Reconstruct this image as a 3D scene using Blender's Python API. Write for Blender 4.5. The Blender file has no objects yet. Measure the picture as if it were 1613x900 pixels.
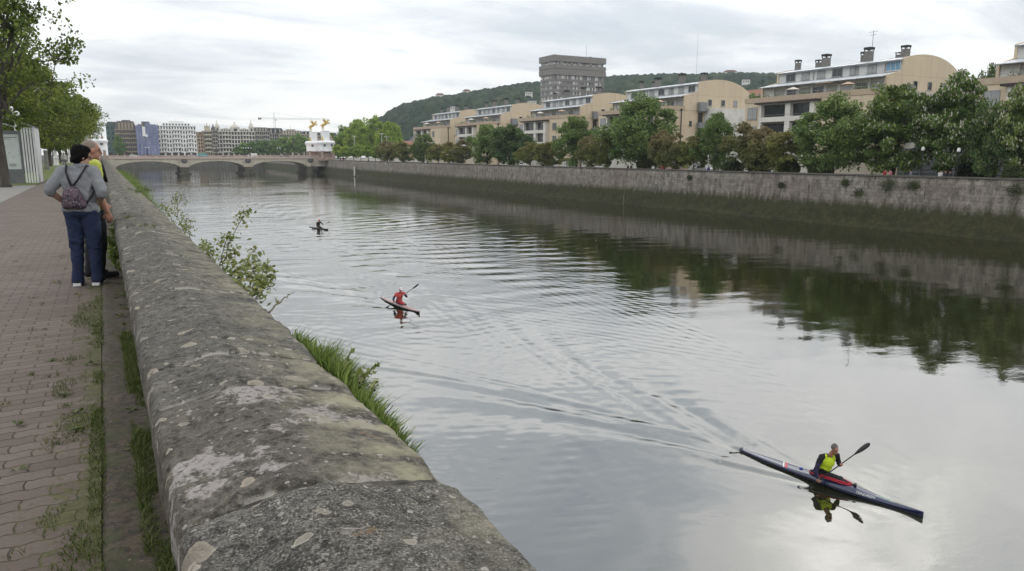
import bpy, bmesh, math, random
import numpy as np
from mathutils import Vector, Matrix, Quaternion, Euler

RND = random.Random(11)
NPR = np.random.default_rng(11)
SC = bpy.context.scene
COL = SC.collection
rad = math.radians
WATER_Z = -7.05

# ------------------------------------------------------------------ camera
PITCH, YAW, FPX = rad(10.05), rad(28.69), 1165.0
cam_d = bpy.data.cameras.new('camera')
cam = bpy.data.objects.new('camera', cam_d)
COL.objects.link(cam)
cam.location = (0, 0, 1.55)
cam.rotation_euler = (math.pi / 2 - PITCH, 0, -YAW)
cam_d.sensor_width = 36
cam_d.lens = FPX / 1613 * 36
cam_d.clip_start = 0.05
cam_d.clip_end = 12000
SC.camera = cam


def ray(px, py):
    """direction in the world of a point measured on the photograph"""
    u = (px - 806.5) / FPX
    v = (py - 450) / FPX
    f = math.cos(PITCH) - v * math.sin(PITCH)
    z = -math.sin(PITCH) - v * math.cos(PITCH)
    return (u * math.cos(YAW) + f * math.sin(YAW), -u * math.sin(YAW) + f * math.cos(YAW), z)


def on_x(px, py, X):
    r = ray(px, py); t = X / r[0]
    return Vector((X, r[1] * t, 1.55 + r[2] * t))


def on_y(px, py, Y):
    r = ray(px, py); t = Y / r[1]
    return Vector((r[0] * t, Y, 1.55 + r[2] * t))


def on_z(px, py, z):
    r = ray(px, py); t = (z - 1.55) / r[2]
    return Vector((r[0] * t, r[1] * t, z))


def on_d(px, py, D):
    r = ray(px, py); t = D / math.hypot(r[0], r[1])
    return Vector((r[0] * t, r[1] * t, 1.55 + r[2] * t))


# ------------------------------------------------------------------ materials
def new_mat(name):
    m = bpy.data.materials.new(name)
    m.use_nodes = True
    nt = m.node_tree
    return m, nt, nt.nodes['Principled BSDF']


def N(nt, typ, **kw):
    n = nt.nodes.new(typ)
    for k, v in kw.items():
        if k.startswith('i_'):
            key = k[2:]
            key = int(key) if key.isdigit() else key.replace('_', ' ')
            n.inputs[key].default_value = v
        else:
            setattr(n, k, v)
    return n


def L(nt, a, b):
    nt.links.new(a, b)


def ramp(nt, fac, stops, interp='LINEAR'):
    r = nt.nodes.new('ShaderNodeValToRGB')
    r.color_ramp.interpolation = interp
    els = r.color_ramp.elements
    while len(els) < len(stops):
        els.new(0.5)
    for e, (p, c) in zip(els, stops):
        e.position = p
        e.color = (c, c, c, 1) if isinstance(c, (int, float)) else (*c, 1)
    if fac is not None:
        L(nt, fac, r.inputs['Fac'])
    return r.outputs['Color']


def mixc(nt, fac, a, b, blend='MIX'):
    m = nt.nodes.new('ShaderNodeMix')
    m.data_type = 'RGBA'; m.blend_type = blend
    for sock, val in ((m.inputs[0], fac), (m.inputs[6], a), (m.inputs[7], b)):
        if isinstance(val, bpy.types.NodeSocket):
            L(nt, val, sock)
        elif isinstance(val, (int, float)):
            sock.default_value = val
        else:
            sock.default_value = (*val, 1)
    return m.outputs[2]


def math_n(nt, op, a, b=None, clamp=False):
    m = nt.nodes.new('ShaderNodeMath')
    m.operation = op; m.use_clamp = clamp
    for i, val in enumerate((a, b)):
        if val is None: continue
        if isinstance(val, bpy.types.NodeSocket): L(nt, val, m.inputs[i])
        else: m.inputs[i].default_value = val
    return m.outputs[0]


def noise(nt, vec, scale, detail=4, rough=.55, dist=0.0, out='Fac'):
    n = N(nt, 'ShaderNodeTexNoise')
    n.inputs['Scale'].default_value = scale
    n.inputs['Detail'].default_value = detail
    n.inputs['Roughness'].default_value = rough
    n.inputs['Distortion'].default_value = dist
    if vec is not None: L(nt, vec, n.inputs['Vector'])
    return n.outputs[out]


def objco(nt, kind='Object', scale=None, loc=None):
    t = N(nt, 'ShaderNodeTexCoord')
    o = t.outputs[kind]
    if scale or loc:
        m = N(nt, 'ShaderNodeMapping')
        if scale: m.inputs['Scale'].default_value = scale
        if loc: m.inputs['Location'].default_value = loc
        L(nt, o, m.inputs['Vector'])
        o = m.outputs['Vector']
    return o


def bump(nt, bsdf, height, strength=.4, dist=.02):
    b = N(nt, 'ShaderNodeBump')
    b.inputs['Strength'].default_value = strength
    b.inputs['Distance'].default_value = dist
    L(nt, height, b.inputs['Height'])
    L(nt, b.outputs['Normal'], bsdf.inputs['Normal'])


_MC = {}


def M(name, c, c2=None, scale=3.0, rough=.8, metal=0.0, spec=.3, bmp=0.0, stretch=None, detail=5, coat=0.0):
    """plain procedural material: two tones broken up by noise, a little bump"""
    if name in _MC: return _MC[name]
    m, nt, b = new_mat(name)
    c2 = c2 or tuple(x * .78 for x in c)
    co = objco(nt, 'Object', stretch)
    f = noise(nt, co, scale, detail, .6)
    f2 = ramp(nt, f, [(.32, 0.0), (.68, 1.0)])
    L(nt, mixc(nt, f2, c, c2), b.inputs['Base Color'])
    rr = math_n(nt, 'ADD', math_n(nt, 'MULTIPLY', f, .2), rough - .1, True)
    L(nt, rr, b.inputs['Roughness'])
    b.inputs['Metallic'].default_value = metal
    b.inputs['Specular IOR Level'].default_value = spec
    if coat: b.inputs['Coat Weight'].default_value = coat
    if bmp:
        bump(nt, b, noise(nt, co, scale * 5, 4, .6), bmp, .02)
    _MC[name] = m
    return m


# ------------------------------------------------------------------ mesh builders
def link(o, parent=None):
    COL.objects.link(o)
    if parent is not None:
        o.parent = parent
    return o


def mesh_np(name, V, F, mats=None, parent=None, smooth=False, midx=None):
    """V (n,3) array, F (m,k) array of equal sized faces"""
    me = bpy.data.meshes.new(name)
    V = np.asarray(V, np.float32); F = np.asarray(F, np.int32)
    k = F.shape[1]
    me.vertices.add(len(V)); me.vertices.foreach_set('co', V.ravel())
    me.loops.add(F.size); me.loops.foreach_set('vertex_index', F.ravel())
    me.polygons.add(len(F))
    me.polygons.foreach_set('loop_start', np.arange(0, F.size, k, dtype=np.int32))
    me.polygons.foreach_set('loop_total', np.full(len(F), k, np.int32))
    if midx is not None: me.polygons.foreach_set('material_index', np.asarray(midx, np.int32))
    me.polygons.foreach_set('use_smooth', np.full(len(F), bool(smooth)))
    me.update(calc_edges=True)
    for m in (mats if isinstance(mats, (list, tuple)) else [mats] if mats else []):
        me.materials.append(m)
    return link(bpy.data.objects.new(name, me), parent)


class MB:
    """collects simple solids and links them as ONE mesh object"""
    def __init__(s):
        s.v = []; s.f = []; s.mi = []; s.cur = 0

    def _add(s, vs, fs):
        n = len(s.v)
        s.v.extend(tuple(v) for v in vs)
        for f in fs:
            s.f.append([i + n for i in f]); s.mi.append(s.cur)

    def box(s, x0, x1, y0, y1, z0, z1, rz=0, about=None):
        vs = [(x, y, z) for z in (z0, z1) for (x, y) in ((x0, y0), (x1, y0), (x1, y1), (x0, y1))]
        if rz:
            cx, cy = about or ((x0 + x1) / 2, (y0 + y1) / 2)
            c, sn = math.cos(rz), math.sin(rz)
            vs = [(cx + (x - cx) * c - (y - cy) * sn, cy + (x - cx) * sn + (y - cy) * c, z) for x, y, z in vs]
        s._add(vs, [(0, 3, 2, 1), (4, 5, 6, 7), (0, 1, 5, 4), (1, 2, 6, 5), (2, 3, 7, 6), (3, 0, 4, 7)])
        return s

    def tube(s, pts, rs, n=8, cap=True, flat=None):
        pts = [Vector(p) for p in pts]
        if isinstance(rs, (int, float)): rs = [rs] * len(pts)
        rings = []
        up = None
        for i, p in enumerate(pts):
            d = (pts[min(i + 1, len(pts) - 1)] - pts[max(i - 1, 0)])
            if d.length < 1e-9: d = Vector((0, 0, 1))
            d.normalize()
            if up is None:
                up = Vector((0, 0, 1)) if abs(d.z) < .9 else Vector((1, 0, 0))
            a = d.cross(up)
            if a.length < 1e-6: a = d.cross(Vector((0, 1, 0)))
            a.normalize(); b = a.cross(d).normalized(); up = b
            fl = flat if flat else 1.0
            rings.append([p + (a * math.cos(2 * math.pi * k / n) + b * fl * math.sin(2 * math.pi * k / n)) * rs[i] for k in range(n)])
        vs = [v for r in rings for v in r]
        fs = []
        for i in range(len(rings) - 1):
            for k in range(n):
                k2 = (k + 1) % n
                fs.append((i * n + k, i * n + k2, (i + 1) * n + k2, (i + 1) * n + k))
        if cap:
            fs.append(tuple(range(n - 1, -1, -1)))
            fs.append(tuple((len(rings) - 1) * n + k for k in range(n)))
        s._add(vs, fs)
        return s

    def lathe(s, prof, n=12, at=(0, 0, 0)):
        """prof: list of (r, z)"""
        vs = []; fs = []
        for r, z in prof:
            for k in range(n):
                a = 2 * math.pi * k / n
                vs.append((at[0] + r * math.cos(a), at[1] + r * math.sin(a), at[2] + z))
        for i in range(len(prof) - 1):
            for k in range(n):
                k2 = (k + 1) % n
                fs.append((i * n + k, i * n + k2, (i + 1) * n + k2, (i + 1) * n + k))
        fs.append(tuple(range(n - 1, -1, -1)))
        fs.append(tuple((len(prof) - 1) * n + k for k in range(n)))
        s._add(vs, fs)
        return s

    def prism(s, poly, y0, y1, axis='y'):
        """poly in (x,z) extruded along y, or for axis x poly in (y,z), z poly in (x,y); counter-clockwise"""
        n = len(poly)
        def pt(a, b, t):
            return (a, t, b) if axis == 'y' else (t, a, b) if axis == 'x' else (a, b, t)
        vs = [pt(a, b, y0) for a, b in poly] + [pt(a, b, y1) for a, b in poly]
        fs = [tuple(range(n)), tuple(range(2 * n - 1, n - 1, -1))]
        for i in range(n):
            j = (i + 1) % n
            fs.append((i, i + n, j + n, j))
        s._add(vs, fs)
        return s

    def quad(s, a, b, c, d):
        s._add([a, b, c, d], [(0, 1, 2, 3)]); return s

    def ell(s, c, r, nu=12, nv=8):
        vs = []; fs = []
        for i in range(1, nv):
            t = math.pi * i / nv
            for k in range(nu):
                p = 2 * math.pi * k / nu
                vs.append((c[0] + r[0] * math.sin(t) * math.cos(p), c[1] + r[1] * math.sin(t) * math.sin(p), c[2] + r[2] * math.cos(t)))
        for i in range(nv - 2):
            for k in range(nu):
                k2 = (k + 1) % nu
                fs.append((i * nu + k, (i + 1) * nu + k, (i + 1) * nu + k2, i * nu + k2))
        fs.append(tuple(range(nu)))
        fs.append(tuple((nv - 2) * nu + k for k in range(nu - 1, -1, -1)))
        s._add(vs, fs); return s

    def build(s, name, mats, parent=None, smooth=False, fix=True):
        me = bpy.data.meshes.new(name)
        me.from_pydata(s.v, [], s.f)
        for m in (mats if isinstance(mats, (list, tuple)) else [mats]):
            me.materials.append(m)
        me.polygons.foreach_set('material_index', s.mi)
        if smooth: me.polygons.foreach_set('use_smooth', [True] * len(s.f))
        if fix:
            bm = bmesh.new(); bm.from_mesh(me)
            bmesh.ops.recalc_face_normals(bm, faces=bm.faces)
            bm.to_mesh(me); bm.free()
        me.update()
        return link(bpy.data.objects.new(name, me), parent)


# ------------------------------------------------------------------ tagging
def tag(o, label=None, cat=None, group=None, kind=None):
    if label: o['label'] = label
    if cat: o['category'] = cat
    if group: o['group'] = group
    if kind: o['kind'] = kind
    return o


def thing(name, label, cat, loc=(0, 0, 0), rz=0, group=None):
    o = bpy.data.objects.new(name, None)
    o.empty_display_size = .2
    COL.objects.link(o)
    o.location = loc; o.rotation_euler = (0, 0, rz)
    return tag(o, label, cat, group)


def struct(o):
    o['kind'] = 'structure'
    return o


def kids(o):
    return [c for c in o.children]


def dup(root, loc=None, rz=None, scale=None, label=None, group=None):
    def rec(o, par):
        c = o.copy(); COL.objects.link(c)
        if par is not None: c.parent = par
        for ch in list(o.children): rec(ch, c)
        return c
    r = rec(root, None)
    if loc is not None: r.location = loc
    if rz is not None: r.rotation_euler = (0, 0, rz)
    if scale is not None: r.scale = scale
    if label: r['label'] = label
    if group: r['group'] = group
    return r


def set_obj_mat(o, m, slot=0):
    """own material on an object whose mesh is shared"""
    o.material_slots[slot].link = 'OBJECT'
    o.material_slots[slot].material = m


# ------------------------------------------------------------------ organic surfaces
def blob(name, parts, mat, parent=None, voxel=.012, smooth=4, factor=.5):
    """parts: ('c', p0, p1, r0, r1) tapered capsules and ('e', centre, radii, euler) ellipsoids, fused into one skin"""
    bm = bmesh.new()
    for p in parts:
        if p[0] == 'c':
            a, b, r0, r1 = Vector(p[1]), Vector(p[2]), p[3], p[4]
            d = b - a; n = max(2, int(d.length / max(min(r0, r1) * .35, .004)) + 1)
            n = min(n, 40)
            q = d.to_track_quat('Z', 'Y') if d.length > 1e-6 else Quaternion()
            mt = Matrix.Translation((a + b) / 2) @ q.to_matrix().to_4x4()
            bmesh.ops.create_cone(bm, cap_ends=True, segments=14, radius1=r0, radius2=r1, depth=max(d.length, 1e-4), matrix=mt)
            bmesh.ops.create_icosphere(bm, subdivisions=2, radius=r0 * 1.01, matrix=Matrix.Translation(a))
            bmesh.ops.create_icosphere(bm, subdivisions=2, radius=r1 * 1.01, matrix=Matrix.Translation(b))
        else:
            c, r = Vector(p[1]), p[2]
            e = Euler(p[3]).to_matrix().to_4x4() if len(p) > 3 else Matrix.Identity(4)
            mt = Matrix.Translation(c) @ e @ Matrix.Diagonal((*r, 1))
            bmesh.ops.create_icosphere(bm, subdivisions=3, radius=1, matrix=mt)
    me = bpy.data.meshes.new(name)
    bm.to_mesh(me); bm.free()
    tmp = bpy.data.objects.new(name, me); COL.objects.link(tmp)
    md = tmp.modifiers.new('r', 'REMESH'); md.mode = 'VOXEL'; md.voxel_size = voxel; md.use_smooth_shade = True
    sm = tmp.modifiers.new('s', 'SMOOTH'); sm.iterations = smooth; sm.factor = factor
    dg = bpy.context.evaluated_depsgraph_get(); dg.update()
    out = bpy.data.meshes.new_from_object(tmp.evaluated_get(dg))
    bpy.data.objects.remove(tmp); bpy.data.meshes.remove(me)
    out.name = name
    if name in ('jacket', 'jeans', 'shirt', 'trousers', 'sleeve', 'vest', 'spray_skirt', 'bag'):      # creases in the cloth
        n_ = len(out.vertices); co = np.empty(n_ * 3, np.float32); nr = np.empty(n_ * 3, np.float32)
        out.vertices.foreach_get('co', co); out.vertices.foreach_get('normal', nr)
        co = co.reshape(-1, 3).astype(float); nr = nr.reshape(-1, 3)
        f = fbm(co[:, 0] * 9 + co[:, 2] * 4, co[:, 2] * 12 - co[:, 1] * 9, 7, 3) + .7 * np.abs(fbm(co[:, 0] * 6 - co[:, 1] * 6 + 5, co[:, 2] * 17 + co[:, 0] * 7, 19, 2))
        co += nr * (f * .017)[:, None]
        out.vertices.foreach_set('co', co.astype(np.float32).ravel()); out.update()
    out.materials.clear(); out.materials.append(mat)
    out.polygons.foreach_set('use_smooth', [True] * len(out.polygons))
    return link(bpy.data.objects.new(name, out), parent)


# value noise on numpy arrays (for real displacement of meshes)
def vnoise(x, y, seed=0):
    xi = np.floor(x).astype(np.int64); yi = np.floor(y).astype(np.int64)
    fx = x - xi; fy = y - yi
    fx = fx * fx * (3 - 2 * fx); fy = fy * fy * (3 - 2 * fy)
    def h(a, b):
        n = (a * 374761393 + b * 668265263 + seed * 1442695041) & 0x7fffffff
        n = ((n ^ (n >> 13)) * 1274126177) & 0x7fffffff
        n = n ^ (n >> 16)
        return (n & 0xffff) / 65535.0
    return (h(xi, yi) * (1 - fx) + h(xi + 1, yi) * fx) * (1 - fy) + (h(xi, yi + 1) * (1 - fx) + h(xi + 1, yi + 1) * fx) * fy - .5


def fbm(x, y, seed=0, oct=4, gain=.5):
    a = 1.0; s = 0
    for i in range(oct):
        s = s + a * vnoise(x, y, seed + i * 17); x = x * 2.03 + 3.1; y = y * 2.03 + 7.7; a *= gain
    return s


def grid_faces(nx, ny):
    """faces of a vertex grid stored row by row: index = j*nx + i"""
    i, j = np.meshgrid(np.arange(nx - 1), np.arange(ny - 1))
    a = (j * nx + i).ravel()
    return np.stack([a, a + 1, a + nx + 1, a + nx], 1)
# ------------------------------------------------------------------ light
SUN_EL, SUN_AZ = rad(48), rad(35)          # azimuth clockwise from +Y
w = bpy.data.worlds.new('World'); SC.world = w
w.use_nodes = True
nt = w.node_tree
bg = nt.nodes['Background']
out = nt.nodes['World Output']
sky = N(nt, 'ShaderNodeTexSky', sky_type='NISHITA')
sky.sun_disc = False
sky.sun_elevation = SUN_EL; sky.sun_rotation = SUN_AZ
L(nt, sky.outputs[0], bg.inputs['Color']); bg.inputs['Strength'].default_value = .10
tc = N(nt, 'ShaderNodeTexCoord')
sep = N(nt, 'ShaderNodeSeparateXYZ'); L(nt, tc.outputs['Generated'], sep.inputs[0])
zc = math_n(nt, 'MAXIMUM', sep.outputs[2], 0.0)
den = math_n(nt, 'ADD', zc, .17)
cmb = N(nt, 'ShaderNodeCombineXYZ')
L(nt, math_n(nt, 'DIVIDE', sep.outputs[0], den), cmb.inputs[0])
L(nt, math_n(nt, 'DIVIDE', sep.outputs[1], den), cmb.inputs[1])
mp = N(nt, 'ShaderNodeMapping'); mp.inputs['Scale'].default_value = (.50, 1.0, 1); mp.inputs['Rotation'].default_value = (0, 0, rad(-24))
mp.inputs['Location'].default_value = (3.3, 1.2, 0)
L(nt, cmb.outputs[0], mp.inputs['Vector'])
n1 = noise(nt, mp.outputs[0], .8, 9, .56, .8)
n2 = noise(nt, mp.outputs[0], 2.6, 7, .6, .5)
cl = math_n(nt, 'ADD', math_n(nt, 'MULTIPLY', n1, .76), math_n(nt, 'MULTIPLY', n2, .42))
n3 = noise(nt, objco(nt, 'Generated', (4.5, 9, 14)), 1.0, 7, .58, .7)
cl = math_n(nt, 'ADD', cl, math_n(nt, 'MULTIPLY', math_n(nt, 'SUBTRACT', n3, .5), math_n(nt, 'MULTIPLY', zc, .95)))
cl = math_n(nt, 'ADD', cl, -.055)
# broad banks of thinner and thicker cloud, fixed in the sky
def lobe(px, py, k, amp):
    d = Vector(ray(px, py)).normalized(); d.z = abs(d.z)
    v = N(nt, 'ShaderNodeVectorMath', operation='DOT_PRODUCT')
    L(nt, tc.outputs['Generated'], v.inputs[0]); v.inputs[1].default_value = d
    e = math_n(nt, 'EXPONENT', math_n(nt, 'MULTIPLY', math_n(nt, 'SUBTRACT', v.outputs['Value'], 1.0), k))
    return math_n(nt, 'MULTIPLY', e, amp)
for a in ((1340, 870, 150, .20), (1200, 905, 150, .14), (1480, 900, 150, .11), (740, 720, 30, -.13), (1060, 760, 120, -.06), (1200, 640, 120, .06), (1000, 570, 110, -.05), (640, 430, 60, .10)):
    cl = math_n(nt, 'ADD', cl, lobe(*a))
ccol = ramp(nt, cl, [(.26, (.52, .57, .64)), (.41, (.66, .70, .745)), (.49, (.81, .835, .86)), (.56, (1.0, 1.005, 1.0)), (.63, (1.06, 1.06, 1.045)), (.72, (1.18, 1.17, 1.13)), (.86, (1.7, 1.67, 1.58)), (1.0, (2.5, 2.45, 2.3))])
el = ramp(nt, zc, [(0.0, .95), (.08, 1.0), (.15, 1.05), (.19, 1.14), (.25, 1.75), (.42, 2.05), (.52, 2.05), (.72, 1.45), (1.0, 1.25)])
mm = N(nt, 'ShaderNodeVectorMath', operation='MULTIPLY'); L(nt, ccol, mm.inputs[0]); L(nt, el, mm.inputs[1])
bg2 = N(nt, 'ShaderNodeBackground'); L(nt, mm.outputs[0], bg2.inputs['Color']); bg2.inputs['Strength'].default_value = 1.10
mxs = N(nt, 'ShaderNodeMixShader'); mxs.inputs[0].default_value = .90
L(nt, bg.outputs[0], mxs.inputs[1]); L(nt, bg2.outputs[0], mxs.inputs[2])
L(nt, mxs.outputs[0], out.inputs['Surface'])

sd = bpy.data.lights.new('sun', 'SUN'); sd.energy = .6; sd.angle = rad(25); sd.color = (1, .96, .9)
so = bpy.data.objects.new('sun', sd); COL.objects.link(so)
dirv = Vector((math.sin(SUN_AZ) * math.cos(SUN_EL), math.cos(SUN_AZ) * math.cos(SUN_EL), math.sin(SUN_EL)))
so.rotation_euler = dirv.to_track_quat('Z', 'Y').to_euler(); so.location = dirv * 200
SC.view_settings.view_transform = 'Standard'
SC.view_settings.look = 'None'
SC.view_settings.exposure = 0.0
SC.view_settings.gamma = 1
SC.view_settings.use_curve_mapping = False
SC.render.engine = 'CYCLES'
SC.cycles.max_bounces = 5
SC.cycles.diffuse_bounces = 2
SC.cycles.glossy_bounces = 3
SC.cycles.transmission_bounces = 3
SC.cycles.transparent_max_bounces = 6
SC.cycles.volume_bounces = 0
SC.cycles.use_denoising = True

# ------------------------------------------------------------------ far bank line
BANK = [(-80, 81.0), (0, 81.0), (120, 81.2), (160, 82.0), (200, 84.2), (250, 86.8), (300, 89.6), (345, 92.2), (425, 97), (577, 106)]
def bank_x(Y):
    for (y0, x0), (y1, x1) in zip(BANK, BANK[1:]):
        if Y <= y1: return x0 + (x1 - x0) * (Y - y0) / (y1 - y0)
    return BANK[-1][1]

# ------------------------------------------------------------------ water
m_water, nt, b = new_mat('water')
b.inputs['Base Color'].default_value = (.015, .016, .0062, 1)
b.inputs['Roughness'].default_value = .012
b.inputs['IOR'].default_value = 2.3
b.inputs['Specular IOR Level'].default_value = .5
co = objco(nt)
g = N(nt, 'ShaderNodeSeparateXYZ'); L(nt, co, g.inputs[0])
mp = N(nt, 'ShaderNodeMapping'); mp.inputs['Scale'].default_value = (1.0, 1.7, 1); mp.inputs['Rotation'].default_value = (0, 0, rad(28)); L(nt, co, mp.inputs['Vector'])
r1 = noise(nt, mp.outputs[0], 1.1, 5, .55, .4)
r2 = noise(nt, mp.outputs[0], 4.2, 3, .5, .2)
calm = noise(nt, co, .055, 3, .5)
calm = ramp(nt, calm, [(.38, .16), (.62, 1.0)])
ydist = N(nt, 'ShaderNodeMapRange'); ydist.inputs[1].default_value = 15; ydist.inputs[2].default_value = 110
ydist.inputs[3].default_value = .10; ydist.inputs[4].default_value = .42
L(nt, g.outputs[1], ydist.inputs[0])
# the breeze ruffles the open middle of the river more than the lee of the far quay
xdist = N(nt, 'ShaderNodeMapRange'); xdist.inputs[1].default_value = 30; xdist.inputs[2].default_value = 70
xdist.inputs[3].default_value = 1.0; xdist.inputs[4].default_value = .22
L(nt, g.outputs[0], xdist.inputs[0])
r0 = noise(nt, mp.outputs[0], .33, 3, .5, .3)
hh = math_n(nt, 'ADD', math_n(nt, 'MULTIPLY', r1, .8), math_n(nt, 'MULTIPLY', r2, .22))
hh = math_n(nt, 'ADD', hh, math_n(nt, 'MULTIPLY', r0, 2.0))
hh = math_n(nt, 'MULTIPLY', hh, math_n(nt, 'MULTIPLY', math_n(nt, 'MULTIPLY', calm, ydist.outputs[0]), xdist.outputs[0]))
bump(nt, b, hh, 1.0, .075)

KAYAKS = {}   # name -> (stern, bow) on the water
KAYAKS['near'] = (on_z(1165, 711, WATER_Z), on_z(1454, 816, WATER_Z))
KAYAKS['mid'] = (on_z(600, 470, WATER_Z), on_z(661, 495, WATER_Z))
KAYAKS['far'] = (on_z(487, 358, WATER_Z), on_z(517, 363, WATER_Z))

def axis(lo, hi, flo, fhi, step, grow):
    a = list(np.arange(flo, fhi, step)); s = step; x = a[-1]
    while x < hi: s *= grow; x += s; a.append(min(x, hi))
    s = step; x = a[0]; pre = []
    while x > lo: s *= grow; x -= s; pre.append(max(x, lo))
    return np.array(pre[::-1] + a)

wx = axis(-60, 140, 6.0, 27.0, .11, 1.014)
wy = axis(-80, 577, 3.0, 47.0, .11, 1.009)
GX, GY = np.meshgrid(wx, wy)
HZ = np.zeros_like(GX)
def kelvin(bow, stern, amp, V=3.4, decay=45.0, rng=75.0):
    """waves a slender hull leaves behind it, summed over wave angles"""
    d = np.array([stern.x - bow.x, stern.y - bow.y]); ln = np.hypot(*d); d = d / ln
    s = (GX - bow.x) * d[0] + (GY - bow.y) * d[1]
    l = -(GX - bow.x) * d[1] + (GY - bow.y) * d[0]
    sel = (s > -1.0) & (s < rng) & (np.abs(l) < .62 * s + 2.2)
    S = s[sel]; Lt = l[sel]; h = np.zeros_like(S)
    th = np.linspace(-1.30, 1.30, 260)
    for t in th:
        k = 9.81 / (V * V * math.cos(t) ** 2)
        if 2 * math.pi / k < .34: continue
        wgt = .10 + math.sin(t) ** 2 * 1.2
        h += wgt * math.exp(-.0009 * k * k) * (np.cos(k * (S * math.cos(t) + Lt * math.sin(t))) - .8 * np.cos(k * ((S - ln) * math.cos(t) + Lt * math.sin(t))) * (S > ln))
    h *= amp * np.clip(S / 1.5, 0, 1) * np.exp(-S / decay)
    HZ[sel] += h
for kn, am in (('near', .00070), ('mid', .0012), ('far', .0010)):
    st, bo = KAYAKS[kn]
    kelvin(bo, st, am)
# slow swell lines and small wind ripples that the mesh can carry
cell = np.minimum(np.gradient(wx)[None, :] + 0 * GX, 9) + 0
cellm = np.maximum(cell, np.gradient(wy)[:, None] + 0 * GX)
HZ += .010 * fbm(GX * .35 + GY * .12, GY * .5, 3, 2) * np.clip(1.5 - cellm, 0, 1)
ruff = np.clip((GY - 14) / 40, 0.05, 1) * np.clip((fbm(GX * .05, GY * .045, 9, 2) + .35) * 1.4, .1, 1)
HZ += .013 * fbm(GX * 1.25, GY * 1.5 + GX * .3, 21, 2) * ruff * np.clip(1.2 - cellm * 2.4, 0, 1)
# crossing trains of short ripples left by passing boats
rw = np.random.default_rng(77)
okm = np.clip(1.6 - cellm / .16, 0, 1)
for k in range(60):
    th = rad(62) + rw.normal() * .9; lam = rw.uniform(.42, 1.15)
    cx, cy = rw.uniform(4, 19), rw.uniform(17, 46)
    env = np.exp(-(((GX - cx) / rw.uniform(1.2, 4)) ** 2 + ((GY - cy) / rw.uniform(1.5, 6)) ** 2))
    ph = 2 * math.pi / lam * (GX * math.cos(th) + GY * math.sin(th) + .45 * fbm(GX * .22, GY * .22, k, 2))
    HZ += .0034 * lam * env * np.cos(ph) * okm
# low rolling ripples farther up the river
for k in range(34):
    th = rad(80) + rw.normal() * .33; lam = rw.uniform(1.1, 3.4)
    cy = rw.uniform(46, 190); cx = rw.uniform(8, 12 + .36 * cy)
    env = np.exp(-(((GX - cx) / rw.uniform(5, 14)) ** 2 + ((GY - cy) / rw.uniform(8, 26)) ** 2))
    ph = 2 * math.pi / lam * (GX * math.cos(th) + GY * math.sin(th) + .8 * fbm(GX * .09, GY * .09, 40 + k, 2))
    HZ += .0040 * lam * env * np.cos(ph) * np.clip(2 - 4 * cellm / lam, 0, 1)
V = np.stack([GX.ravel(), GY.ravel(), (HZ + WATER_Z).ravel()], 1)
ow = mesh_np('water', V, grid_faces(len(wx), len(wy)), m_water, smooth=True)
struct(ow)

# river bed: the one sheet under everything out to the horizon
m_land = M('land', (.07, .085, .035), (.10, .095, .06), .02, .95)
o = mesh_np('ground', [(-2400, -2400, -9), (2400, -2400, -9), (2400, 2400, -9), (-2400, 2400, -9)], [(0, 1, 2, 3)], m_land)
struct(o)

# ------------------------------------------------------------------ promenade paving
m_pave, nt, b = new_mat('wavy_pavers')
co = objco(nt)
sp = N(nt, 'ShaderNodeSeparateXYZ'); L(nt, co, sp.inputs[0])
X, Yc = sp.outputs[0], sp.outputs[1]
wob = noise(nt, co, 1.2, 2, .5)
sx = math_n(nt, 'SINE', math_n(nt, 'MULTIPLY', X, 2 * math.pi / .112))
sx3 = math_n(nt, 'MULTIPLY', math_n(nt, 'SINE', math_n(nt, 'MULTIPLY', X, 3 * 2 * math.pi / .112)), -.11)
yw = math_n(nt, 'ADD', Yc, math_n(nt, 'MULTIPLY', math_n(nt, 'ADD', sx, sx3), .0065))
yw = math_n(nt, 'ADD', yw, math_n(nt, 'MULTIPLY', wob, .05))
sy = math_n(nt, 'SINE', math_n(nt, 'MULTIPLY', Yc, 2 * math.pi / .113))
xw = math_n(nt, 'ADD', X, math_n(nt, 'MULTIPLY', sy, .004))
cv = N(nt, 'ShaderNodeCombineXYZ'); L(nt, xw, cv.inputs[0]); L(nt, yw, cv.inputs[1])
br = N(nt, 'ShaderNodeTexBrick'); br.offset = .5; br.squash = 1
br.inputs['Scale'].default_value = 1; br.inputs['Brick Width'].default_value = .224; br.inputs['Row Height'].default_value = .113
br.inputs['Mortar Size'].default_value = .0058; br.inputs['Mortar Smooth'].default_value = .6; br.inputs['Bias'].default_value = 0
br.inputs['Color1'].default_value = (.118, .091, .074, 1); br.inputs['Color2'].default_value = (.165, .134, .113, 1)
br.inputs['Mortar'].default_value = (.022, .020, .014, 1)
L(nt, cv.outputs[0], br.inputs['Vector'])
c = br.outputs['Color']
big = noise(nt, co, .55, 5, .6)
c = mixc(nt, ramp(nt, big, [(.35, 0.0), (.7, .55)]), c, (.092, .070, .054), 'MIX')
c = mixc(nt, ramp(nt, noise(nt, co, 60, 3, .7), [(.35, .35), (.6, 0.0)]), c, (.06, .05, .045))
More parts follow.
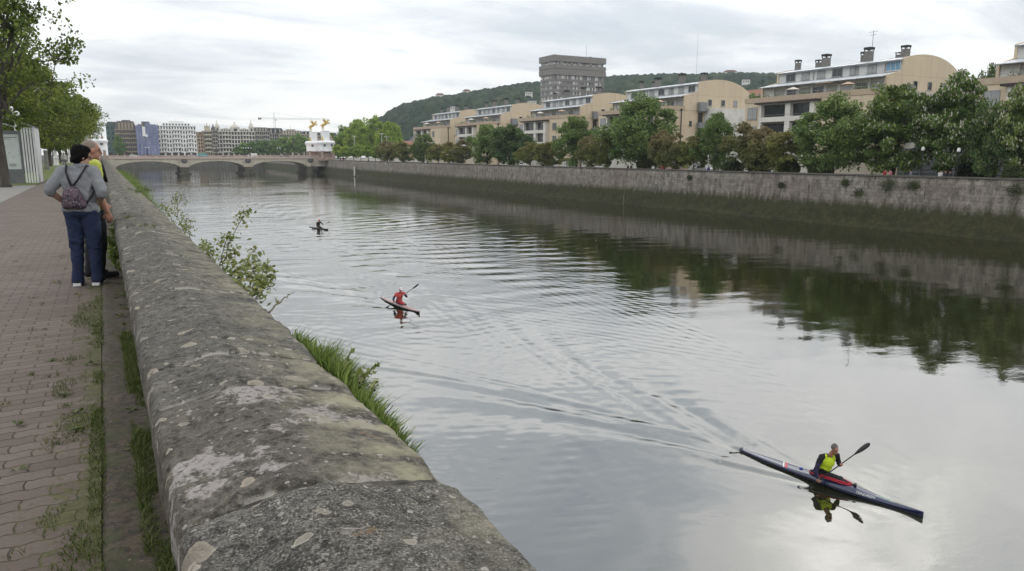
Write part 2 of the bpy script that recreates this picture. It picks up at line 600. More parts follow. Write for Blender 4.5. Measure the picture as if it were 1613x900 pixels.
# moss in the joints, thicker towards the wall
edge = N(nt, 'ShaderNodeMapRange'); edge.inputs[1].default_value = -.80; edge.inputs[2].default_value = -.16
L(nt, X, edge.inputs[0])
mo = noise(nt, co, 1.9, 5, .65)
mo2 = noise(nt, co, 14, 4, .65)
mz = math_n(nt, 'ADD', math_n(nt, 'MULTIPLY', mo, .66), math_n(nt, 'MULTIPLY', mo2, .62))
mz = math_n(nt, 'ADD', mz, math_n(nt, 'MULTIPLY', math_n(nt, 'POWER', edge.outputs[0], 2.2), .33))
joint = br.outputs['Fac']
mz = math_n(nt, 'ADD', mz, math_n(nt, 'MULTIPLY', joint, .16))
mossmask = ramp(nt, mz, [(.86, 0.0), (.93, .75)])
mosscol = mixc(nt, ramp(nt, noise(nt, co, 35, 3, .6), [(.35, 0.0), (.65, 1.0)]), (.050, .058, .020), (.105, .105, .035))
c = mixc(nt, mossmask, c, mosscol)
L(nt, c, b.inputs['Base Color'])
b.inputs['Roughness'].default_value = .82; b.inputs['Specular IOR Level'].default_value = .25
hgt = math_n(nt, 'SUBTRACT', math_n(nt, 'MULTIPLY', noise(nt, co, 90, 3, .6), .25), math_n(nt, 'MULTIPLY', joint, 1.0))
hgt = math_n(nt, 'ADD', hgt, math_n(nt, 'MULTIPLY', mossmask, .5))
bump(nt, b, hgt, .7, .008)

px_ = axis(-3.0, -.13, -3.0, -.14, .06, 1.0); px_[-1] = -.13
py_ = np.concatenate([np.arange(-6, 14, .06), np.arange(14, 60, .5), np.arange(60, 341, 6.0)])
A, B = np.meshgrid(px_, py_)
Z = .006 * fbm(A * 2.2, B * 2.2, 5, 2) + .010 * fbm(A * .7, B * .7, 8, 2)
o = mesh_np('promenade_path', np.stack([A.ravel(), B.ravel(), Z.ravel()], 1), grid_faces(len(px_), len(py_)), m_pave, smooth=True)
struct(o)

# concrete strip between paving and wall, covered in dirt
m_kerb, nt, b = new_mat('dirty_concrete')
co = objco(nt)
f = noise(nt, co, 3.0, 6, .65); f2 = noise(nt, co, 24, 4, .7)
c = mixc(nt, ramp(nt, f, [(.35, 0.0), (.65, 1.0)]), (.050, .036, .024), (.088, .066, .046))
c = mixc(nt, ramp(nt, f2, [(.42, .85), (.54, 0.0)]), c, (.024, .018, .013))
c = mixc(nt, ramp(nt, noise(nt, co, 75, 3, .7), [(.60, 0.0), (.68, .7)]), c, (.20, .17, .13))
c = mixc(nt, ramp(nt, noise(nt, co, 7, 5, .7), [(.48, 0.0), (.64, .8)]), c, (.045, .055, .018))
L(nt, c, b.inputs['Base Color']); b.inputs['Roughness'].default_value = .9
bump(nt, b, math_n(nt, 'ADD', f, math_n(nt, 'MULTIPLY', f2, .5)), .6, .01)
kx = np.linspace(-.128, .16, 10); ky = np.concatenate([np.arange(-6, 14, .05), np.arange(14, 341, 2.0)])
A, B = np.meshgrid(kx, ky)
Z = .012 + .010 * fbm(A * 9, B * 4, 31, 3) - .02 * np.clip((-.115 - A) / .013, 0, 1)
o = mesh_np('kerb', np.stack([A.ravel(), B.ravel(), Z.ravel()], 1), grid_faces(len(kx), len(ky)), m_kerb, smooth=True)
struct(o)

# ------------------------------------------------------------------ old stone parapet
def coping_mat(name, base1, base2, patch, spots, grain, ochre):
    m, nt, b = new_mat(name)
    co = objco(nt)
    nb = noise(nt, co, 1.5, 5, .6); nm = noise(nt, co, 7, 6, .68); nf = noise(nt, co, 45, 4, .7); nv = noise(nt, co, 170, 2, .6)
    c = mixc(nt, ramp(nt, nm, [(.34, 0.0), (.66, 1.0)]), base1, base2)
    c = mixc(nt, ramp(nt, nb, [(.45, 0.0), (.7, .55)]), c, (.095, .083, .066))
    c = mixc(nt, ramp(nt, nf, [(.36, .75), (.50, 0.0)]), c, tuple(x * .35 for x in base1))
    gm = ramp(nt, noise(nt, co, 5, 4, .65), [(.36, .25), (.62, 1.0)])
    c = mixc(nt, math_n(nt, 'MULTIPLY', gm, ramp(nt, nv, [(.55, 0.0), (.64, grain)])), c, (.30, .28, .255))
    c = mixc(nt, ramp(nt, nv, [(.36, grain), (.45, 0.0)]), c, (.012, .011, .010))
    sp = N(nt, 'ShaderNodeSeparateXYZ'); L(nt, co, sp.inputs[0])
    c = mixc(nt, ramp(nt, noise(nt, co, 22, 5, .75), [(.36, .8), (.50, 0.0)]), c, tuple(x * .30 for x in base1))
    c = mixc(nt, ramp(nt, noise(nt, co, 30, 5, .75), [(.56, 0.0), (.66, .55)]), c, tuple(x * 1.7 for x in base2))
    # pale bloom of lichen in big ragged sheets
    dco = N(nt, 'ShaderNodeVectorMath', operation='ADD'); L(nt, co, dco.inputs[0])
    nd = N(nt, 'ShaderNodeTexNoise'); nd.inputs['Scale'].default_value = 9; nd.inputs['Detail'].default_value = 4; L(nt, co, nd.inputs['Vector'])
    sc_ = N(nt, 'ShaderNodeVectorMath', operation='SCALE'); L(nt, nd.outputs['Color'], sc_.inputs[0]); sc_.inputs['Scale'].default_value = .085
    L(nt, sc_.outputs[0], dco.inputs[1])
    pn = noise(nt, dco.outputs[0], 3.1, 9, .72)
    pm = ramp(nt, pn, [(1 - patch - .012, 0.0), (1 - patch + .012, 1.0)])
    pm = math_n(nt, 'MULTIPLY', pm, ramp(nt, nf, [(.40, .25), (.50, .95)]))
    c = mixc(nt, pm, c, mixc(nt, nm, (.205, .185, .178), (.30, .278, .262)))
    # ochre-green film towards the river edge
    xr = N(nt, 'ShaderNodeMapRange'); xr.inputs[1].default_value = .38; xr.inputs[2].default_value = .66; L(nt, sp.outputs[0], xr.inputs[0])
    oc = math_n(nt, 'MULTIPLY', math_n(nt, 'MULTIPLY', xr.outputs[0], ochre), ramp(nt, nm, [(.40, 0.0), (.60, 1.0)]))
    c = mixc(nt, oc, c, (.24, .225, .155))
    # round crusts of lichen, each cell with its own size or none
    fl = N(nt, 'ShaderNodeCombineXYZ')
    s2 = N(nt, 'ShaderNodeSeparateXYZ'); L(nt, dco.outputs[0], s2.inputs[0])
    L(nt, s2.outputs[0], fl.inputs[0]); L(nt, s2.outputs[1], fl.inputs[1])
    for scl, thr, size, col in ((6.5, .78, .34, (.31, .27, .215)), (15, .89, .36, (.36, .325, .27)), (44, .90, .38, (.40, .38, .34))):
        vo = N(nt, 'ShaderNodeTexVoronoi', voronoi_dimensions='2D'); vo.inputs['Scale'].default_value = scl; vo.inputs['Randomness'].default_value = 1
        L(nt, fl.outputs[0], vo.inputs['Vector'])
        rc = N(nt, 'ShaderNodeSeparateColor'); L(nt, vo.outputs['Color'], rc.inputs[0])
        radius = math_n(nt, 'MINIMUM', math_n(nt, 'MULTIPLY', math_n(nt, 'SUBTRACT', rc.outputs[0], thr + (.5 - spots) * .3), size / (1 - thr)), .24)
        inside = math_n(nt, 'SUBTRACT', radius, vo.outputs['Distance'])
        msk = ramp(nt, math_n(nt, 'MULTIPLY', inside, 12), [(.0, 0.0), (.25, 1.0)])
        rim = ramp(nt, math_n(nt, 'MULTIPLY', inside, 6), [(.0, 1.0), (.5, .55)])
        msk = math_n(nt, 'MULTIPLY', msk, math_n(nt, 'MULTIPLY', ramp(nt, nf, [(.28, .55), (.44, 1.0)]), rim))
        cc = mixc(nt, rc.outputs[1], tuple(x * .72 for x in col), col)
        c = mixc(nt, msk, c, cc)
    ja = N(nt, 'ShaderNodeAttribute'); ja.attribute_name = 'joint'
    jm = math_n(nt, 'MULTIPLY', ja.outputs['Fac'], ramp(nt, noise(nt, co, 11, 5, .7), [(.46, 0.0), (.51, 1.0)]))
    c = mixc(nt, jm, c, (.38, .355, .315))
    # a few rusty stains
    rs = ramp(nt, noise(nt, dco.outputs[0], 5.2, 4, .6, .5), [(.70, 0.0), (.76, .8)])
    c = mixc(nt, rs, c, (.17, .11, .055))
    L(nt, c, b.inputs['Base Color'])
    b.inputs['Roughness'].default_value = .92; b.inputs['Specular IOR Level'].default_value = .2
    h = math_n(nt, 'ADD', math_n(nt, 'MULTIPLY', nf, .6), math_n(nt, 'MULTIPLY', nv, .35))
    h = math_n(nt, 'ADD', h, math_n(nt, 'MULTIPLY', nm, 1.2))
    bump(nt, b, h, .75, .009)
    return m
cm_gran = coping_mat('coping_granular', (.048, .046, .041), (.118, .112, .100), .31, .52, .85, .35)
cm_patch = coping_mat('coping_patchy', (.062, .056, .048), (.120, .108, .090), .455, .50, .25, 1.0)
cm_plain = coping_mat('coping_plain', (.064, .061, .053), (.124, .117, .101), .345, .46, .35, .55)
cm_plain2 = coping_mat('coping_brown', (.068, .064, .054), (.132, .123, .103), .36, .52, .30, .7)
m_mortar = M('mortar', (.11, .10, .088), (.028, .025, .021), 26, .95, bmp=.6)
m_wallface = M('wall_face', (.050, .047, .038), (.095, .088, .070), 9, .95, bmp=.8)

PROF = [(.105, .53), (.086, .535), (.075, .555), (.071, .61), (.073, .69), (.079, .727), (.094, .747)]
top = [(.30, .792), (.345, .796), (.39, .791), (.698, .722)]
def top_z(x):
    pts = [(.094, .747)] + top
    for (x0, z0), (x1, z1) in zip(pts, pts[1:]):
        if x <= x1: return z0 + (z1 - z0) * (x - x0) / (x1 - x0)
    return pts[-1][1]
PROF_END = [(.712, .716), (.722, .700), (.727, .66), (.726, .57), (.718, .535), (.70, .53)]

wall = thing('parapet_wall', 'long weathered stone parapet wall with lichen-spotted coping beside the brick path', 'wall', (0, 0, 0))
joints = [-1.6, -.75, .16, .98, 1.66, 2.52, 2.97, 3.75, 4.57, 5.42, 6.3, 7.15, 8.2, 9.1, 10.2, 11.3, 12.4, 13.7]
while joints[-1] < 44: joints.append(joints[-1] + RND.uniform(.85, 1.25))
def coping_piece(y0, y1, mat, seed, gap=.006, dx=None, dy=None):
    yy = (y0 + y1) / 2
    dx = dx or (.014 if yy < 5 else .03 if yy < 12 else .06)
    dy = dy or (.014 if yy < 5 else .03 if yy < 12 else .08)
    xs = np.arange(.094 + dx, .698 - dx * .5, dx)
    prof = PROF + [(x, top_z(x)) for x in xs] + PROF_END
    prof = np.array(prof)
    n = max(4, int((y1 - y0) / dy))
    ys = np.concatenate([[y0 + gap, y0 + gap + .006], np.linspace(y0 + gap + .014, y1 - gap - .014, n), [y1 - gap - .006, y1 - gap]])
    P, Y = np.meshgrid(np.arange(len(prof)), ys)
    X = prof[P, 0].copy(); Z = prof[P, 1].copy()
    istop = (Z > .70)
    d = .016 * fbm(X * 4 + seed, Y * 4, 3, 4) + .008 * fbm(X * 22, Y * 22, 4, 3, .6)
    edge = np.minimum(Y - (y0 + gap), (y1 - gap) - Y)
    jw = .016 * np.exp(-edge / .010) * (1 + 1.2 * vnoise(X * 18, Y * 3, 77))
    Z = Z + np.where(istop, d - jw, 0) + RND.uniform(-.008, .008)
    X = X + np.where(~istop, .010 * fbm(Y * 5, Z * 9, 8 + int(seed), 3), 0) * np.where(X > .4, 1, 1)
    # ragged arrises
    X = np.where((np.abs(X - .09) < .02) , X + .008 * fbm(Y * 9, Y * 0 + 3, 6, 3), X)
    X = np.where(X > .69, X + .020 * fbm(Y * 7, Y * 0 + 9, 12, 3), X)
    nx = len(prof)
    V = np.stack([X.ravel(), Y.ravel() + 0.0, Z.ravel()], 1)
    F = grid_faces(nx, len(ys))
    o = mesh_np('coping_stone', V, F, mat, wall, smooth=True)
    ja = o.data.attributes.new('joint', 'FLOAT', 'POINT'); ja.data.foreach_set('value', np.clip(1.35 * np.exp(-edge / .0055), 0, 1).ravel().astype(np.float32))
    # close the two ends
    me = o.data
    bm = bmesh.new(); bm.from_mesh(me); bm.verts.ensure_lookup_table()
    k = len(ys)
    bm.faces.new([bm.verts[i] for i in range(nx)])
    bm.faces.new([bm.verts[(k - 1) * nx + i] for i in range(nx - 1, -1, -1)])
    bmesh.ops.recalc_face_normals(bm, faces=bm.faces)
    bm.to_mesh(me); bm.free()
    return o
for i, (a, bb) in enumerate(zip(joints, joints[1:])):
    mt = cm_gran if bb < 1.7 else cm_patch if bb < 2.6 else RND.choice([cm_plain, cm_plain2, cm_plain])
    coping_piece(a, bb, mt, i * 1.7)
o = coping_piece(joints[-1] + .01, 352, cm_plain, 3.3, dx=.1, dy=1.0)
# mortar core between and under the stones
mb = MB()
core = [(.112, .525), (.09, .56), (.088, .70), (.10, .738), (.345, .787), (.694, .714), (.712, .69), (.712, .56), (.69, .525)]
mb.prism(core, -3, 351.5)
mb.build('mortar_bed', m_mortar, wall)
mb = MB(); mb.prism([(.125, -.3), (.70, -9), (1.15, -9), (.705, .526), (.115, .526)], -60, 351)
mb.build('wall_body', m_wallface, wall)

# ------------------------------------------------------------------ left bank beyond the paving
m_conc = M('pale_concrete', (.22, .21, .195), (.17, .165, .15), 1.4, .9, bmp=.3)
m_lawn = M('lawn', (.085, .125, .026), (.13, .145, .04), .8, .95, bmp=.8)
m_asph = M('asphalt', (.052, .052, .053), (.04, .04, .042), 6, .9, bmp=.4)
def sheet(name, x0, x1, y0, y1, z, m):
    o = mesh_np(name, [(x0, y0, z), (x1, y0, z), (x1, y1, z), (x0, y1, z)], [(0, 1, 2, 3)], m); struct(o); return o
sheet('pavement', -9.0, -3.0, -60, 45.2, .004, m_conc)
sheet('lawn', -9.0, -3.0, 45.2, 340, .03, m_lawn)
sheet('road', -60, -9.0, -60, 600, -.04, m_asph)
sheet('left_bank_ground', -400, .5, -80, 600, -.10, m_asph)
mb = MB(); mb.box(-9.0, -8.8, -60, 340, -.1, .06); struct(mb.build('kerbstone', m_conc))

# ------------------------------------------------------------------ far quay
m_quay, nt, b = new_mat('far_quay_stone')
co = objco(nt)
sp = N(nt, 'ShaderNodeSeparateXYZ'); L(nt, co, sp.inputs[0])
Z = sp.outputs[2]
st = objco(nt, 'Object', (.9, .9, .16))
n1 = noise(nt, st, 1.0, 6, .7); n2 = noise(nt, co, 2.2, 5, .7); n3 = noise(nt, co, .09, 3, .6); n4 = noise(nt, st, 3.2, 4, .7)
brk = N(nt, 'ShaderNodeTexBrick'); brk.inputs['Scale'].default_value = 1
brk.inputs['Brick Width'].default_value = .95; brk.inputs['Row Height'].default_value = .42; brk.inputs['Mortar Size'].default_value = .018
brk.inputs['Color1'].default_value = (.20, .18, .158, 1); brk.inputs['Color2'].default_value = (.285, .262, .228, 1); brk.inputs['Mortar'].default_value = (.10, .09, .075, 1)
cv = N(nt, 'ShaderNodeCombineXYZ'); L(nt, sp.outputs[1], cv.inputs[0]); L(nt, Z, cv.inputs[1]); L(nt, cv.outputs[0], brk.inputs['Vector'])
c = brk.outputs['Color']
c = mixc(nt, ramp(nt, n3, [(.42, 0.0), (.62, .6)]), c, (.19, .155, .135))
c = mixc(nt, ramp(nt, n1, [(.36, .6), (.54, 0.0)]), c, (.085, .078, .066))
c = mixc(nt, ramp(nt, noise(nt, co, 1.1, 7, .75), [(.36, .8), (.52, 0.0)]), c, (.075, .066, .058))
c = mixc(nt, ramp(nt, noise(nt, co, .9, 7, .75), [(.55, 0.0), (.70, .6)]), c, (.36, .325, .29))
c = mixc(nt, ramp(nt, n4, [(.30, .9), (.44, 0.0)]), c, (.042, .042, .03))
c = mixc(nt, ramp(nt, n4, [(.60, 0.0), (.74, .7)]), c, (.40, .375, .34))
c = mixc(nt, ramp(nt, n2, [(.62, 0.0), (.70, .9)]), c, (.035, .045, .022))
# tide marks: black-green weed up to the high-water line
tz = math_n(nt, 'ADD', Z, math_n(nt, 'MULTIPLY', math_n(nt, 'SUBTRACT', noise(nt, st, 1.4, 6, .75), .5), 2.8))
tide = N(nt, 'ShaderNodeMapRange'); tide.inputs[1].default_value = -3.75; tide.inputs[2].default_value = -4.75; L(nt, tz, tide.inputs[0])
c = mixc(nt, tide.outputs[0], c, mixc(nt, n2, (.022, .023, .013), (.050, .052, .022)))
low = N(nt, 'ShaderNodeMapRange'); low.inputs[1].default_value = -4.9; low.inputs[2].default_value = -5.6; L(nt, tz, low.inputs[0])
c = mixc(nt, low.outputs[0], c, mixc(nt, ramp(nt, n2, [(.3, 0.0), (.7, 1.0)]), (.022, .023, .010), (.050, .050, .019)))
c = mixc(nt, ramp(nt, noise(nt, co, .8, 6, .75), [(.40, .8), (.54, 0.0)]), c, mixc(nt, low.outputs[0], c, (.016, .016, .009)))
L(nt, c, b.inputs['Base Color']); b.inputs['Roughness'].default_value = .9; b.inputs['Specular IOR Level'].default_value = .2
bump(nt, b, math_n(nt, 'ADD', n2, n4), .8, .08)
m_capst = M('quay_cap', (.12, .113, .10), (.075, .07, .062), 2, .9)

q = thing('quay_wall', 'long grey stone quay wall across the river with a dark weedy tide band', 'wall')
ys = np.concatenate([np.arange(-80, 30, 4.0), np.arange(30, 160, .8), np.arange(160, 577, 1.5)])
prof = [(.35, -1.0), (0, -1.0), (-.02, -1.9), (-.05, -2.6), (-.10, -3.4), (-.14, -4.2), (-.25, -4.8), (-.55, -5.4), (-.95, -6.0), (-1.35, -6.5), (-1.55, -6.72), (-2.0, -6.85), (-2.2, -7.25)]
V = []
for Y in ys:
    bx = bank_x(Y)
    for i, (dx, z) in enumerate(prof):
        j = 0
        if 1 < i < 9: j = .10 * fbm(np.array(Y * .9), np.array(z * 1.4), 5, 3)
        if i >= 8: j = .35 * float(fbm(np.array(Y * .55), np.array(i * .3), 15, 3))
        V.append((bx + dx + float(j), Y, z + (.16 * float(fbm(np.array(Y * 1.1), np.array(i * 1.0), 25, 2)) if i in (10, 11) else 0)))
mesh_np('masonry', V, grid_faces(len(prof), len(ys))[:, ::-1], m_quay, q, smooth=True)
V = []; cp = [(-.14, -1.0), (-.14, -.83), (.42, -.83), (.42, -1.9)]
for Y in ys:
    for dx, z in cp: V.append((bank_x(Y) + dx, Y, z))
mesh_np('coping', V, grid_faces(len(cp), len(ys)), m_capst, q)

V = []
for Y in ys: V += [(bank_x(Y) + .40, Y, -1.9), (104, Y, -1.9), (2300, Y, -1.9)]
struct(mesh_np('far_bank_ground', V, grid_faces(3, len(ys)), m_conc))

# town side: the bank that closes the view under the bridge
tq = MB(); tq.box(-60, 140, 577, 580, -9, .35)
o = tq.build('town_quay', M('town_quay_stone', (.13, .122, .11), (.06, .06, .045), .8, .9), None); tag(o, 'dark stone embankment seen through the arches of the bridge', 'wall')
sheet('town_ground', -400, 2300, 579.9, 2300, .345, m_conc)

# damp grey air between here and the hill
hz, nt, b = new_mat('haze')
nt.nodes.remove(b)
pv = N(nt, 'ShaderNodeVolumePrincipled'); pv.inputs['Color'].default_value = (.86, .93, 1.0, 1); pv.inputs['Density'].default_value = .00012; pv.inputs['Anisotropy'].default_value = .1
L(nt, pv.outputs[0], nt.nodes['Material Output'].inputs['Volume'])
mb = MB(); mb.box(-2450, 2450, -2450, 2450, -10, 215)
ho = mb.build('haze', hz); ho['kind'] = 'stuff'; ho['label'] = 'thin grey haze over the river valley'
# ------------------------------------------------------------------ foliage
def leaf_mat(name, dark, mid, light, tipcol=None, trans=.25):
    m, nt, b = new_mat(name)
    geo = N(nt, 'ShaderNodeNewGeometry')
    co = objco(nt)
    r = geo.outputs['Random Per Island']
    cl = noise(nt, co, .55, 3, .5)
    oi = N(nt, 'ShaderNodeObjectInfo')
    f = math_n(nt, 'ADD', math_n(nt, 'MULTIPLY', r, .55), math_n(nt, 'MULTIPLY', math_n(nt, 'SUBTRACT', cl, .28), .9))
    c = ramp(nt, f, [(.12, dark), (.45, mid), (.85, light)])
    if tipcol:
        sp = N(nt, 'ShaderNodeSeparateXYZ'); L(nt, N(nt, 'ShaderNodeTexCoord').outputs['Generated'], sp.inputs[0])
        t = math_n(nt, 'ADD', math_n(nt, 'MULTIPLY', sp.outputs[2], .6), math_n(nt, 'MULTIPLY', noise(nt, co, .8, 3, .6), .7))
        t = math_n(nt, 'ADD', t, math_n(nt, 'MULTIPLY', r, .25))
        c = mixc(nt, ramp(nt, t, [(.66, 0.0), (.98, .55)]), c, tipcol)
    hv = N(nt, 'ShaderNodeHueSaturation')
    L(nt, c, hv.inputs['Color'])
    L(nt, math_n(nt, 'ADD', math_n(nt, 'MULTIPLY', oi.outputs['Random'], .35), .82), hv.inputs['Value'])
    L(nt, math_n(nt, 'ADD', math_n(nt, 'MULTIPLY', oi.outputs['Random'], -.03), .515), hv.inputs['Hue'])
    c = mixc(nt, 1.0, hv.outputs[0], (2.5, 2.35, 1.95), 'MULTIPLY')
    L(nt, c, b.inputs['Base Color']); b.inputs['Roughness'].default_value = .6; b.inputs['Specular IOR Level'].default_value = .25
    tr = N(nt, 'ShaderNodeBsdfTranslucent')
    L(nt, mixc(nt, .5, c, (.10, .13, .01), 'ADD'), tr.inputs['Color'])
    mx = N(nt, 'ShaderNodeMixShader'); mx.inputs[0].default_value = trans
    L(nt, b.outputs[0], mx.inputs[1]); L(nt, tr.outputs[0], mx.inputs[2])
    L(nt, mx.outputs[0], nt.nodes['Material Output'].inputs['Surface'])
    return m

LM = {
    'green': leaf_mat('leaf_green', (.022, .040, .016), (.050, .080, .028), (.105, .140, .050)),
    'dark': leaf_mat('leaf_dark', (.016, .030, .014), (.036, .058, .024), (.072, .102, .040)),
    'olive': leaf_mat('leaf_olive', (.024, .036, .012), (.054, .070, .022), (.105, .118, .038), (.075, .062, .030)),
    'red': leaf_mat('leaf_red', (.020, .032, .012), (.048, .060, .023), (.088, .098, .042), (.084, .058, .044)),
    'chest': leaf_mat('leaf_chestnut', (.016, .030, .010), (.042, .070, .020), (.090, .118, .036)),
    'lime': leaf_mat('leaf_lime', (.030, .055, .012), (.072, .118, .024), (.15, .20, .05)),
    'far': leaf_mat('leaf_far', (.026, .058, .022), (.060, .105, .034), (.100, .150, .052)),
    'prom': leaf_mat('leaf_promenade', (.011, .019, .006), (.036, .053, .014), (.115, .132, .034), None, .40),
    'hedge': leaf_mat('leaf_hedge', (.012, .018, .010), (.022, .032, .015), (.040, .052, .022)),
}
m_bark = M('bark', (.045, .038, .032), (.085, .075, .064), 7, .95, bmp=.8, stretch=(1, 1, .25))
m_bloss = M('blossom', (.52, .49, .42), (.42, .37, .31), 9, .8)


def leaves(P, D, size, aspect, rng):
    """rhombic leaf quads centred at P, axis D"""
    n = len(P)
    R_ = rng.normal(size=(n, 3)); S = np.cross(D, R_); S /= np.linalg.norm(S, axis=1, keepdims=True) + 1e-9
    s = size * rng.uniform(.6, 1.35, (n, 1))
    a = P - D * s * .5; c = P + D * s * .5
    nrm = np.cross(D, S)
    bq = P + S * s * aspect * .5 + nrm * s * .08 - D * s * .06; d = P - S * s * aspect * .5 + nrm * s * .08 - D * s * .06
    V = np.stack([a, bq, c, d], 1).reshape(-1, 3)
    F = np.arange(4 * n).reshape(-1, 4)
    return V, F


def crown_points(rng, h, r, base, nclump, per, flat=.0, low=.55, shell=.62, clr=.26):
    """clump centres fill an uneven crown; leaves scatter on each clump"""
    cz = base + (h - base) * .48
    rz = (h - base) * .52
    C = []
    ph = rng.uniform(0, 6.28, 4)
    while len(C) < nclump:
        v = rng.normal(size=3); v /= np.linalg.norm(v)
        rr = shell + (1 - shell) * rng.random() ** .6 if rng.random() < .8 else rng.uniform(.15, shell)
        az = math.atan2(v[1], v[0])
        k = 1 + .17 * math.sin(2 * az + ph[0]) + .14 * math.sin(3 * az + ph[1] + 2 * v[2]) + .14 * math.sin(5 * v[2] + ph[2] + az)
        wid = 1.0 - (.28 * max(0, v[2]) if flat == 0 else 0)
        p = np.array([v[0] * r * rr * k * wid, v[1] * r * rr * k * wid, cz + v[2] * rz * rr * (1 + .10 * math.sin(3 * az + ph[3]))])
        if p[2] < base - .2: continue
        C.append(p)
    C = np.array(C)
    P = []; D = []
    for c in C:
        cr = r * clr * rng.uniform(.6, 1.25)
        m = int(per * rng.uniform(.6, 1.4))
        v = rng.normal(size=(m, 3)); v /= np.linalg.norm(v, axis=1, keepdims=True)
        q = c + v * (cr * rng.random((m, 1)) ** .45) * np.array([1, 1, .72])
        P.append(q)
        out = v * .5 + rng.normal(size=(m, 3)) * .6 + np.array([0, 0, -.15])
        D.append(out / np.linalg.norm(out, axis=1, keepdims=True))
    return C, np.concatenate(P), np.concatenate(D)


def trunk_mesh(mb, rng, h, base, r0, C, nlimb=9, n=7, twigs=0, fork=None):
    fz = fork or base * .9
    lean = rng.normal(size=2) * .12
    top = Vector((lean[0] * 2, lean[1] * 2, base + (h - base) * .62))
    mid = Vector((lean[0], lean[1], fz))
    mb.tube([(0, 0, -.15), (0, 0, .15), (lean[0] * .3, lean[1] * .3, fz * .5), mid, (mid + top) / 2 + Vector((rng.normal() * .15, rng.normal() * .15, 0)), top],
            [r0 * 1.6, r0 * 1.1, r0 * .9, r0 * .78, r0 * .45, r0 * .12], n)
    idx = rng.choice(len(C), min(nlimb, len(C)), replace=False)
    for i in idx:
        c = Vector(C[i]); t = rng.uniform(.0, .75)
        s = mid.lerp(top, t)
        k = (1 - t * .7)
        m1 = s.lerp(c, .45) + Vector((rng.normal() * .2, rng.normal() * .2, .25 * (c - s).length * .3))
        mb.tube([s, m1, c], [r0 * .42 * k, r0 * .24 * k, r0 * .05], 5, cap=False)
        for _ in range(twigs):
            a = m1.lerp(c, rng.uniform(.1, .9)); e = Vector(C[rng.integers(len(C))])
            if (e - a).length > 4.0: e = a + (e - a).normalized() * 2.2
            mb.tube([a, a.lerp(e, .5) + Vector((0, 0, .1)), e], [r0 * .10, r0 * .06, .008], 4, cap=False)


PROTO = {}


def proto(key, seed, h, r, base, nclump, per, size, leaf, trunk_r=.2, blossoms=0, shell=.62, clr=.26, flat=0, nlimb=9, twigs=0, aspect=.6, name='tree', fork=None):
    rng = np.random.default_rng(seed)
    C, P, D = crown_points(rng, h, r, base, nclump, per, flat, shell=shell, clr=clr)
    root = bpy.data.objects.new(name, None); COL.objects.link(root); root.empty_display_size = .3
    V, F = leaves(P, D, size, aspect, rng)
    mesh_np('crown', V, F, LM[leaf], root)
    mb = MB(); trunk_mesh(mb, rng, h, base, trunk_r, C, nlimb, 8, twigs, fork)
    mb.build('trunk', m_bark, root, smooth=True, fix=False)
    if blossoms:
        mbb = MB()
        ctr = np.array([0, 0, base + (h - base) * .45])
        sel = np.linalg.norm((P - ctr) / np.array([r, r, (h - base) * .52]), axis=1)
        cand = np.where((sel > .74) & (P[:, 2] > base + .3))[0]
        for i in rng.choice(cand, min(blossoms, len(cand)), replace=False):
            p = P[i]; hh = rng.uniform(.20, .34); w_ = hh * .36
            t = rng.normal(size=2) * .05
            mbb._add([(p[0] + w_, p[1], p[2]), (p[0] - w_ * .5, p[1] + w_ * .87, p[2]), (p[0] - w_ * .5, p[1] - w_ * .87, p[2]), (p[0] + t[0], p[1] + t[1], p[2] + hh), (p[0], p[1], p[2] - .05)],
                     [(0, 1, 3), (1, 2, 3), (2, 0, 3), (1, 0, 4), (2, 1, 4), (0, 2, 4)])
        ob = mbb.build('blossom', m_bloss, root, fix=False); ob['kind'] = 'stuff'
    PROTO[key] = {'o': root, 'h': h, 'r': r, 'used': False}
    return root


def plant_tree(key, loc, h, r, label, group, rz=None, cat='tree'):
    p = PROTO[key]
    o = p['o'] if not p['used'] else dup(p['o'])
    p['used'] = True
    o.location = loc; o.rotation_euler = (0, 0, RND.uniform(0, 6.28) if rz is None else rz)
    o.scale = (r / p['r'], r / p['r'], h / p['h'])
    return tag(o, label, cat, group)


proto('dark1', 1, 10, 4.6, 1.5, 110, 130, .40, 'dark', .24)
proto('dark2', 2, 10, 4.6, 1.5, 110, 130, .40, 'dark', .24)
proto('green1', 3, 11, 4.8, 1.6, 120, 130, .40, 'green', .26)
proto('green2', 4, 13, 6.0, 1.6, 190, 125, .42, 'green', .34, clr=.22)
proto('olive1', 5, 8, 2.9, 1.5, 80, 105, .32, 'olive', .13)
proto('olive2', 6, 8, 2.9, 1.5, 80, 105, .32, 'olive', .13)
proto('red1', 7, 8, 2.9, 1.5, 80, 105, .32, 'red', .14)
proto('red2', 8, 8, 2.9, 1.5, 80, 105, .32, 'red', .14)
proto('chest1', 9, 11.5, 4.6, 1.6, 170, 140, .37, 'chest', .30, blossoms=800, clr=.22)
proto('chest2', 10, 12, 4.4, 1.6, 170, 140, .37, 'chest', .30, blossoms=2100, clr=.22)
proto('lime1', 12, 15, 6.5, 2.2, 150, 90, .62, 'lime', .3, clr=.24)
proto('lime2', 13, 15, 6.5, 2.2, 150, 90, .62, 'lime', .3, clr=.24)
proto('poll1', 14, 5.5, 2.2, 2.2, 44, 80, .40, 'lime', .12, clr=.32)
proto('far1', 15, 10.5, 3.6, 1.6, 70, 70, .66, 'far', .2, clr=.3)
proto('far2', 16, 10.5, 3.6, 1.6, 70, 70, .66, 'far', .2, clr=.3)

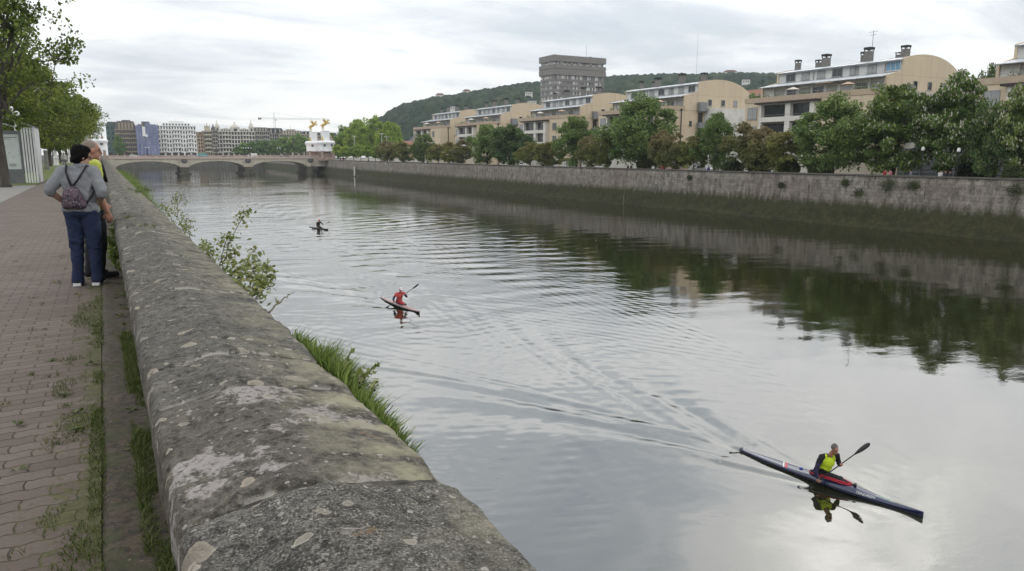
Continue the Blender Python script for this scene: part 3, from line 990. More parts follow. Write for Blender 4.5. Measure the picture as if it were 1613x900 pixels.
# quay trees: x from, x to, top, kind, distance of the row from the camera axis, what the tree looks like
FAR_Z = -1.9
QT = [
    (594, 627, 222, 'red1', 90.5, 'low olive and rust tree at the bridge end of the far quay row'),
    (619, 652, 224, 'olive2', 89.5, 'low olive tree in front of the small pink house'),
    (647, 685, 211, 'dark1', 89, 'dark green round tree right of the small pink house'),
    (676, 705, 226, 'olive1', 87, 'yellowish small tree just right of the dark round tree by the pink house'),
    (696, 722, 223, 'olive2', 87, 'small olive tree under the gable of the farthest tan apartment block'),
    (713, 744, 220, 'red2', 87, 'small purple-brown tree left of the pair of big dark trees'),
    (738, 794, 199, 'green1', 88, 'left and greener one of the pair of big dark trees on the far quay'),
    (768, 834, 197, 'dark2', 88, 'right and darker one of the pair of big dark trees on the far quay'),
    (818, 851, 223, 'olive1', 86, 'small olive tree just right of the pair of big dark trees'),
    (841, 885, 223, 'olive2', 86, 'wide olive tree below the white balconies of the third apartment block'),
    (878, 938, 187, 'green1', 87.5, 'fresh green dome tree in front of the third apartment block'),
    (914, 950, 213, 'red1', 85.5, 'olive-red tree leaning on the fresh green dome tree'),
    (938, 974, 209, 'olive2', 85.5, 'rust-tinted tree left of the tallest green tree'),
    (956, 1067, 153, 'green2', 88.5, 'tallest wide green tree rising above the middle of the quay'),
    (1025, 1063, 205, 'red2', 85, 'brick red tree under the right side of the tallest green tree'),
    (1049, 1087, 209, 'red1', 85, 'reddish tree below the drainpipe of the fourth apartment block'),
    (1076, 1113, 212, 'olive1', 85, 'dull green tree below the small balconies of the fourth apartment block'),
    (1101, 1159, 182, 'green1', 87, 'light green tree in front of the white stucco annex'),
    (1147, 1201, 193, 'red2', 85.5, 'large copper-red tree right of the white stucco annex'),
    (1177, 1233, 200, 'red1', 85.5, 'copper-red tree in front of the tan window panel of the nearest block'),
    (1211, 1265, 204, 'olive2', 85.5, 'pink-tipped green tree below the white loggias of the nearest block'),
    (1254, 1383, 153, 'green2', 87.5, 'broad bright green tree without blossom before the nearest apartment block'),
    (1352, 1481, 136, 'chest1', 88, 'dark horse chestnut thinly dotted with white candles'),
    (1450, 1568, 118, 'chest2', 88.5, 'tall horse chestnut covered in white blossom candles'),
    (1536, 1606, 160, 'dark1', 86.5, 'dark leafy tree squeezed between two blossoming chestnuts'),
    (1572, 1668, 126, 'chest2', 88, 'blossoming horse chestnut cut by the right edge of the view'),
]
for x0, x1, yt, k, X, lab in QT:
    P = on_x((x0 + x1) / 2, yt, X)
    a, b_ = ray(x0, 220), ray(x1, 220)
    ang = abs(math.atan2(a[0], a[1]) - math.atan2(b_[0], b_[1]))
    r = math.hypot(P.x, P.y) * ang / 2
    plant_tree(k, (P.x, P.y, FAR_Z), P.z - FAR_Z, r * (1.28 if k[:3] in ('oli', 'red') else 1.12), lab, 'trees along the far quay')

# pollarded row near the bridge and the tall limes behind it
for i, px in enumerate((532, 544, 556, 568, 580, 591)):
    P = on_x(px, 229 + (i % 3), bank_x(300) + 4.5 - i * .35)
    plant_tree('poll1', (P.x, P.y, FAR_Z), P.z - FAR_Z, 2.6, 'small clipped green tree in the dense row right of the white wrapped monument', 'clipped trees by the bridge')
for px, yt, r, X, k, lab in ((540, 201, 7.0, 110, 'lime1', 'leftmost yellow-green tall tree behind the clipped row beside the bridge'),
                       (562, 190, 7.5, 113, 'lime2', 'second tall yellow-green tree behind the clipped row beside the bridge'),
                       (590, 186, 7.6, 115, 'lime1', 'highest yellow-green tree at the foot of the wooded hill'),
                       (612, 194, 5.6, 112, 'lime2', 'yellow-green tall tree next to the small pink house')):
    P = on_x(px, yt, X)
    plant_tree(k, (P.x, P.y, FAR_Z), P.z - FAR_Z, r, lab, 'tall trees behind the bridge end')
row = [(374, 231), (385, 225), (396, 223), (407, 222), (418, 222), (429, 221), (440, 218), (451, 216), (462, 214), (472, 211), (482, 216)]
for i, (px, yt) in enumerate(row):
    P = on_y(px, yt, (446 - i * 2.2) * 1.36)
    lab = ('smallest green tree at the left end of the row behind the bridge' if i == 0 else
           'tallest green tree of the row behind the bridge beside the white monument' if i == 9 else
           'last green tree of the row behind the bridge half hidden by the white monument' if i == 10 else
           'rounded green tree within the even row behind the bridge')
    plant_tree('far1' if i % 2 else 'far2', (P.x, P.y, .3), P.z - .3, 4.7 if i else 3.6, lab, 'trees in the row behind the bridge')
P = on_y(186, 214, 590); plant_tree('far1', (P.x, P.y, .3), P.z - .3, 4.0, 'green tree between the left white monument and the brown building', None)
for px, yt, X, r, lab in ((1176, 152, 150, 4.5, 'bushy tree under the long brick roof between the two nearest apartment blocks'),
                      (1196, 154, 148, 4, 'darker bushy tree touching the corner of the nearest apartment block'),
                      (1522, 119, 140, 5, 'treetop showing behind the curved gable of the nearest block'),
                      (1568, 104, 128, 3.2, 'thin treetop left of the apartment block at the right edge')):
    P = on_x(px, yt, X)
    plant_tree('green1' if px < 1500 else 'dark2', (P.x, P.y, FAR_Z), P.z - FAR_Z, r, lab, 'trees between the apartment blocks')

# clipped dark balls and a box hedge under the quay trees
def ball(seed, flat=False):
    rng = np.random.default_rng(seed)
    n = 2600
    v = rng.normal(size=(n, 3)); v /= np.linalg.norm(v, axis=1, keepdims=True)
    P = v * rng.uniform(.86, 1.04, (n, 1)) * np.array([1.0, 1.0, .95]); P[:, 2] += .95
    D = v * .6 + rng.normal(size=(n, 3)) * .7; D /= np.linalg.norm(D, axis=1, keepdims=True)
    V, F = leaves(P, D, .30, .8, rng)
    return V, F
V, F = ball(3)
b0 = mesh_np('clipped_bush', V, F, LM['hedge'])
spots = [(1019, 262, 87, 1.75, 'large dark clipped bush behind the trunk of the tallest green tree'), (1154, 262, 86, 1.35, 'dark ball bush below the copper-red trees, left of two'), (1195, 262, 86, 1.35, 'dark ball bush below the copper-red trees, right of two'),
         (1242, 266, 86, 1.45, 'broad dark ball bush under the pink-tipped tree'), (1292, 267, 86, 1.45, 'dark ball bush under the left side of the bright green tree'), (1600, 274, 86, 1.2, 'dark round bush at the right edge of the quay')]
for i, (px, py, X, r, lab) in enumerate(spots):
    o = b0 if i == 0 else b0.copy()
    if i: COL.objects.link(o)
    P = on_x(px, py, X); o.location = (P.x, P.y, FAR_Z); o.scale = (r, r, r * 1.0); o.rotation_euler = (0, 0, i)
    tag(o, lab, 'bush', 'clipped bushes on the far quay')
rng = np.random.default_rng(8); n = 5000
Pb = rng.uniform(-1, 1, (n, 3)); k = np.argmax(np.abs(Pb), axis=1); Pb[np.arange(n), k] = np.sign(Pb[np.arange(n), k]) * rng.uniform(.9, 1.03, n)
Pb = Pb * np.array([.8, 2.0, 1.6]) + np.array([0, 0, 1.6])
D = rng.normal(size=(n, 3)); D /= np.linalg.norm(D, axis=1, keepdims=True)
V, F = leaves(Pb, D, .34, .8, rng)
o = mesh_np('box_hedge', V, F, LM['hedge']); P = on_x(1537, 268, 90); o.location = (P.x, P.y, FAR_Z)
tag(o, 'dark square clipped hedge between the two blossoming chestnut trunks', 'hedge')

# ------------------------------------------------------------------ promenade trees on the left
proto('prom1', 31, 13.0, 4.9, 2.7, 150, 62, .20, 'prom', .24, nlimb=34, twigs=3, clr=.15, shell=.5, aspect=.75, fork=2.6)
proto('prom2', 32, 11.5, 5.0, 2.3, 170, 95, .21, 'prom', .28, nlimb=26, twigs=2, clr=.17, shell=.5, aspect=.75, fork=2.6)
proto('prom3', 33, 11.5, 5.0, 2.3, 170, 95, .21, 'prom', .28, nlimb=26, twigs=2, clr=.17, shell=.5, aspect=.75, fork=2.6)
PT = [(-4.12, 43, 12.2, 4.0, 'prom1', 'open-crowned tree with dark branches beside the glazed shelter, nearest on the left bank'),
      (-6.2, 62, 11.0, 4.9, 'prom2', 'leafy promenade tree just behind the shelter'),
      (-6.0, 77, 10.6, 5.2, 'prom3', 'promenade tree standing by the stump-like posts on the lawn'),
      (-5.8, 93, 10.6, 5.4, 'prom2', 'promenade tree with its trunk before the red car'),
      (-6.0, 114, 10.8, 5.6, 'prom3', 'promenade tree left of the first white pillar'),
      (-6.2, 133, 11.5, 6.0, 'prom2', 'promenade tree between the first and second white pillars'),
      (-6.2, 155, 12.0, 6.2, 'prom3', 'promenade tree behind the last white pillar'),
      (-6.2, 180, 13, 6.4, 'prom2', 'promenade tree far down the lawn behind the two onlookers'),
      (-6.5, 210, 14, 6.4, 'prom3', 'last promenade tree before the left wrapped monument'),
      (-14, 60, 13, 5.5, 'prom3', 'street tree on the far side of the left road behind the shelter roof'),
      (-15, 90, 13, 5.5, 'prom2', 'street tree on the far side of the left road behind the red car')]
for i, (x, y, h, r, k, lab) in enumerate(PT):
    plant_tree(k, (x, y, .02), h, r, lab, 'trees along the left promenade', rz=i * 1.9)
# ------------------------------------------------------------------ building kit
m_tan, nt, b = new_mat('tan_render')
co = objco(nt); sp = N(nt, 'ShaderNodeSeparateXYZ'); L(nt, co, sp.inputs[0])
c = mixc(nt, ramp(nt, noise(nt, co, .30, 5, .6), [(.35, 0.0), (.68, 1.0)]), (.555, .465, .34), (.51, .425, .31))
c = mixc(nt, ramp(nt, noise(nt, objco(nt, 'Object', (1.1, 1.1, .07)), 1.0, 6, .7), [(.52, 0.0), (.70, .38)]), c, (.24, .195, .145))
gz = math_n(nt, 'FRACT', math_n(nt, 'DIVIDE', math_n(nt, 'ADD', sp.outputs[2], .2), 3.25))
c = mixc(nt, ramp(nt, gz, [(0.0, .45), (.012, .45), (.016, 0.0)], 'CONSTANT'), c, (.20, .16, .12))
L(nt, c, b.inputs['Base Color']); b.inputs['Roughness'].default_value = .9; b.inputs['Specular IOR Level'].default_value = .25
m_tan2 = M('tan_parapet', (.43, .345, .255), (.36, .29, .22), .8, .9)
m_white = M('white_render', (.62, .60, .555), (.54, .52, .47), .5, .9)
m_stucco = M('white_stucco', (.66, .65, .61), (.44, .44, .41), .45, .9, bmp=.2)
m_zinc = M('zinc', (.62, .64, .66), (.50, .52, .545), 1.2, .45, metal=.35)
m_upper = M('grey_storey', (.56, .56, .535), (.47, .47, .45), .7, .85)
m_darkslab = M('dark_canopy', (.055, .045, .038), (.035, .03, .028), 2, .85)
m_glass = M('window_glass', (.020, .024, .028), (.05, .055, .06), .35, .12, spec=.6)
m_shut = M('roller_blind', (.33, .335, .33), (.26, .265, .265), .6, .7)
m_frame = M('frame', (.30, .30, .29), None, 3, .6)
m_framew = M('frame_white', (.60, .60, .57), None, 3, .6)
m_framed = M('frame_dark', (.06, .055, .05), None, 3, .6)
m_chim = M('chimney_block', (.20, .19, .175), (.11, .105, .10), 3, .9)
m_cap = M('chimney_cap', (.035, .034, .034), None, 3, .8)
m_metal = M('grey_metal', (.23, .24, .25), (.19, .20, .21), 2, .5, metal=.3)
m_dark = M('black_metal', (.02, .02, .022), None, 3, .5)
m_bluegl = M('blue_panes', (.16, .30, .40), (.10, .20, .30), .8, .3)
m_awn = M('awning', (.48, .36, .26), None, 1, .8)

_WM = {}
def win_mesh(w_, h, kind, panes=2, depth=.0):
    key = (round(w_, 2), round(h, 2), kind, panes)
    if key in _WM: return _WM[key]
    fr, gl = {'blind': (m_frame, m_shut), 'glass': (m_frame, m_glass), 'dark': (m_framed, m_glass), 'white': (m_framew, m_glass), 'whiteblind': (m_framew, m_shut), 'blue': (m_framew, m_bluegl)}[kind]
    mb = MB(); t = .07
    mb.cur = 1; mb.box(-w_ / 2 + t * .5, w_ / 2 - t * .5, -.03, .05, t * .5, h - t * .5)
    mb.cur = 0
    mb.box(-w_ / 2, -w_ / 2 + t, -.075, .05, 0, h); mb.box(w_ / 2 - t, w_ / 2, -.075, .05, 0, h)
    mb.box(-w_ / 2 + t, w_ / 2 - t, -.07, .05, 0, t); mb.box(-w_ / 2 + t, w_ / 2 - t, -.07, .05, h - t, h)
    for i in range(1, panes):
        x = -w_ / 2 + w_ * i / panes
        mb.box(x - t * .4, x + t * .4, -.065, .04, t, h - t)
    mb.box(-w_ / 2 - .08, w_ / 2 + .08, -.16, .05, -.09, -.004)
    o = mb.build('window', [fr, gl]); _WM[key] = o.data
    bpy.data.objects.remove(o)
    return _WM[key]


def window(parent, loc, rz, w_, h, kind='glass', panes=2, name='window'):
    o = bpy.data.objects.new(name, win_mesh(w_, h, kind, panes)); link(o, parent)
    o.location = loc; o.rotation_euler = (0, 0, rz)
    return o
FX = -math.pi / 2       # facing the river (-X)

# ------------------------------------------------------------------ stepped riverside apartment blocks
def arc(n=14):
    pts = []
    P0, P1, P2, P3 = (8, 18.72), (12.5, 19.9), (18.6, 20.1), (23, 17.0)
    for i in range(n + 1):
        t = i / n
        pts.append(tuple((1 - t) ** 3 * a + 3 * (1 - t) ** 2 * t * b_ + 3 * (1 - t) * t * t * c + t ** 3 * d for a, b_, c, d in zip(P0, P1, P2, P3)))
    return pts
ARC = arc()
LEN = 26.0

def apartment(loc, label):
    t = thing('apartment_block', label, 'apartment building', loc, 0, 'stepped tan apartment blocks behind the quay trees')
    mb = MB()
    mb.box(0, 23, 0, LEN, -1, 12.8)
    mb.build('wall', m_tan, t)
    mb = MB()
    mb.box(-.12, .22, -.12, LEN + .12, 12.803, 13.7); mb.box(.22, 4.2, -.12, .2, 12.803, 13.68); mb.box(.22, 4.2, LEN - .2, LEN + .12, 12.803, 13.68)
    mb.build('parapet', m_tan2, t)
    g = [(4.0, 12.8), (4.0, 15.95), (8.0, 16.95)] + [(x, z + .12) for x, z in ARC] + [(23, 12.8)]
    for y0, y1 in ((-.06, .34), (LEN - .34, LEN + .06)):
        mb = MB(); mb.prism([(a, b_) for a, b_ in g][::-1], y0, y1); mb.build('gable', m_tan, t)
    mb = MB(); mb.box(4.3, 4.6, .34, LEN - .34, 12.8, 15.7); mb.box(8.1, 8.4, .34, LEN - .34, 15.6, 18.65)
    for k in range(1, 9): mb.box(4.12, 4.3, .3 + k * 2.85 - .09, .3 + k * 2.85 + .09, 12.8, 15.7)
    mb.build('set_back_storey', m_upper, t)
    mb = MB(); mb.prism([(2.9, 15.62), (8.1, 16.62), (8.1, 16.80), (2.9, 15.80)], .345, LEN - .345)
    for k in range(14): mb.prism([(2.9, 15.80), (8.1, 16.80), (8.1, 16.86), (2.9, 15.86)], 1.2 + k * 1.8, 1.26 + k * 1.8)
    mb.build('eave_roof', m_zinc, t)
    up = [(7.35, 18.58)] + ARC[1:]
    lo = [(x, z - .2) for x, z in up]
    mb = MB(); mb.prism(up[::-1] + lo, .345, LEN - .345)
    for k in range(14):
        y = 1.2 + k * 1.8
        mb.prism(([(x, z + .05) for x, z in up])[::-1] + [(x, z - .01) for x, z in up], y, y + .07)
    mb.build('roof', m_zinc, t)
    for k, (kind, w_) in enumerate((('blind', 1.9), ('glass', 1.9), ('whiteblind', 2.0), ('blind', 1.6), ('glass', 1.9), ('blind', 2.0), ('glass', 1.7), ('blind', 1.9))):
        window(t, (4.28, 1.9 + k * 2.85, 12.95), FX, w_ + .3, 2.2, kind, 2, 'terrace_door')
    for k, kind in enumerate(('glass', 'blind', 'blind', 'glass', 'blind', 'blind', 'glass')):
        window(t, (8.08, 2.4 + k * 3.4, 16.95), FX, 1.7 if k % 3 else 2.1, 1.35, kind, 2)
    mb = MB(); mb.tube([(-.0, .2, 14.1), (-.0, LEN - .2, 14.1)], .03, 5)
    for k in range(14): mb.tube([(0, .4 + k * 1.93, 13.7), (0, .4 + k * 1.93, 14.1)], .02, 4)
    mb.build('terrace_rail', m_metal, t)
    # white bay with loggias
    mb = MB(); y0, y1 = 9.6, 21.6
    for z0, z1 in ((-1, 3.6), (5.9, 6.8), (9.2, 10.05), (12.2, 12.35)): mb.box(-1.0, -.02, y0, y1, z0, z1)
    for a, b_ in ((y0, y0 + .9), (14.6, 15.7), (y1 - .5, y1)):
        for z0, z1 in ((3.6, 5.9), (6.8, 9.2), (10.05, 12.2)): mb.box(-.97, -.02, a + .003, b_ - .003, z0, z1)
    mb.build('white_bay', m_white, t)
    for z in (3.62, 6.82, 10.07):
        window(t, (-.12, 12.55, z), FX, 4.0, 2.1, 'dark', 4, 'loggia_window')
        window(t, (-.12, 18.4, z), FX, 5.3, 2.1, 'dark', 5, 'loggia_window')
    mb = MB()
    for z in (6.05, 9.35):
        mb.tube([(-.98, y0 + 1, z + 1.05), (-.98, y1 - .6, z + 1.05)], .03, 5)
    mb.build('loggia_rail', m_metal, t)
    mb = MB(); mb.box(-1.55, -.125, 8.9, 22.3, 12.36, 12.66); mb.build('canopy', m_darkslab, t)
    for z in (9.9, 6.5, 3.4):
        window(t, (-.02, 24.1, z), FX, 2.3, 2.1, 'blind', 2); window(t, (-.02, 6.2, z), FX, 2.0, 1.9, 'glass', 2)
    # near gable: small windows, metal balconies, drainpipe, stucco annex
    for x, kd in ((11.2, 'glass'), (15.1, 'glass'), (18.8, 'blind')):
        window(t, (x, -.08, 14.0), 0, 1.1, 1.3, kd, 1)
    for z in (9.6, 6.2): window(t, (5.9, -.02, z), 0, .7, 1.0, 'dark', 1)
    for z in (10.4, 7.2): window(t, (8.6, -.02, z), 0, 1.3, 2.0, 'dark', 1, 'balcony_door')
    for z0, z1 in ((12.9, 14.6), (9.3, 10.3), (6.1, 7.1)):
        mb = MB(); mb.box(7.6, 9.55, -1.1, -.125, z0, z1); mb.box(7.5, 9.6, -1.2, -.123, z0 - .22, z0 - .003); mb.build('balcony', m_metal, t)
    mb = MB(); mb.box(9.7, 22.6, -1.9, -.065, -1, 13.45); mb.build('annex', m_stucco, t)
    window(t, (12.6, -1.92, 9.7), 0, 1.2, 1.2, 'dark', 1)
    mb = MB(); mb.tube([(3.1, -.22, 0), (3.1, -.22, 13.0)], .11, 6); mb.box(2.9, 3.3, -.4, -.02, 12.7, 13.1); mb.build('drainpipe', m_darkslab, t)
    # things the tenants keep on the terrace
    rg = np.random.default_rng(4)
    for y in (1.4, 3.0, 7.6, 12.5, 13.6, 19.3, 22.0):
        mb = MB(); s_ = rg.uniform(.25, .45); mb.lathe([(s_ * .6, 12.8), (s_ * .8, 13.4)], 8, (.9, y, 0)); pt = mb.build('planter', m_darkslab, t)
        Q = rg.normal(size=(90, 3)) * np.array([.28, .34, .36]) + np.array([.9, y, 13.9]); Dq = rg.normal(size=(90, 3)); Dq /= np.linalg.norm(Dq, axis=1, keepdims=True)
        Vq, Fq = leaves(Q, Dq, .22, .6, rg); mesh_np('foliage', Vq, Fq, LM['dark'], pt)
    for y in (5.2, 16.4):
        mb = MB(); mb.tube([(1.6, y, 12.8), (1.6, y, 15.0)], .03, 5); mb.lathe([(1.25, 14.75), (.1, 15.2)], 8, (1.6, y, 0)); mb.build('parasol', m_awn if y < 10 else m_white, t)
    mb = MB(); mb.tube([(2.85, .3, 15.66), (2.85, LEN - .3, 15.66)], .09, 6); mb.tube([(7.3, .3, 18.5), (7.3, LEN - .3, 18.5)], .09, 6)
    for y in (8.9, 17.6): mb.tube([(7.3, y, 18.5), (8.0, y, 18.2), (8.0, y, 16.9)], .06, 5); mb.tube([(2.85, y, 15.6), (4.2, y, 15.3), (4.2, y, 12.9)], .06, 5)
    mb.build('gutter', m_metal, t)
    # chimneys with dark cowls
    for y, x, s, hh in ((2.2, 11.3, 1.0, 1.9), (8.5, 10.6, 1.1, 2.3), (10.6, 12.2, .8, 1.9), (17.5, 11.0, 1.1, 2.2), (19.8, 11.8, .8, 1.5), (24.0, 11.2, .8, 1.9), (3.9, 13.0, 1.5, 1.1)):
        mb = MB(); mb.box(x - s / 2, x + s / 2, y - s / 2, y + s / 2, 18.6, 19.2 + hh * .75)
        c = mb.build('chimney', m_chim, t)
        mb = MB(); q = s * .58
        mb.box(x - q, x + q, y - q, y + q, 19.2 + hh * .75 + .30, 19.2 + hh + .1)
        for dx in (-1, 1):
            for dy in (-1, 1): mb.box(x + dx * q * .8 - .06, x + dx * q * .8 + .06, y + dy * q * .8 - .06, y + dy * q * .8 + .06, 19.2 + hh * .75, 19.2 + hh * .75 + .3)
        mb.build('cowl', m_cap, c)
    return t
AB = [(78.2, 'nearest full tan apartment block, curved gable rising above the chestnut trees'),
      (125.6, 'tan apartment block behind the tallest green tree, with a white stucco annex'),
      (165.6, 'tan apartment block directly in front of the grey office tower'),
      (210.3, 'tan apartment block whose gable stands left of the grey office tower'),
      (249.0, 'farthest tan apartment block, next to the small pink house'),
      (35.5, 'apartment block cut off by the right edge above the blossoming trees')]
ab0 = apartment((107, AB[0][0], FAR_Z), AB[0][1])
for y, lab in AB[1:]:
    dup(ab0, (107, y, FAR_Z), None, None, lab)
# what only the nearest block has
mb = MB(); mb.prism([(2.6, 15.5), (4.3, 15.9), (4.3, 15.96), (2.6, 15.56)], 9.2, 12.6); mb.build('awning', m_awn, ab0)
window(ab0, (8.0, 1.9, 16.95), FX, 2.6, 1.5, 'blue', 3)
mb = MB(); mb.tube([(11.2, 8.4, 21), (11.2, 8.4, 24.4)], .05, 5)
for z, l in ((24.2, .9), (23.7, .6)): mb.tube([(11.2, 8.4 - l, z), (11.2, 8.4 + l, z)], .03, 4)
mb.build('aerial', m_metal, ab0)
# garden walls, hoardings and low house fronts seen under the trees
m_cream = M('cream_wall', (.50, .45, .36), (.42, .38, .30), .5, .9)
m_pinkw = M('pink_wall', (.50, .36, .31), (.44, .31, .27), .5, .9)
m_hoard = M('grey_hoarding', (.14, .15, .155), (.10, .105, .11), .4, .7)
gw = [(40, 51.5, 3.0, m_cream, 'cream garden wall behind the chestnut trunks at the right'), (52, 68, 4.2, m_hoard, 'grey site hoarding behind the dark chestnut trunk'),
      (70, 80, 3.2, m_cream, 'cream wall with a dark opening beside the red pedestrians'), (82, 98, 3.0, m_white, 'white garden wall under the bright green tree'), (99, 112, 2.6, m_white, 'white garden wall behind the ball bushes'),
      (113, 122, 2.3, m_pinkw, 'pale pink garden wall right of the tallest green tree'), (126, 150, 3, m_white, 'white garden wall behind the tallest green tree'),
      (160, 190, 2.6, m_white, 'white wall under the fresh green dome tree'), (200, 236, 2.6, m_cream, 'pale wall behind the pair of big dark trees'), (240, 345, 1.9, m_white, 'long low pale wall towards the bridge')]
for y0, y1, h, m, lab in gw:
    t = thing('garden_wall', lab, 'wall', (100.5, y0, FAR_Z), 0, 'walls behind the quay trees')
    mb = MB(); mb.box(0, .3, 0, y1 - y0, -.1, h); mb.build('wall_panel', m, t)
    mb = MB(); mb.box(-.06, .36, -.05, y1 - y0 + .05, h + .003, h + .12); mb.build('coping', m_conc, t)
    if m is m_hoard:
        mb = MB()
        for k in range(7): mb.box(-.12, -.01, .5 + k * 2.4, .58 + k * 2.4, 0, h - .1)
        for z in (.9, 1.5, 2.1): mb.box(-.1, -.01, .2, 15.6, z, z + .12)
        mb.build('rails', m_metal, t)

# ------------------------------------------------------------------ grey office tower
m_conct = M('tower_concrete', (.155, .148, .138), (.21, .20, .188), .9, .9, stretch=(1, 1, .15))
m_strip, nt, b = new_mat('tower_glazing')
co = objco(nt)
sp = N(nt, 'ShaderNodeSeparateXYZ'); L(nt, co, sp.inputs[0])
cv = N(nt, 'ShaderNodeCombineXYZ'); L(nt, math_n(nt, 'ADD', sp.outputs[0], sp.outputs[1]), cv.inputs[0]); L(nt, sp.outputs[2], cv.inputs[1])
bk = N(nt, 'ShaderNodeTexBrick'); bk.offset = 0; bk.inputs['Scale'].default_value = 1; bk.inputs['Brick Width'].default_value = 1.15; bk.inputs['Row Height'].default_value = 3.1
bk.inputs['Mortar Size'].default_value = .07; bk.inputs['Color1'].default_value = (0, 0, 0, 1); bk.inputs['Color2'].default_value = (1, 1, 1, 1); bk.inputs['Mortar'].default_value = (.25, .25, .25, 1)
L(nt, cv.outputs[0], bk.inputs['Vector'])
L(nt, ramp(nt, bk.outputs['Color'], [(0, (.06, .065, .07)), (.35, (.14, .14, .14)), (.55, (.30, .30, .285)), (.8, (.52, .52, .50))]), b.inputs['Base Color'])
b.inputs['Roughness'].default_value = .4
P = on_d(872, 86, 460); HT = P.z
x1 = on_y(955, 92, P.y).x - P.x
y1 = on_x(849, 88, P.x).y - P.y
t = thing('office_tower', 'tall grey concrete slab tower with ribbon windows behind the apartment blocks', 'tower', (P.x, P.y, 0))
mb = MB(); mb.box(.9, x1 - 1.2, 1.2, y1 - 1.0, -2, HT - 1); mb.build('wall', m_strip, t)
mb = MB()
z = 2.0
while z < HT - 13.5:
    mb.box(.55, x1 - .85, .85, y1 - .65, z, z + 1.35); z += 3.1
for k in range(5): mb.box(.4 + k * (x1 - 1.6) / 4.0, 1.0 + k * (x1 - 1.6) / 4.0, .70, 1.3, -2, HT - 6)
mb.box(.45, 1.05, 1.4, y1 - .7, z, z + .6)
mb.build('spandrels', m_conct, t)
mb = MB(); mb.box(0, x1, 0, y1, HT - 3.6, HT); mb.build('parapet', m_conct, t)
mb = MB(); mb.box(0, x1, 0, y1, HT - 11.4, HT - 8.2); mb.box(.25, x1 - .25, .25, y1 - .25, HT - 8.2, HT - 7.7); mb.box(0, x1, 0, y1, HT - 7.7, HT - 5.4); mb.build('cornice', m_conct, t)
for k, (xx, s) in enumerate(((3, 1.2), (x1 * .32, .8), (x1 * .75, 1.4))):
    mb = MB(); mb.box(xx, xx + s, 4, 5, HT, HT + s * .6); mb.build('roof_vent', m_dark, t)
mb = MB(); mb.tube([(x1 * .7, 5, HT), (x1 * .7, 5, HT + 7.5)], .10, 5); mb.build('mast', m_metal, t)

# ------------------------------------------------------------------ low houses on the right bank
P0, P1 = on_x(621, 233, 125), on_x(649, 225, 125)
t = thing('pink_house', 'small salmon pink gabled house above the rust-tinted trees', 'house', (P1.x, (P0.y + P1.y) / 2, FAR_Z))
W = abs(P0.y - P1.y) / 2; hz = P1.z - FAR_Z
m_pk = M('salmon_wall', (.52, .34, .25), (.47, .30, .22), .6, .9)
m_tile = M('clay_tiles', (.24, .11, .07), (.17, .085, .06), 2, .9)
mb = MB(); mb.prism([(-W, -1), (W, -1), (W, hz * .82), (0, hz * 1.06), (-W, hz * .82)], 0, 16, axis='x'); mb.build('wall', m_pk, t)
mb = MB(); mb.prism([(-W - .5, hz * .80), (0, hz * 1.085), (W + .5, hz * .80), (W + .5, hz * .83), (0, hz * 1.115), (-W - .5, hz * .83)], -.4, 16.4, axis='x'); mb.build('roof', m_tile, t)
for yy in (-W * .5, 0, W * .5): window(t, (-.02, yy, hz * .55), FX, 1.2, 1.5, 'white', 2)
P0 = on_x(656, 226, 140)
t = thing('slate_house', 'dark slate roofed building between the pink house and the farthest apartment block', 'house', (P0.x, P0.y, FAR_Z))
m_slate = M('slate', (.055, .062, .075), (.04, .045, .055), 1.5, .7)
mb = MB(); mb.box(0, 14, -12, 12, -1, 9.6); mb.build('wall', m_white, t)
mb = MB(); mb.prism([(-.5, 9.6), (14.5, 9.6), (11, 13.2), (4, 13.6)], -12.5, 12.5); mb.build('roof', m_slate, t)
mb = MB(); mb.box(5, 9, -8, 1, 13.3, 15.8); mb.build('penthouse', m_white, t)
for yy in (-9, -4, 1, 6): window(t, (-.02, yy, 6), FX, 1.4, 1.7, 'dark', 2)
P0, P1 = on_x(1166, 150, 190), on_x(1218, 147, 190)
t = thing('brick_hall', 'long low hall with a red tiled roof between the two nearest apartment blocks', 'hall', (190, P1.y - 12, FAR_Z))
hz = P0.z - FAR_Z
mb = MB(); mb.box(0, 16, 0, P0.y - P1.y + 34, -1, hz - 1); mb.build('wall', m_cream, t)
mb = MB(); mb.prism([(-.6, hz - 1), (16.6, hz - 1), (8, hz + 2.2)], -.5, P0.y - P1.y + 34.5); mb.build('roof', m_tile, t)
P0 = on_x(1172, 170, 135)
t = thing('concrete_house', 'plain grey rendered house end between the two nearest apartment blocks', 'house', (133, P0.y - 1, FAR_Z))
mb = MB(); mb.box(0, 9, -4, 9, -1, P0.z - FAR_Z + 1.5); mb.build('wall', M('grey_render', (.20, .19, .165), (.16, .155, .14), .8, .9), t)
window(t, (4, -4.02, 6), 0, 1.2, 1.5, 'dark', 2)
mb = MB(); mb.box(-.2, 9.2, -4.2, 9.2, P0.z - FAR_Z + 1.503, P0.z - FAR_Z + 1.75); mb.build('roof_edge', m_conct, t)

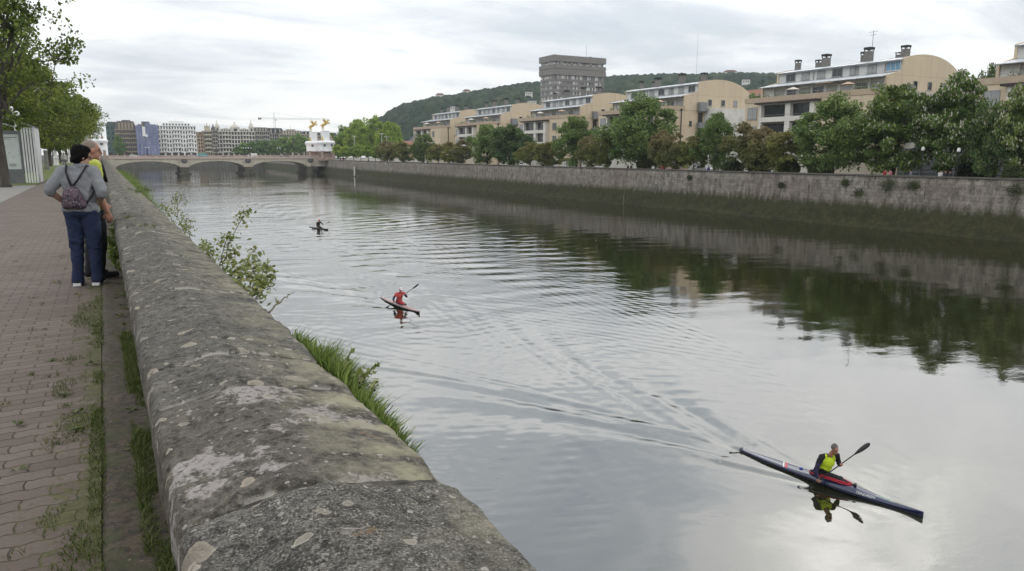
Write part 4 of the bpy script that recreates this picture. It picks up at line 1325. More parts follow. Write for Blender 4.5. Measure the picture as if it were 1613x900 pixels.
# ------------------------------------------------------------------ wooded hill
RX = [430, 560, 590, 620, 640, 680, 720, 770, 800, 850, 900, 955, 1000, 1050, 1100, 1150, 1200, 1230, 1300, 1400, 1540, 1700]
RY = [238, 214, 193, 174, 167, 159, 155, 146, 141, 138, 132, 128, 127, 127, 127, 126, 128, 129, 132, 138, 142, 144]
m_hill, nt, b = new_mat('hill_forest')
co = objco(nt)
ga = N(nt, 'ShaderNodeAttribute'); ga.attribute_name = 'tree_tint'
c = ramp(nt, ga.outputs['Fac'], [(0, (.010, .024, .018)), (.45, (.026, .046, .027)), (.8, (.052, .074, .036)), (1, (.11, .125, .062))])
c = mixc(nt, ramp(nt, noise(nt, co, .25, 4, .7), [(.35, .55), (.6, 0.0)]), c, (.010, .022, .010))
L(nt, c, b.inputs['Base Color']); b.inputs['Roughness'].default_value = .95; b.inputs['Specular IOR Level'].default_value = .05
bump(nt, b, noise(nt, co, .5, 4, .7), 1.0, 1.2)
nu, nv_ = 460, 170
us = np.linspace(RX[0], RX[-1], nu); rid = np.interp(us, RX, RY)
dirs = np.array([ray(u, 200) for u in us]); az = np.arctan2(dirs[:, 0], dirs[:, 1])
D1 = np.interp(us, [430, 600, 850, 1000, 1230, 1700], [1250, 1350, 1350, 1500, 1650, 1650]); D0 = np.interp(us, [430, 700, 1230, 1700], [760, 640, 560, 560])
tt = np.linspace(0, 1.18, nv_)
hr = np.array([on_d(u, r_, d).z for u, r_, d in zip(us, rid, D1)]) - 10.0
DD = D0[None, :] + (D1 - D0)[None, :] * tt[:, None]
prof_ = np.where(tt <= 1, np.sin(np.clip(tt, 0, 1) * math.pi / 2) ** 1.05, 1 - (tt - 1) * 1.6)
HX = DD * np.sin(az)[None, :]; HY = DD * np.cos(az)[None, :]
HZh = hr[None, :] * prof_[:, None] - 3
HZh += 14 * fbm(HX * .008, HY * .008, 44, 3) * np.clip(prof_[:, None] * (1.0 - prof_[:, None]) * 4, 0, 1)
# canopy of single crowns: highest of the neighbouring domes
cs = 8.5
ix = np.floor(HX / cs).astype(int); iy = np.floor(HY / cs).astype(int)
best = np.full(HX.shape, -1.0); tint = np.zeros(HX.shape)
def hsh(a, b_, s):
    n = (a * 73856093 ^ b_ * 19349663 ^ s * 83492791) & 0xffffff
    n = ((n ^ (n >> 11)) * 2654435761) & 0xffffffff
    return ((n >> 8) & 0xffff) / 65535.0
for dx in (-1, 0, 1):
    for dy in (-1, 0, 1):
        a, b_ = ix + dx, iy + dy
        cx = (a + hsh(a, b_, 1)) * cs; cy = (b_ + hsh(a, b_, 2)) * cs
        rr = 4.2 + 4.0 * hsh(a, b_, 3)
        d2 = ((HX - cx) ** 2 + (HY - cy) ** 2) / rr ** 2
        hgt = rr * 1.5 * np.sqrt(np.clip(1 - d2, 0, 1)) + 2.5 * hsh(a, b_, 4) * (d2 < 1)
        up_ = hgt > best
        best = np.where(up_, hgt, best); tint = np.where(up_, hsh(a, b_, 5), tint)
HZh += np.clip(best, 0, 14)
tint = np.clip(tint * .55 + .45 * (fbm(HX * .007, HY * .007, 61, 3) + .55), 0, 1)
hill = mesh_np('hill', np.stack([HX.ravel(), HY.ravel(), HZh.ravel()], 1), grid_faces(nu, nv_), m_hill, smooth=False)
at = hill.data.attributes.new('tree_tint', 'FLOAT', 'POINT'); at.data.foreach_set('value', tint.ravel().astype(np.float32))
struct(hill)
def hill_z(x, y):
    i = int(np.argmin((HX - x) ** 2 + (HY - y) ** 2)); return float(HZh.ravel()[i])
for k, (px, py, tv, wd, lab) in enumerate(((693, 154, .93, 13, 'white villa among trees on the left brow of the hill'), (711, 172, .60, 12, 'bright white house low on the hillside above the farthest apartment block'),
                                   (735, 148, .95, 12, 'pale house on the hill ridge in the middle'), (833, 149, .82, 12, 'cream house on the hill beside the grey tower'),
                                   (1150, 118, .97, 20, 'low white building on the ridge far to the right'), (1175, 130, .8, 12, 'small white house in the woods on the right hillside'),
                                   (838, 163, .5, 14, 'pale roofed house behind the gable left of the grey tower'))):
    j = int(np.argmin(np.abs(us - px))); rowz = HZh[:, j]; rd = DD[:, j]
    elev = np.array([on_d(px, py, d).z for d in rd])
    i = int(np.argmin(np.abs(rowz + 3 - elev)[:int(nv_ / 1.18)]))
    P = on_d(px, py, rd[i])
    s = rd[i] / 1200
    t = thing('hill_house', lab, 'house', (P.x, P.y, P.z - 1.2 * s), -math.atan2(P.x, P.y), 'houses on the wooded hill')
    w_ = wd * s
    mb = MB(); mb.box(-w_ / 2, w_ / 2, -4, 6, -8, 5 * s); mb.build('wall', m_white, t)
    mb = MB(); mb.prism([(-w_ / 2 - .7, 5 * s), (w_ / 2 + .7, 5 * s), (w_ * .28, 7.6 * s), (-w_ * .28, 7.6 * s)], -4.7, 6.7); mb.build('roof', m_tile if k in (0, 2, 4) else m_slate, t)
    for xx in (-.28, 0, .28): window(t, (xx * w_, -4.02, 1.2 * s), 0, 1.3 * s, 1.8 * s, 'dark', 1)
P = on_d(1097, 118, 1500)
t = thing('radio_mast', 'hair-thin tall radio mast rising from the ridge right of the grey tower', 'mast', (P.x, P.y, P.z - 6))
Q = on_d(1097, 50, 1500)
mb = MB(); mb.tube([(0, 0, 0), (0, 0, Q.z - P.z + 6)], [.35, .16], 5); mb.build('pole', M('mast_grey', (.30, .32, .33), None, 1, .6), t)
mb = MB(); mb.box(-.8, .8, -.8, .8, -2, 1.2); mb.build('base', m_conc, t)
# ------------------------------------------------------------------ stone bridge
m_brs = M('bridge_stone', (.47, .43, .35), (.37, .335, .275), .5, .9, bmp=.3)
m_brp = M('bridge_parapet', (.50, .40, .35), (.41, .335, .29), .7, .9)
m_brd = M('bridge_pier_weed', (.060, .058, .042), (.11, .10, .08), .9, .9)
m_brk = M('bridge_crest', (.075, .072, .078), (.12, .11, .11), 1.5, .8)
BY0, BY1 = 355.0, 373.0
PIERS = [31.5, 58.0, 86.0]
br = thing('stone_bridge', 'low pale stone bridge with three flat arches across the river', 'bridge', (0, BY0, 0))
def arch_z(x):
    ends = [(5.0, 29.7), (33.3, 56.2), (59.8, 84.2)]
    for a, b_ in ends:
        if a < x < b_:
            t = (x - a) / (b_ - a) * 2 - 1
            return -1.35 - 2.55 * (1 - math.sqrt(max(0, 1 - t * t * .97))) / (1 - math.sqrt(.03))
    return -4.1
xs = sorted(set(list(np.arange(-1, 98.2, .45)) + [5.001, 29.699, 33.301, 56.199, 59.801, 84.199, 4.999, 29.701, 33.299, 56.201, 59.799, 84.201]))
V = []; F = []
for x in xs:
    z = arch_z(x)
    V += [(x, 0, -.30), (x, 0, z), (x, BY1 - BY0, z), (x, BY1 - BY0, -.30)]
for i in range(len(xs) - 1):
    for k in range(4):
        k2 = (k + 1) % 4
        F.append((i * 4 + k, (i + 1) * 4 + k, (i + 1) * 4 + k2, i * 4 + k2))
mesh_np('spandrel', V, F, m_brs, br)
# moulded arch rings standing a little proud
for a, b_ in ((5.0, 29.7), (33.3, 56.2), (59.8, 84.2)):
    mb = MB(); xx = np.linspace(a + .02, b_ - .02, 30); zz = [arch_z(x) for x in xs]
    lo = [(x, arch_z(x) + .01) for x in xx]; hi = [(x, min(arch_z(x) + .55, -.45)) for x in xx]
    for (p, q, r_, s_) in zip(lo, lo[1:], hi[1:], hi): mb.prism([p, q, r_, s_], -.16, -.005)
    mb.build('arch_ring', m_brs, br)
mb = MB(); mb.box(-1, 98, -.45, BY1 - BY0 + .45, -.295, .10); mb.build('deck', m_brp, br)
def parapet(y0, y1):
    mb = MB(); mb.box(-1, 98, y0, y1, .103, .32); mb.box(-1, 98, y0 - .06, y1 + .06, .92, 1.10)
    x = -.6
    while x < 97.5:
        mb.box(x, x + .55, y0 + .02, y1 - .02, .323, .917)
        for k in range(4): mb.box(x + .95 + k * .55, x + 1.15 + k * .55, y0 + .1, y1 - .1, .323, .917)
        x += 3.1
    mb.build('parapet', m_brp, br)
parapet(-.42, -.02); parapet(BY1 - BY0 + .02, BY1 - BY0 + .42)
for x in PIERS:
    mb = MB(); mb.prism([(x - 1.75, -1.2), (x, -2.6), (x + 1.75, -1.2), (x + 1.75, BY1 - BY0 + 1.2), (x - 1.75, BY1 - BY0 + 1.2)], -9, -3.95, axis='z'); p = mb.build('pier', m_brd, br)
    mb = MB(); mb.prism([(x - 2.5, -2.0), (x, -4.2), (x + 2.5, -2.0), (x + 2.5, BY1 - BY0 + 2), (x - 2.5, BY1 - BY0 + 2)], -9, -6.4, axis='z'); mb.build('footing', m_brd, p)
    mb = MB(); mb.box(x - 1.7, x + 1.7, -.75, -.005, -3.94, -.46); mb.prism([(x - 1.2, -.75), (x, -1.5), (x + 1.2, -.75)], -3.9, -2.6, axis='z'); mb.build('pier_head', m_brs, br)
    mb = MB(); mb.box(x - 1.25, x + 1.25, -.95, -.755, -1.9, -.5); mb.lathe([(.1, -2.3), (.75, -1.9), (.8, -1.2), (.3, -.7)], 8, (x, -1.0, 0)); mb.build('crest', m_brk, br)
mb = MB(); mb.box(87.8, 97.5, -1.2, -.005, -4.0, -.46); mb.box(-1, 4.6, -.9, -.005, -7, -.46); mb.build('abutment', m_brs, br)

# lamps on the bridge
m_globe = M('lamp_globe', (.75, .75, .73), None, 3, .3)
def bridge_lamp(loc, label, big=False):
    t = thing('bridge_lamp', label, 'street lamp', loc, 0, 'lamps on the bridge')
    mb = MB(); mb.lathe([(.42, 0), (.42, .4), (.2, .7), (.13, 1.2), (.09, 3.2), (.06, 3.6)], 8); mb.tube([(-.55, 0, 3.0), (0, 0, 3.3), (.55, 0, 3.0)], .05, 5); mb.build('post', m_dark, t)
    for x in (-.55, .55):
        mb = MB(); mb.ell((x, 0, 3.3), (.26, .26, .28), 10, 6); mb.build('lamp_shade', m_globe, t)
    return t
l0 = bridge_lamp((PIERS[0] - 1.0, BY0 + .2, 1.1), 'dark bridge lamp with white globes left of the pair above the left pier')
for x, lab in ((PIERS[0] + 1.2, 'dark bridge lamp with white globes right of the pair above the left pier'), (PIERS[1] - 1, 'bridge lamp left of the pair above the middle pier'), (PIERS[1] + 1.2, 'bridge lamp right of the pair above the middle pier'), (17.5, 'bridge lamp above the left arch in front of the blue scaffolding'), (45, 'bridge lamp above the middle arch'), (72, 'bridge lamp above the right arch')):
    dup(l0, (x, BY0 + .2, 1.1), None, None, lab)

# ------------------------------------------------------------------ wrapped monuments with gilded horses
m_wrap = M('white_sheeting', (.84, .84, .84), (.68, .69, .70), .35, .7, bmp=.5)
m_plinth = M('monument_stone', (.36, .27, .22), (.27, .20, .17), .7, .9)
m_gold = M('gilding', (.60, .43, .12), (.42, .29, .08), 2, .35, metal=.5)
def horse_parts(s=1.0):
    p = []
    def c(a, b_, r0, r1): p.append(('c', tuple(x * s for x in a), tuple(x * s for x in b_), r0 * s, r1 * s))
    c((-.9, 0, 1.7), (.55, 0, 2.6), .52, .48); c((.55, 0, 2.6), (1.15, 0, 3.7), .42, .25); c((1.15, 0, 3.7), (1.75, 0, 3.55), .24, .13)
    c((-.95, .22, 1.6), (-1.2, .25, .8), .30, .16); c((-1.2, .25, .8), (-.95, .25, 0), .14, .12)
    c((-.95, -.22, 1.6), (-.8, -.25, .8), .30, .16); c((-.8, -.25, .8), (-.6, -.25, 0), .14, .12)
    c((.7, .25, 2.4), (1.5, .3, 2.5), .20, .12); c((1.5, .3, 2.5), (1.6, .3, 1.8), .11, .08)
    c((.7, -.25, 2.4), (1.4, -.3, 2.9), .20, .12); c((1.4, -.3, 2.9), (1.8, -.3, 2.5), .11, .08)
    c((-1.2, 0, 2.0), (-2.0, 0, 1.3), .18, .08)
    c((.2, .35, 2.9), (-.6, 1.1, 4.3), .22, .08); c((.2, -.35, 2.9), (-.6, -1.1, 4.3), .22, .08); c((.1, .3, 2.9), (-1.0, .9, 3.7), .2, .08); c((.1, -.3, 2.9), (-1.0, -.9, 3.7), .2, .08)
    return p
def rider_parts():
    return [('c', (-.15, 0, 2.6), (-.05, 0, 3.7), .30, .26), ('c', (-.05, .25, 3.6), (.5, .5, 4.3), .10, .07), ('c', (-.05, -.25, 3.6), (.4, -.45, 3.3), .10, .07), ('e', (0, 0, 4.1), (.17, .16, .22)), ('c', (-.15, .25, 2.7), (.2, .5, 2.0), .16, .1), ('c', (-.15, -.25, 2.7), (.2, -.5, 2.0), .16, .1)]
def monument(loc, label, rz=0):
    t = thing('bridge_monument', label, 'monument', loc, rz, 'wrapped monuments at the bridge ends')
    mb = MB()
    for a in range(4):
        x, y = (2.6 if a in (0, 3) else -2.6), (2.6 if a < 2 else -2.6)
        mb.lathe([(.75, -.9), (.75, .4), (.55, .6), (.5, 2.7), (.7, 2.9)], 10, (x, y, 0))
    mb.box(-3.2, 3.2, -3.2, 3.2, -1.5, -.05); mb.box(-1.5, 1.5, -1.5, 1.5, -.05, 2.9)
    mb.build('plinth', m_plinth, t)
    mb = MB(); mb.lathe([(3.45, 2.6), (3.6, 2.8), (3.6, 4.9), (3.8, 5.7), (4.25, 6.5), (4.25, 7.0), (3.5, 7.6), (2.2, 7.7)], 16); w_ = mb.build('wrapped_base', m_wrap, t, smooth=False)
    for x, z in ((-1.6, 5.5), (1.8, 5.5)):
        mb = MB()
        for k in range(10):
            a = k * .628; mb.ell((x + .42 * math.cos(a), -3.80, z + .42 * math.sin(a)), (.17, .1, .17), 6, 4)
        mb.ell((x, -3.78, z), (.28, .1, .28), 8, 5); mb.build('wreath', m_brk, w_)
    mb = MB(); mb.prism([(-1.5, -1.5), (1.5, -1.5), (1.5, 1.5), (-1.5, 1.5)], 7.5, 11.8, axis='z'); mb.box(-1.75, 1.75, -1.75, 1.75, 11.8, 12.1); mb.lathe([(1.4, 12.1), (1.1, 12.4), (.8, 12.6)], 10); mb.build('wrapped_shaft', m_wrap, t)
    for x, y in ((2.1, -2.1), (-2.1, -2.1)):
        blob('gilt_figure', [('c', (x, y, 7.5), (x, y, 8.9), .45, .3), ('e', (x, y, 9.4), (.25, .25, .3)), ('c', (x, y, 8.7), (x + .6 * math.copysign(1, x), y - .2, 8.1), .16, .12), ('c', (x, y, 8.1), (x * .8, y - .5, 7.5), .3, .25)], m_plinth if x > 0 else m_gold, t, .09, 2)
    h = blob('horse', [(p[0], (p[1][0], p[1][1], p[1][2] + 12.5), (p[2][0], p[2][1], p[2][2] + 12.5), p[3], p[4]) for p in horse_parts(1.25)], m_gold, t, .08, 2)
    blob('rider', [((p[0], (p[1][0], p[1][1], p[1][2] + 12.5), (p[2][0], p[2][1], p[2][2] + 12.5), p[3], p[4]) if p[0] == 'c' else (p[0], (p[1][0], p[1][1], p[1][2] + 12.5), p[2])) for p in rider_parts()], m_gold, h, .07, 2)
    return t
P = on_y(513, 238, 351)
mo = monument((P.x, 350, .25), 'white wrapped monument with a gilded horse at the right bridge end, nearer of two')
dup(mo, (P.x, 373, .35), None, None, 'white wrapped monument with a gilded horse at the right bridge end, farther of two')
dup(mo, (-1.2, 357, .3), None, None, 'white wrapped monument at the left bridge end behind the promenade trees')

# ------------------------------------------------------------------ town buildings along the far embankment
m_brown = M('brown_stone', (.36, .295, .22), (.29, .235, .18), .3, .9)
m_mans = M('mansard_slate', (.15, .14, .13), (.105, .10, .095), 1, .8)
m_bwhite = M('town_white', (.76, .76, .745), (.70, .70, .685), .3, .9)
m_orange = M('ochre_wall', (.48, .34, .20), (.42, .30, .19), .5, .9)
m_palace = M('palace_stone', (.60, .57, .50), (.53, .50, .44), .4, .9)
m_greyst = M('grey_stone', (.38, .355, .32), (.31, .29, .265), .5, .9)
m_creamy = M('cream_stone', (.50, .45, .34), (.43, .385, .30), .5, .9)
m_bluenet, nt, b = new_mat('blue_scaffold_net')
co = objco(nt)
n1 = noise(nt, objco(nt, 'Object', (.45, 1, .08)), 1.2, 5, .65); n2 = noise(nt, co, .8, 4, .6)
c = mixc(nt, ramp(nt, n1, [(.35, 0.0), (.65, 1.0)]), (.13, .15, .27), (.26, .29, .43))
c = mixc(nt, ramp(nt, n2, [(.62, 0.0), (.72, .7)]), c, (.5, .52, .62))
L(nt, c, b.inputs['Base Color']); b.inputs['Roughness'].default_value = .75
m_greennet = M('green_scaffold_net', (.10, .17, .15), (.07, .12, .11), .5, .85)

TS = 1.36
def town(px0, px1, pytop, Y, name, mat, label, floors, cols, win='dark', wsize=(1.0, 1.7), cornice=True, roof=None, roofh=2.5, depth=14, bands=(), bal=None, skip=0, basez=.34, shop=True):
    Y *= TS; wsize = (wsize[0] * TS, wsize[1] * TS); roofh *= TS; depth *= TS
    a, b_ = on_y(px0, pytop, Y), on_y(px1, pytop, Y)
    W = b_.x - a.x; H = (a.z + b_.z) / 2 - basez
    t = thing(name, label, 'building', ((a.x + b_.x) / 2, Y, basez))
    Hb = H - (roofh if roof else 0)
    mb = MB(); mb.box(-W / 2, W / 2, 0, depth, -.5, Hb); mb.build('wall', mat, t)
    fh = Hb / (floors + (1 if shop else 0)); z0 = fh if shop else 0
    mb = MB()
    if cornice: mb.box(-W / 2 - .3, W / 2 + .3, -.55, -.003, Hb - .55, Hb - .05)
    for z in bands: mb.box(-W / 2 - .1, W / 2 + .1, -.3, -.003, z0 + z * fh - .35, z0 + z * fh - .1)
    if mb.v: mb.build('cornice', mat, t)
    if shop:
        mb = MB(); n = max(3, int(W / 4))
        for k in range(n):
            x = -W / 2 + W * (k + .5) / n; mb.box(x - W / n * .36, x + W / n * .36, -.06, -.004, .1, fh * .78)
        mb.build('shop_front', m_framed, t)
    for f in range(floors):
        for k in range(cols):
            if skip and (k + 1) % skip == 0: continue
            x = -W / 2 + W * (k + .5) / cols
            window(t, (x, -.02, z0 + f * fh + fh * .18), 0, wsize[0], min(wsize[1], fh * .7), win, 1)
    if bal:
        mb = MB()
        for f in range(floors):
            for x0, x1 in bal: mb.box(-W / 2 + W * x0, -W / 2 + W * x1, -1.1, -.09, z0 + f * fh - .25, z0 + f * fh + .65)
        mb.build('balcony', mat, t)
    if roof:
        mb = MB(); i_ = min(2.2, W * .12)
        mb.prism([(-W / 2 - .1, Hb - .04), (W / 2 + .1, Hb - .04), (W / 2 - i_, H), (-W / 2 + i_, H)], .25, depth - .2)
        r_ = mb.build('roof', roof, t)
        n = max(2, cols // 2)
        for k in range(n):
            x = -W / 2 + i_ + (W - 2 * i_) * (k + .5) / n
            mb = MB(); mb.box(x - .6, x + .6, -.1, 1.2, Hb + .25, Hb + roofh * .62); mb.prism([(x - .8, Hb + roofh * .62), (x + .8, Hb + roofh * .62), (x, Hb + roofh * .9)], -.2, 1.2); mb.build('dormer', mat, r_)
    return t, W, H, fh
t, W, H, fh = town(166, 191, 192, 452, 'netted_building', m_greennet, 'building shrouded in dull green netting behind the left monument', 5, 4, 'dark', (.8, 1.2), roof=m_mans, roofh=1.5)
t, W, H, fh = town(180, 214, 191, 438, 'brown_building', m_brown, 'brown stone building with a slate mansard left of the blue scaffolding', 5, 11, 'dark', (.75, 1.9), roof=m_mans, roofh=4.2, bands=(0, 1, 4), bal=((.02, .22), (.42, .62), (.78, .98)))
mb = MB(); mb.box(-W * .15, W * .25, 4, 9, H - .05, H + .9); mb.build('roof_hut', m_mans, t)
t, W, H, fh = town(213, 248, 196, 437, 'scaffolded_building', m_brown, 'building wrapped in blue scaffold netting beside the white apartment house', 5, 4, 'dark', (.8, 1.4), roof=m_mans, roofh=1.0)
mb = MB()
for k in range(12):
    x0 = -W / 2 - .2 + (W + .2) * k / 12; x1 = x0 + (W + .2) / 12 + .05; d = .25 * math.sin(k * 2.1)
    mb.box(x0, x1, -1.9 + d, -1.75 + d, .8, H - 1.0 + .8 * math.sin(k * 1.3) + (1.4 if 4 < k < 10 else 0))
mb.build('netting', m_bluenet, t)
mb = MB()
for k in range(8):
    x = -W / 2 + W * k / 7; mb.tube([(x, -2.2, 0), (x, -2.2, H + .6)], .07, 4)
for z in range(2, int(H), 2): mb.tube([(-W / 2, -2.2, z), (W / 2, -2.2, z)], .05, 4)
mb.build('scaffold', m_metal, t)
mb = MB(); mb.box(-W * .22, -W * .08, -2.45, -2.3, H * .62, H * .92); mb.box(-W * .08, W * .0, -2.45, -2.3, H * .60, H * .68); mb.build('torn_sheet', m_bwhite, t)
mb = MB(); mb.box(-W * .2, W * .15, 3, 8, H - .05, H + 2.0); mb.build('roof_hut', m_mans, t)
t, W, H, fh = town(247, 308, 198, 452, 'white_apartment_house', m_bwhite, 'big white apartment house with rows of balconies behind the left arch of the bridge', 6, 14, 'dark', (.62, 1.3), bands=(5,), bal=((.10, .24), (.38, .60), (.76, .92)), skip=0)
mb = MB(); mb.box(-W * .36, W * .38, 1.5, 10, H, H + 1.9); mb.box(-W * .18, W * .22, 3, 9, H + 1.9, H + 3.3); o = mb.build('attic_storey', m_bwhite, t)
for k in range(9): window(t, (-W * .32 + k * W * .08, 1.48, H + .3), 0, .9, 1.1, 'dark', 1)
mb = MB(); mb.tube([(0, 5, H + 3.3), (0, 5, H + 5.0)], .06, 4); mb.build('aerial', m_metal, t)
t, W, H, fh = town(306, 323, 208, 456, 'ochre_building', m_orange, 'narrow ochre building right of the white apartment house', 5, 4, 'white', (.9, 1.5), roof=m_mans, roofh=1.6)
t, W, H, fh = town(321, 333, 206, 454, 'cream_tower_house', m_creamy, 'slim cream house topped by a square lookout turret', 5, 3, 'dark', (1.2, 1.2), bal=((.1, .9),))
mb = MB(); mb.box(-1.8, 1.8, 1, 4.6, H, H + 3.0); mb.box(-2.1, 2.1, .7, 4.9, H + 3.0, H + 3.3)
for x in (-1.6, 1.6): mb.lathe([(.25, H + 3.3), (.2, H + 3.9), (.05, H + 4.5)], 6, (x, 1.2, 0))
mb.lathe([(.5, H + 3.3), (.4, H + 4.2), (.06, H + 6.2)], 8, (0, 2.8, 0)); mb.build('turret', m_creamy, t)
t, W, H, fh = town(331, 342, 205, 458, 'grey_narrow_house', m_greyst, 'narrow grey house squeezed against the ornate palace-like block', 6, 3, 'dark', (.9, 1.3))
mb = MB(); mb.lathe([(1.6, H - .05), (1.7, H + 1.0), (1.2, H + 2.0), (.5, H + 3.2), (.1, H + 5)], 10, (0, 2.5, 0)); mb.build('turret', m_mans, t)
t, W, H, fh = town(340, 401, 207, 462, 'ornate_palace', m_palace, 'ornate cream palace-like block with a domed lantern and corner turrets', 5, 13, 'dark', (1.15, 1.9), bands=(1, 4, 5), bal=((.16, .36), (.66, .86)))
for x, w_, h_ in ((-W * .46, 1.7, 3.6), (W * .42, 1.7, 4.0), (0, 3.2, 3.2)):
    mb = MB(); mb.box(x - w_, x + w_, -.4, w_ * 2 - .4, H - .02, H + h_ * .8); mb.box(x - w_ - .3, x + w_ + .3, -.7, w_ * 2 - .1, H + h_ * .8, H + h_ * .8 + .4)
    mb.lathe([(w_ * .95, H + h_ * .8 + .4), (w_ * .85, H + h_ * 1.15 + .4), (w_ * .5, H + h_ * 1.5 + .4), (w_ * .18, H + h_ * 1.65 + .4), (w_ * .16, H + h_ * 1.9 + .5), (.04, H + h_ * 2.25 + .4)], 10, (x, w_ - .4, 0)); mb.build('turret', m_palace, t)
    window(t, (x, -.42, H + .3), 0, w_ * .8, h_ * .5, 'dark', 1)
for x0, x1 in ((-.37, -.12), (.12, .34)):
    mb = MB(); mb.box(W * x0, W * x1, -.2, 6, H - .02, H + 1.6); mb.prism([(W * x0, H + 1.6), (W * x1, H + 1.6), (W * (x0 + x1) / 2, H + 2.6)], -.2, 6); mb.build('gablet', m_palace, t)
    for k in range(4): window(t, (W * (x0 + (x1 - x0) * (k + .5) / 4), -.22, H + .2), 0, .8, 1.1, 'dark', 1)
t, W, H, fh = town(399, 424, 201, 470, 'grey_brown_building', m_greyst, 'grey-brown building with a dark roof right of the ornate palace', 5, 8, 'dark', (.8, 1.5), roof=m_mans, roofh=2.2, bal=((.1, .3), (.6, .9)))
t, W, H, fh = town(420, 447, 202, 476, 'dark_roof_building', m_greyst, 'grey building under the crane with scaffolding on its roof', 5, 7, 'dark', (.9, 1.5), roof=m_slate, roofh=3.2)
t, W, H, fh = town(440, 478, 206, 472, 'long_cream_building', m_creamy, 'long cream building with a dark attic behind the row of green trees', 5, 14, 'dark', (.8, 1.5), bands=(4,), roof=m_mans, roofh=2.0)
mb = MB(); mb.box(-W * .16, W * .16, 0.3, 5, H - 2, H + .8); mb.box(-W * .18, W * .18, .1, 5, H + .8, H + 1.1); mb.tube([(0, 3, H + 1), (0, 3, H + 5)], .1, 5); mb.build('attic_pavilion', m_creamy, t)
t, W, H, fh = town(476, 500, 207, 478, 'pale_building', m_creamy, 'pale building just left of the white wrapped monument', 5, 7, 'dark', (.9, 1.4), roof=m_slate, roofh=2.0)
t, W, H, fh = town(498, 532, 209, 486, 'pale_slate_building', m_palace, 'pale slate-roofed building between the monument and the tall trees', 5, 9, 'dark', (.9, 1.4), roof=m_slate, roofh=2.0)

# tower crane
P = on_d(433, 203, 690); Q = on_d(433, 178, 690)
J = on_d(433, 187, 690)
m_crane = M('crane_steel', (.22, .28, .29), (.18, .22, .23), 1, .6)
t = thing('tower_crane', 'slender grey tower crane with a long jib over the roofs', 'crane', (P.x, P.y, .34), rad(-10))
h0 = J.z - .34; ht = Q.z - .34
def lattice(mb, a, b_, w_, n, r_=.07):
    r_ *= .55
    a, b_ = Vector(a), Vector(b_); d = (b_ - a).normalized(); u = d.cross(Vector((0, 1, 0)) if abs(d.y) < .9 else Vector((1, 0, 0))).normalized(); v = d.cross(u)
    cs_ = [(u * i + v * j) * w_ / 2 for i, j in ((1, 1), (1, -1), (-1, -1), (-1, 1))]
    for c in cs_: mb.tube([a + c, b_ + c], r_, 4)
    for k in range(n):
        p0, p1 = a.lerp(b_, k / n), a.lerp(b_, (k + 1) / n)
        for q in range(4): mb.tube([p0 + cs_[q], p1 + cs_[(q + 1) % 4]], r_ * .7, 4)
mb = MB(); lattice(mb, (0, 0, 0), (0, 0, h0), 1.5, 14, .12); lattice(mb, (0, 0, h0), (0, 0, ht), 1.0, 3, .1); mb.build('mast', m_crane, t)
mb = MB(); lattice(mb, (-13.5, 0, h0), (47, 0, h0), 1.1, 30, .08); mb.tube([(0, 0, ht), (32, 0, h0 + .5)], .05, 4); mb.tube([(0, 0, ht), (-12, 0, h0 + .5)], .05, 4); mb.build('jib', m_crane, t)
mb = MB(); mb.box(-13.5, -10.8, -.7, .7, h0 - 1.0, h0 + .4); mb.build('counterweight', m_conct, t)
mb = MB(); mb.box(.5, 1.9, -.7, .7, h0 - 1.9, h0 - .3); mb.build('cab', m_bwhite, t)
# ------------------------------------------------------------------ people
m_skin = M('skin', (.36, .215, .155), (.31, .18, .13), 14, .6)
m_skinr = M('skin_ruddy', (.36, .19, .13), (.30, .15, .10), 14, .6)
m_hairb = M('hair_black', (.005, .0045, .005), (.010, .009, .009), 60, .9, 0.0, .08, bmp=.6, stretch=(1, 1, .3))
m_hairg = M('hair_grey', (.19, .18, .17), (.08, .075, .07), 40, .8, bmp=.9)
m_stub = M('hair_stubble', (.20, .165, .135), (.15, .12, .10), 60, .8)
m_denim = M('denim', (.010, .016, .042), (.018, .028, .062), 9, .9, bmp=.35)
m_blackcl = M('black_cloth', (.012, .012, .015), (.022, .022, .026), 9, .9)
m_fleece = M('grey_fleece', (.215, .22, .23), (.165, .17, .18), 14, .95, bmp=.6)
m_neon = M('neon_yellow', (.52, .66, .03), (.42, .56, .025), 6, .8)
m_tee = M('lime_tee', (.42, .46, .09), (.35, .38, .07), 6, .85)
m_navy = M('navy_sleeve', (.018, .016, .045), (.03, .026, .06), 9, .85)
m_red = M('red_top', (.62, .10, .09), (.50, .075, .07), 6, .8)
m_redcl = M('red_skirt', (.42, .028, .05), (.30, .02, .035), 9, .7)
m_sole = M('white_sole', (.7, .7, .68), None, 3, .7)
m_eye = M('dark_detail', (.012, .01, .01), None, 3, .4)
m_capw = M('white_cap', (.75, .68, .66), None, 3, .8)


def V3(a): return Vector(a)


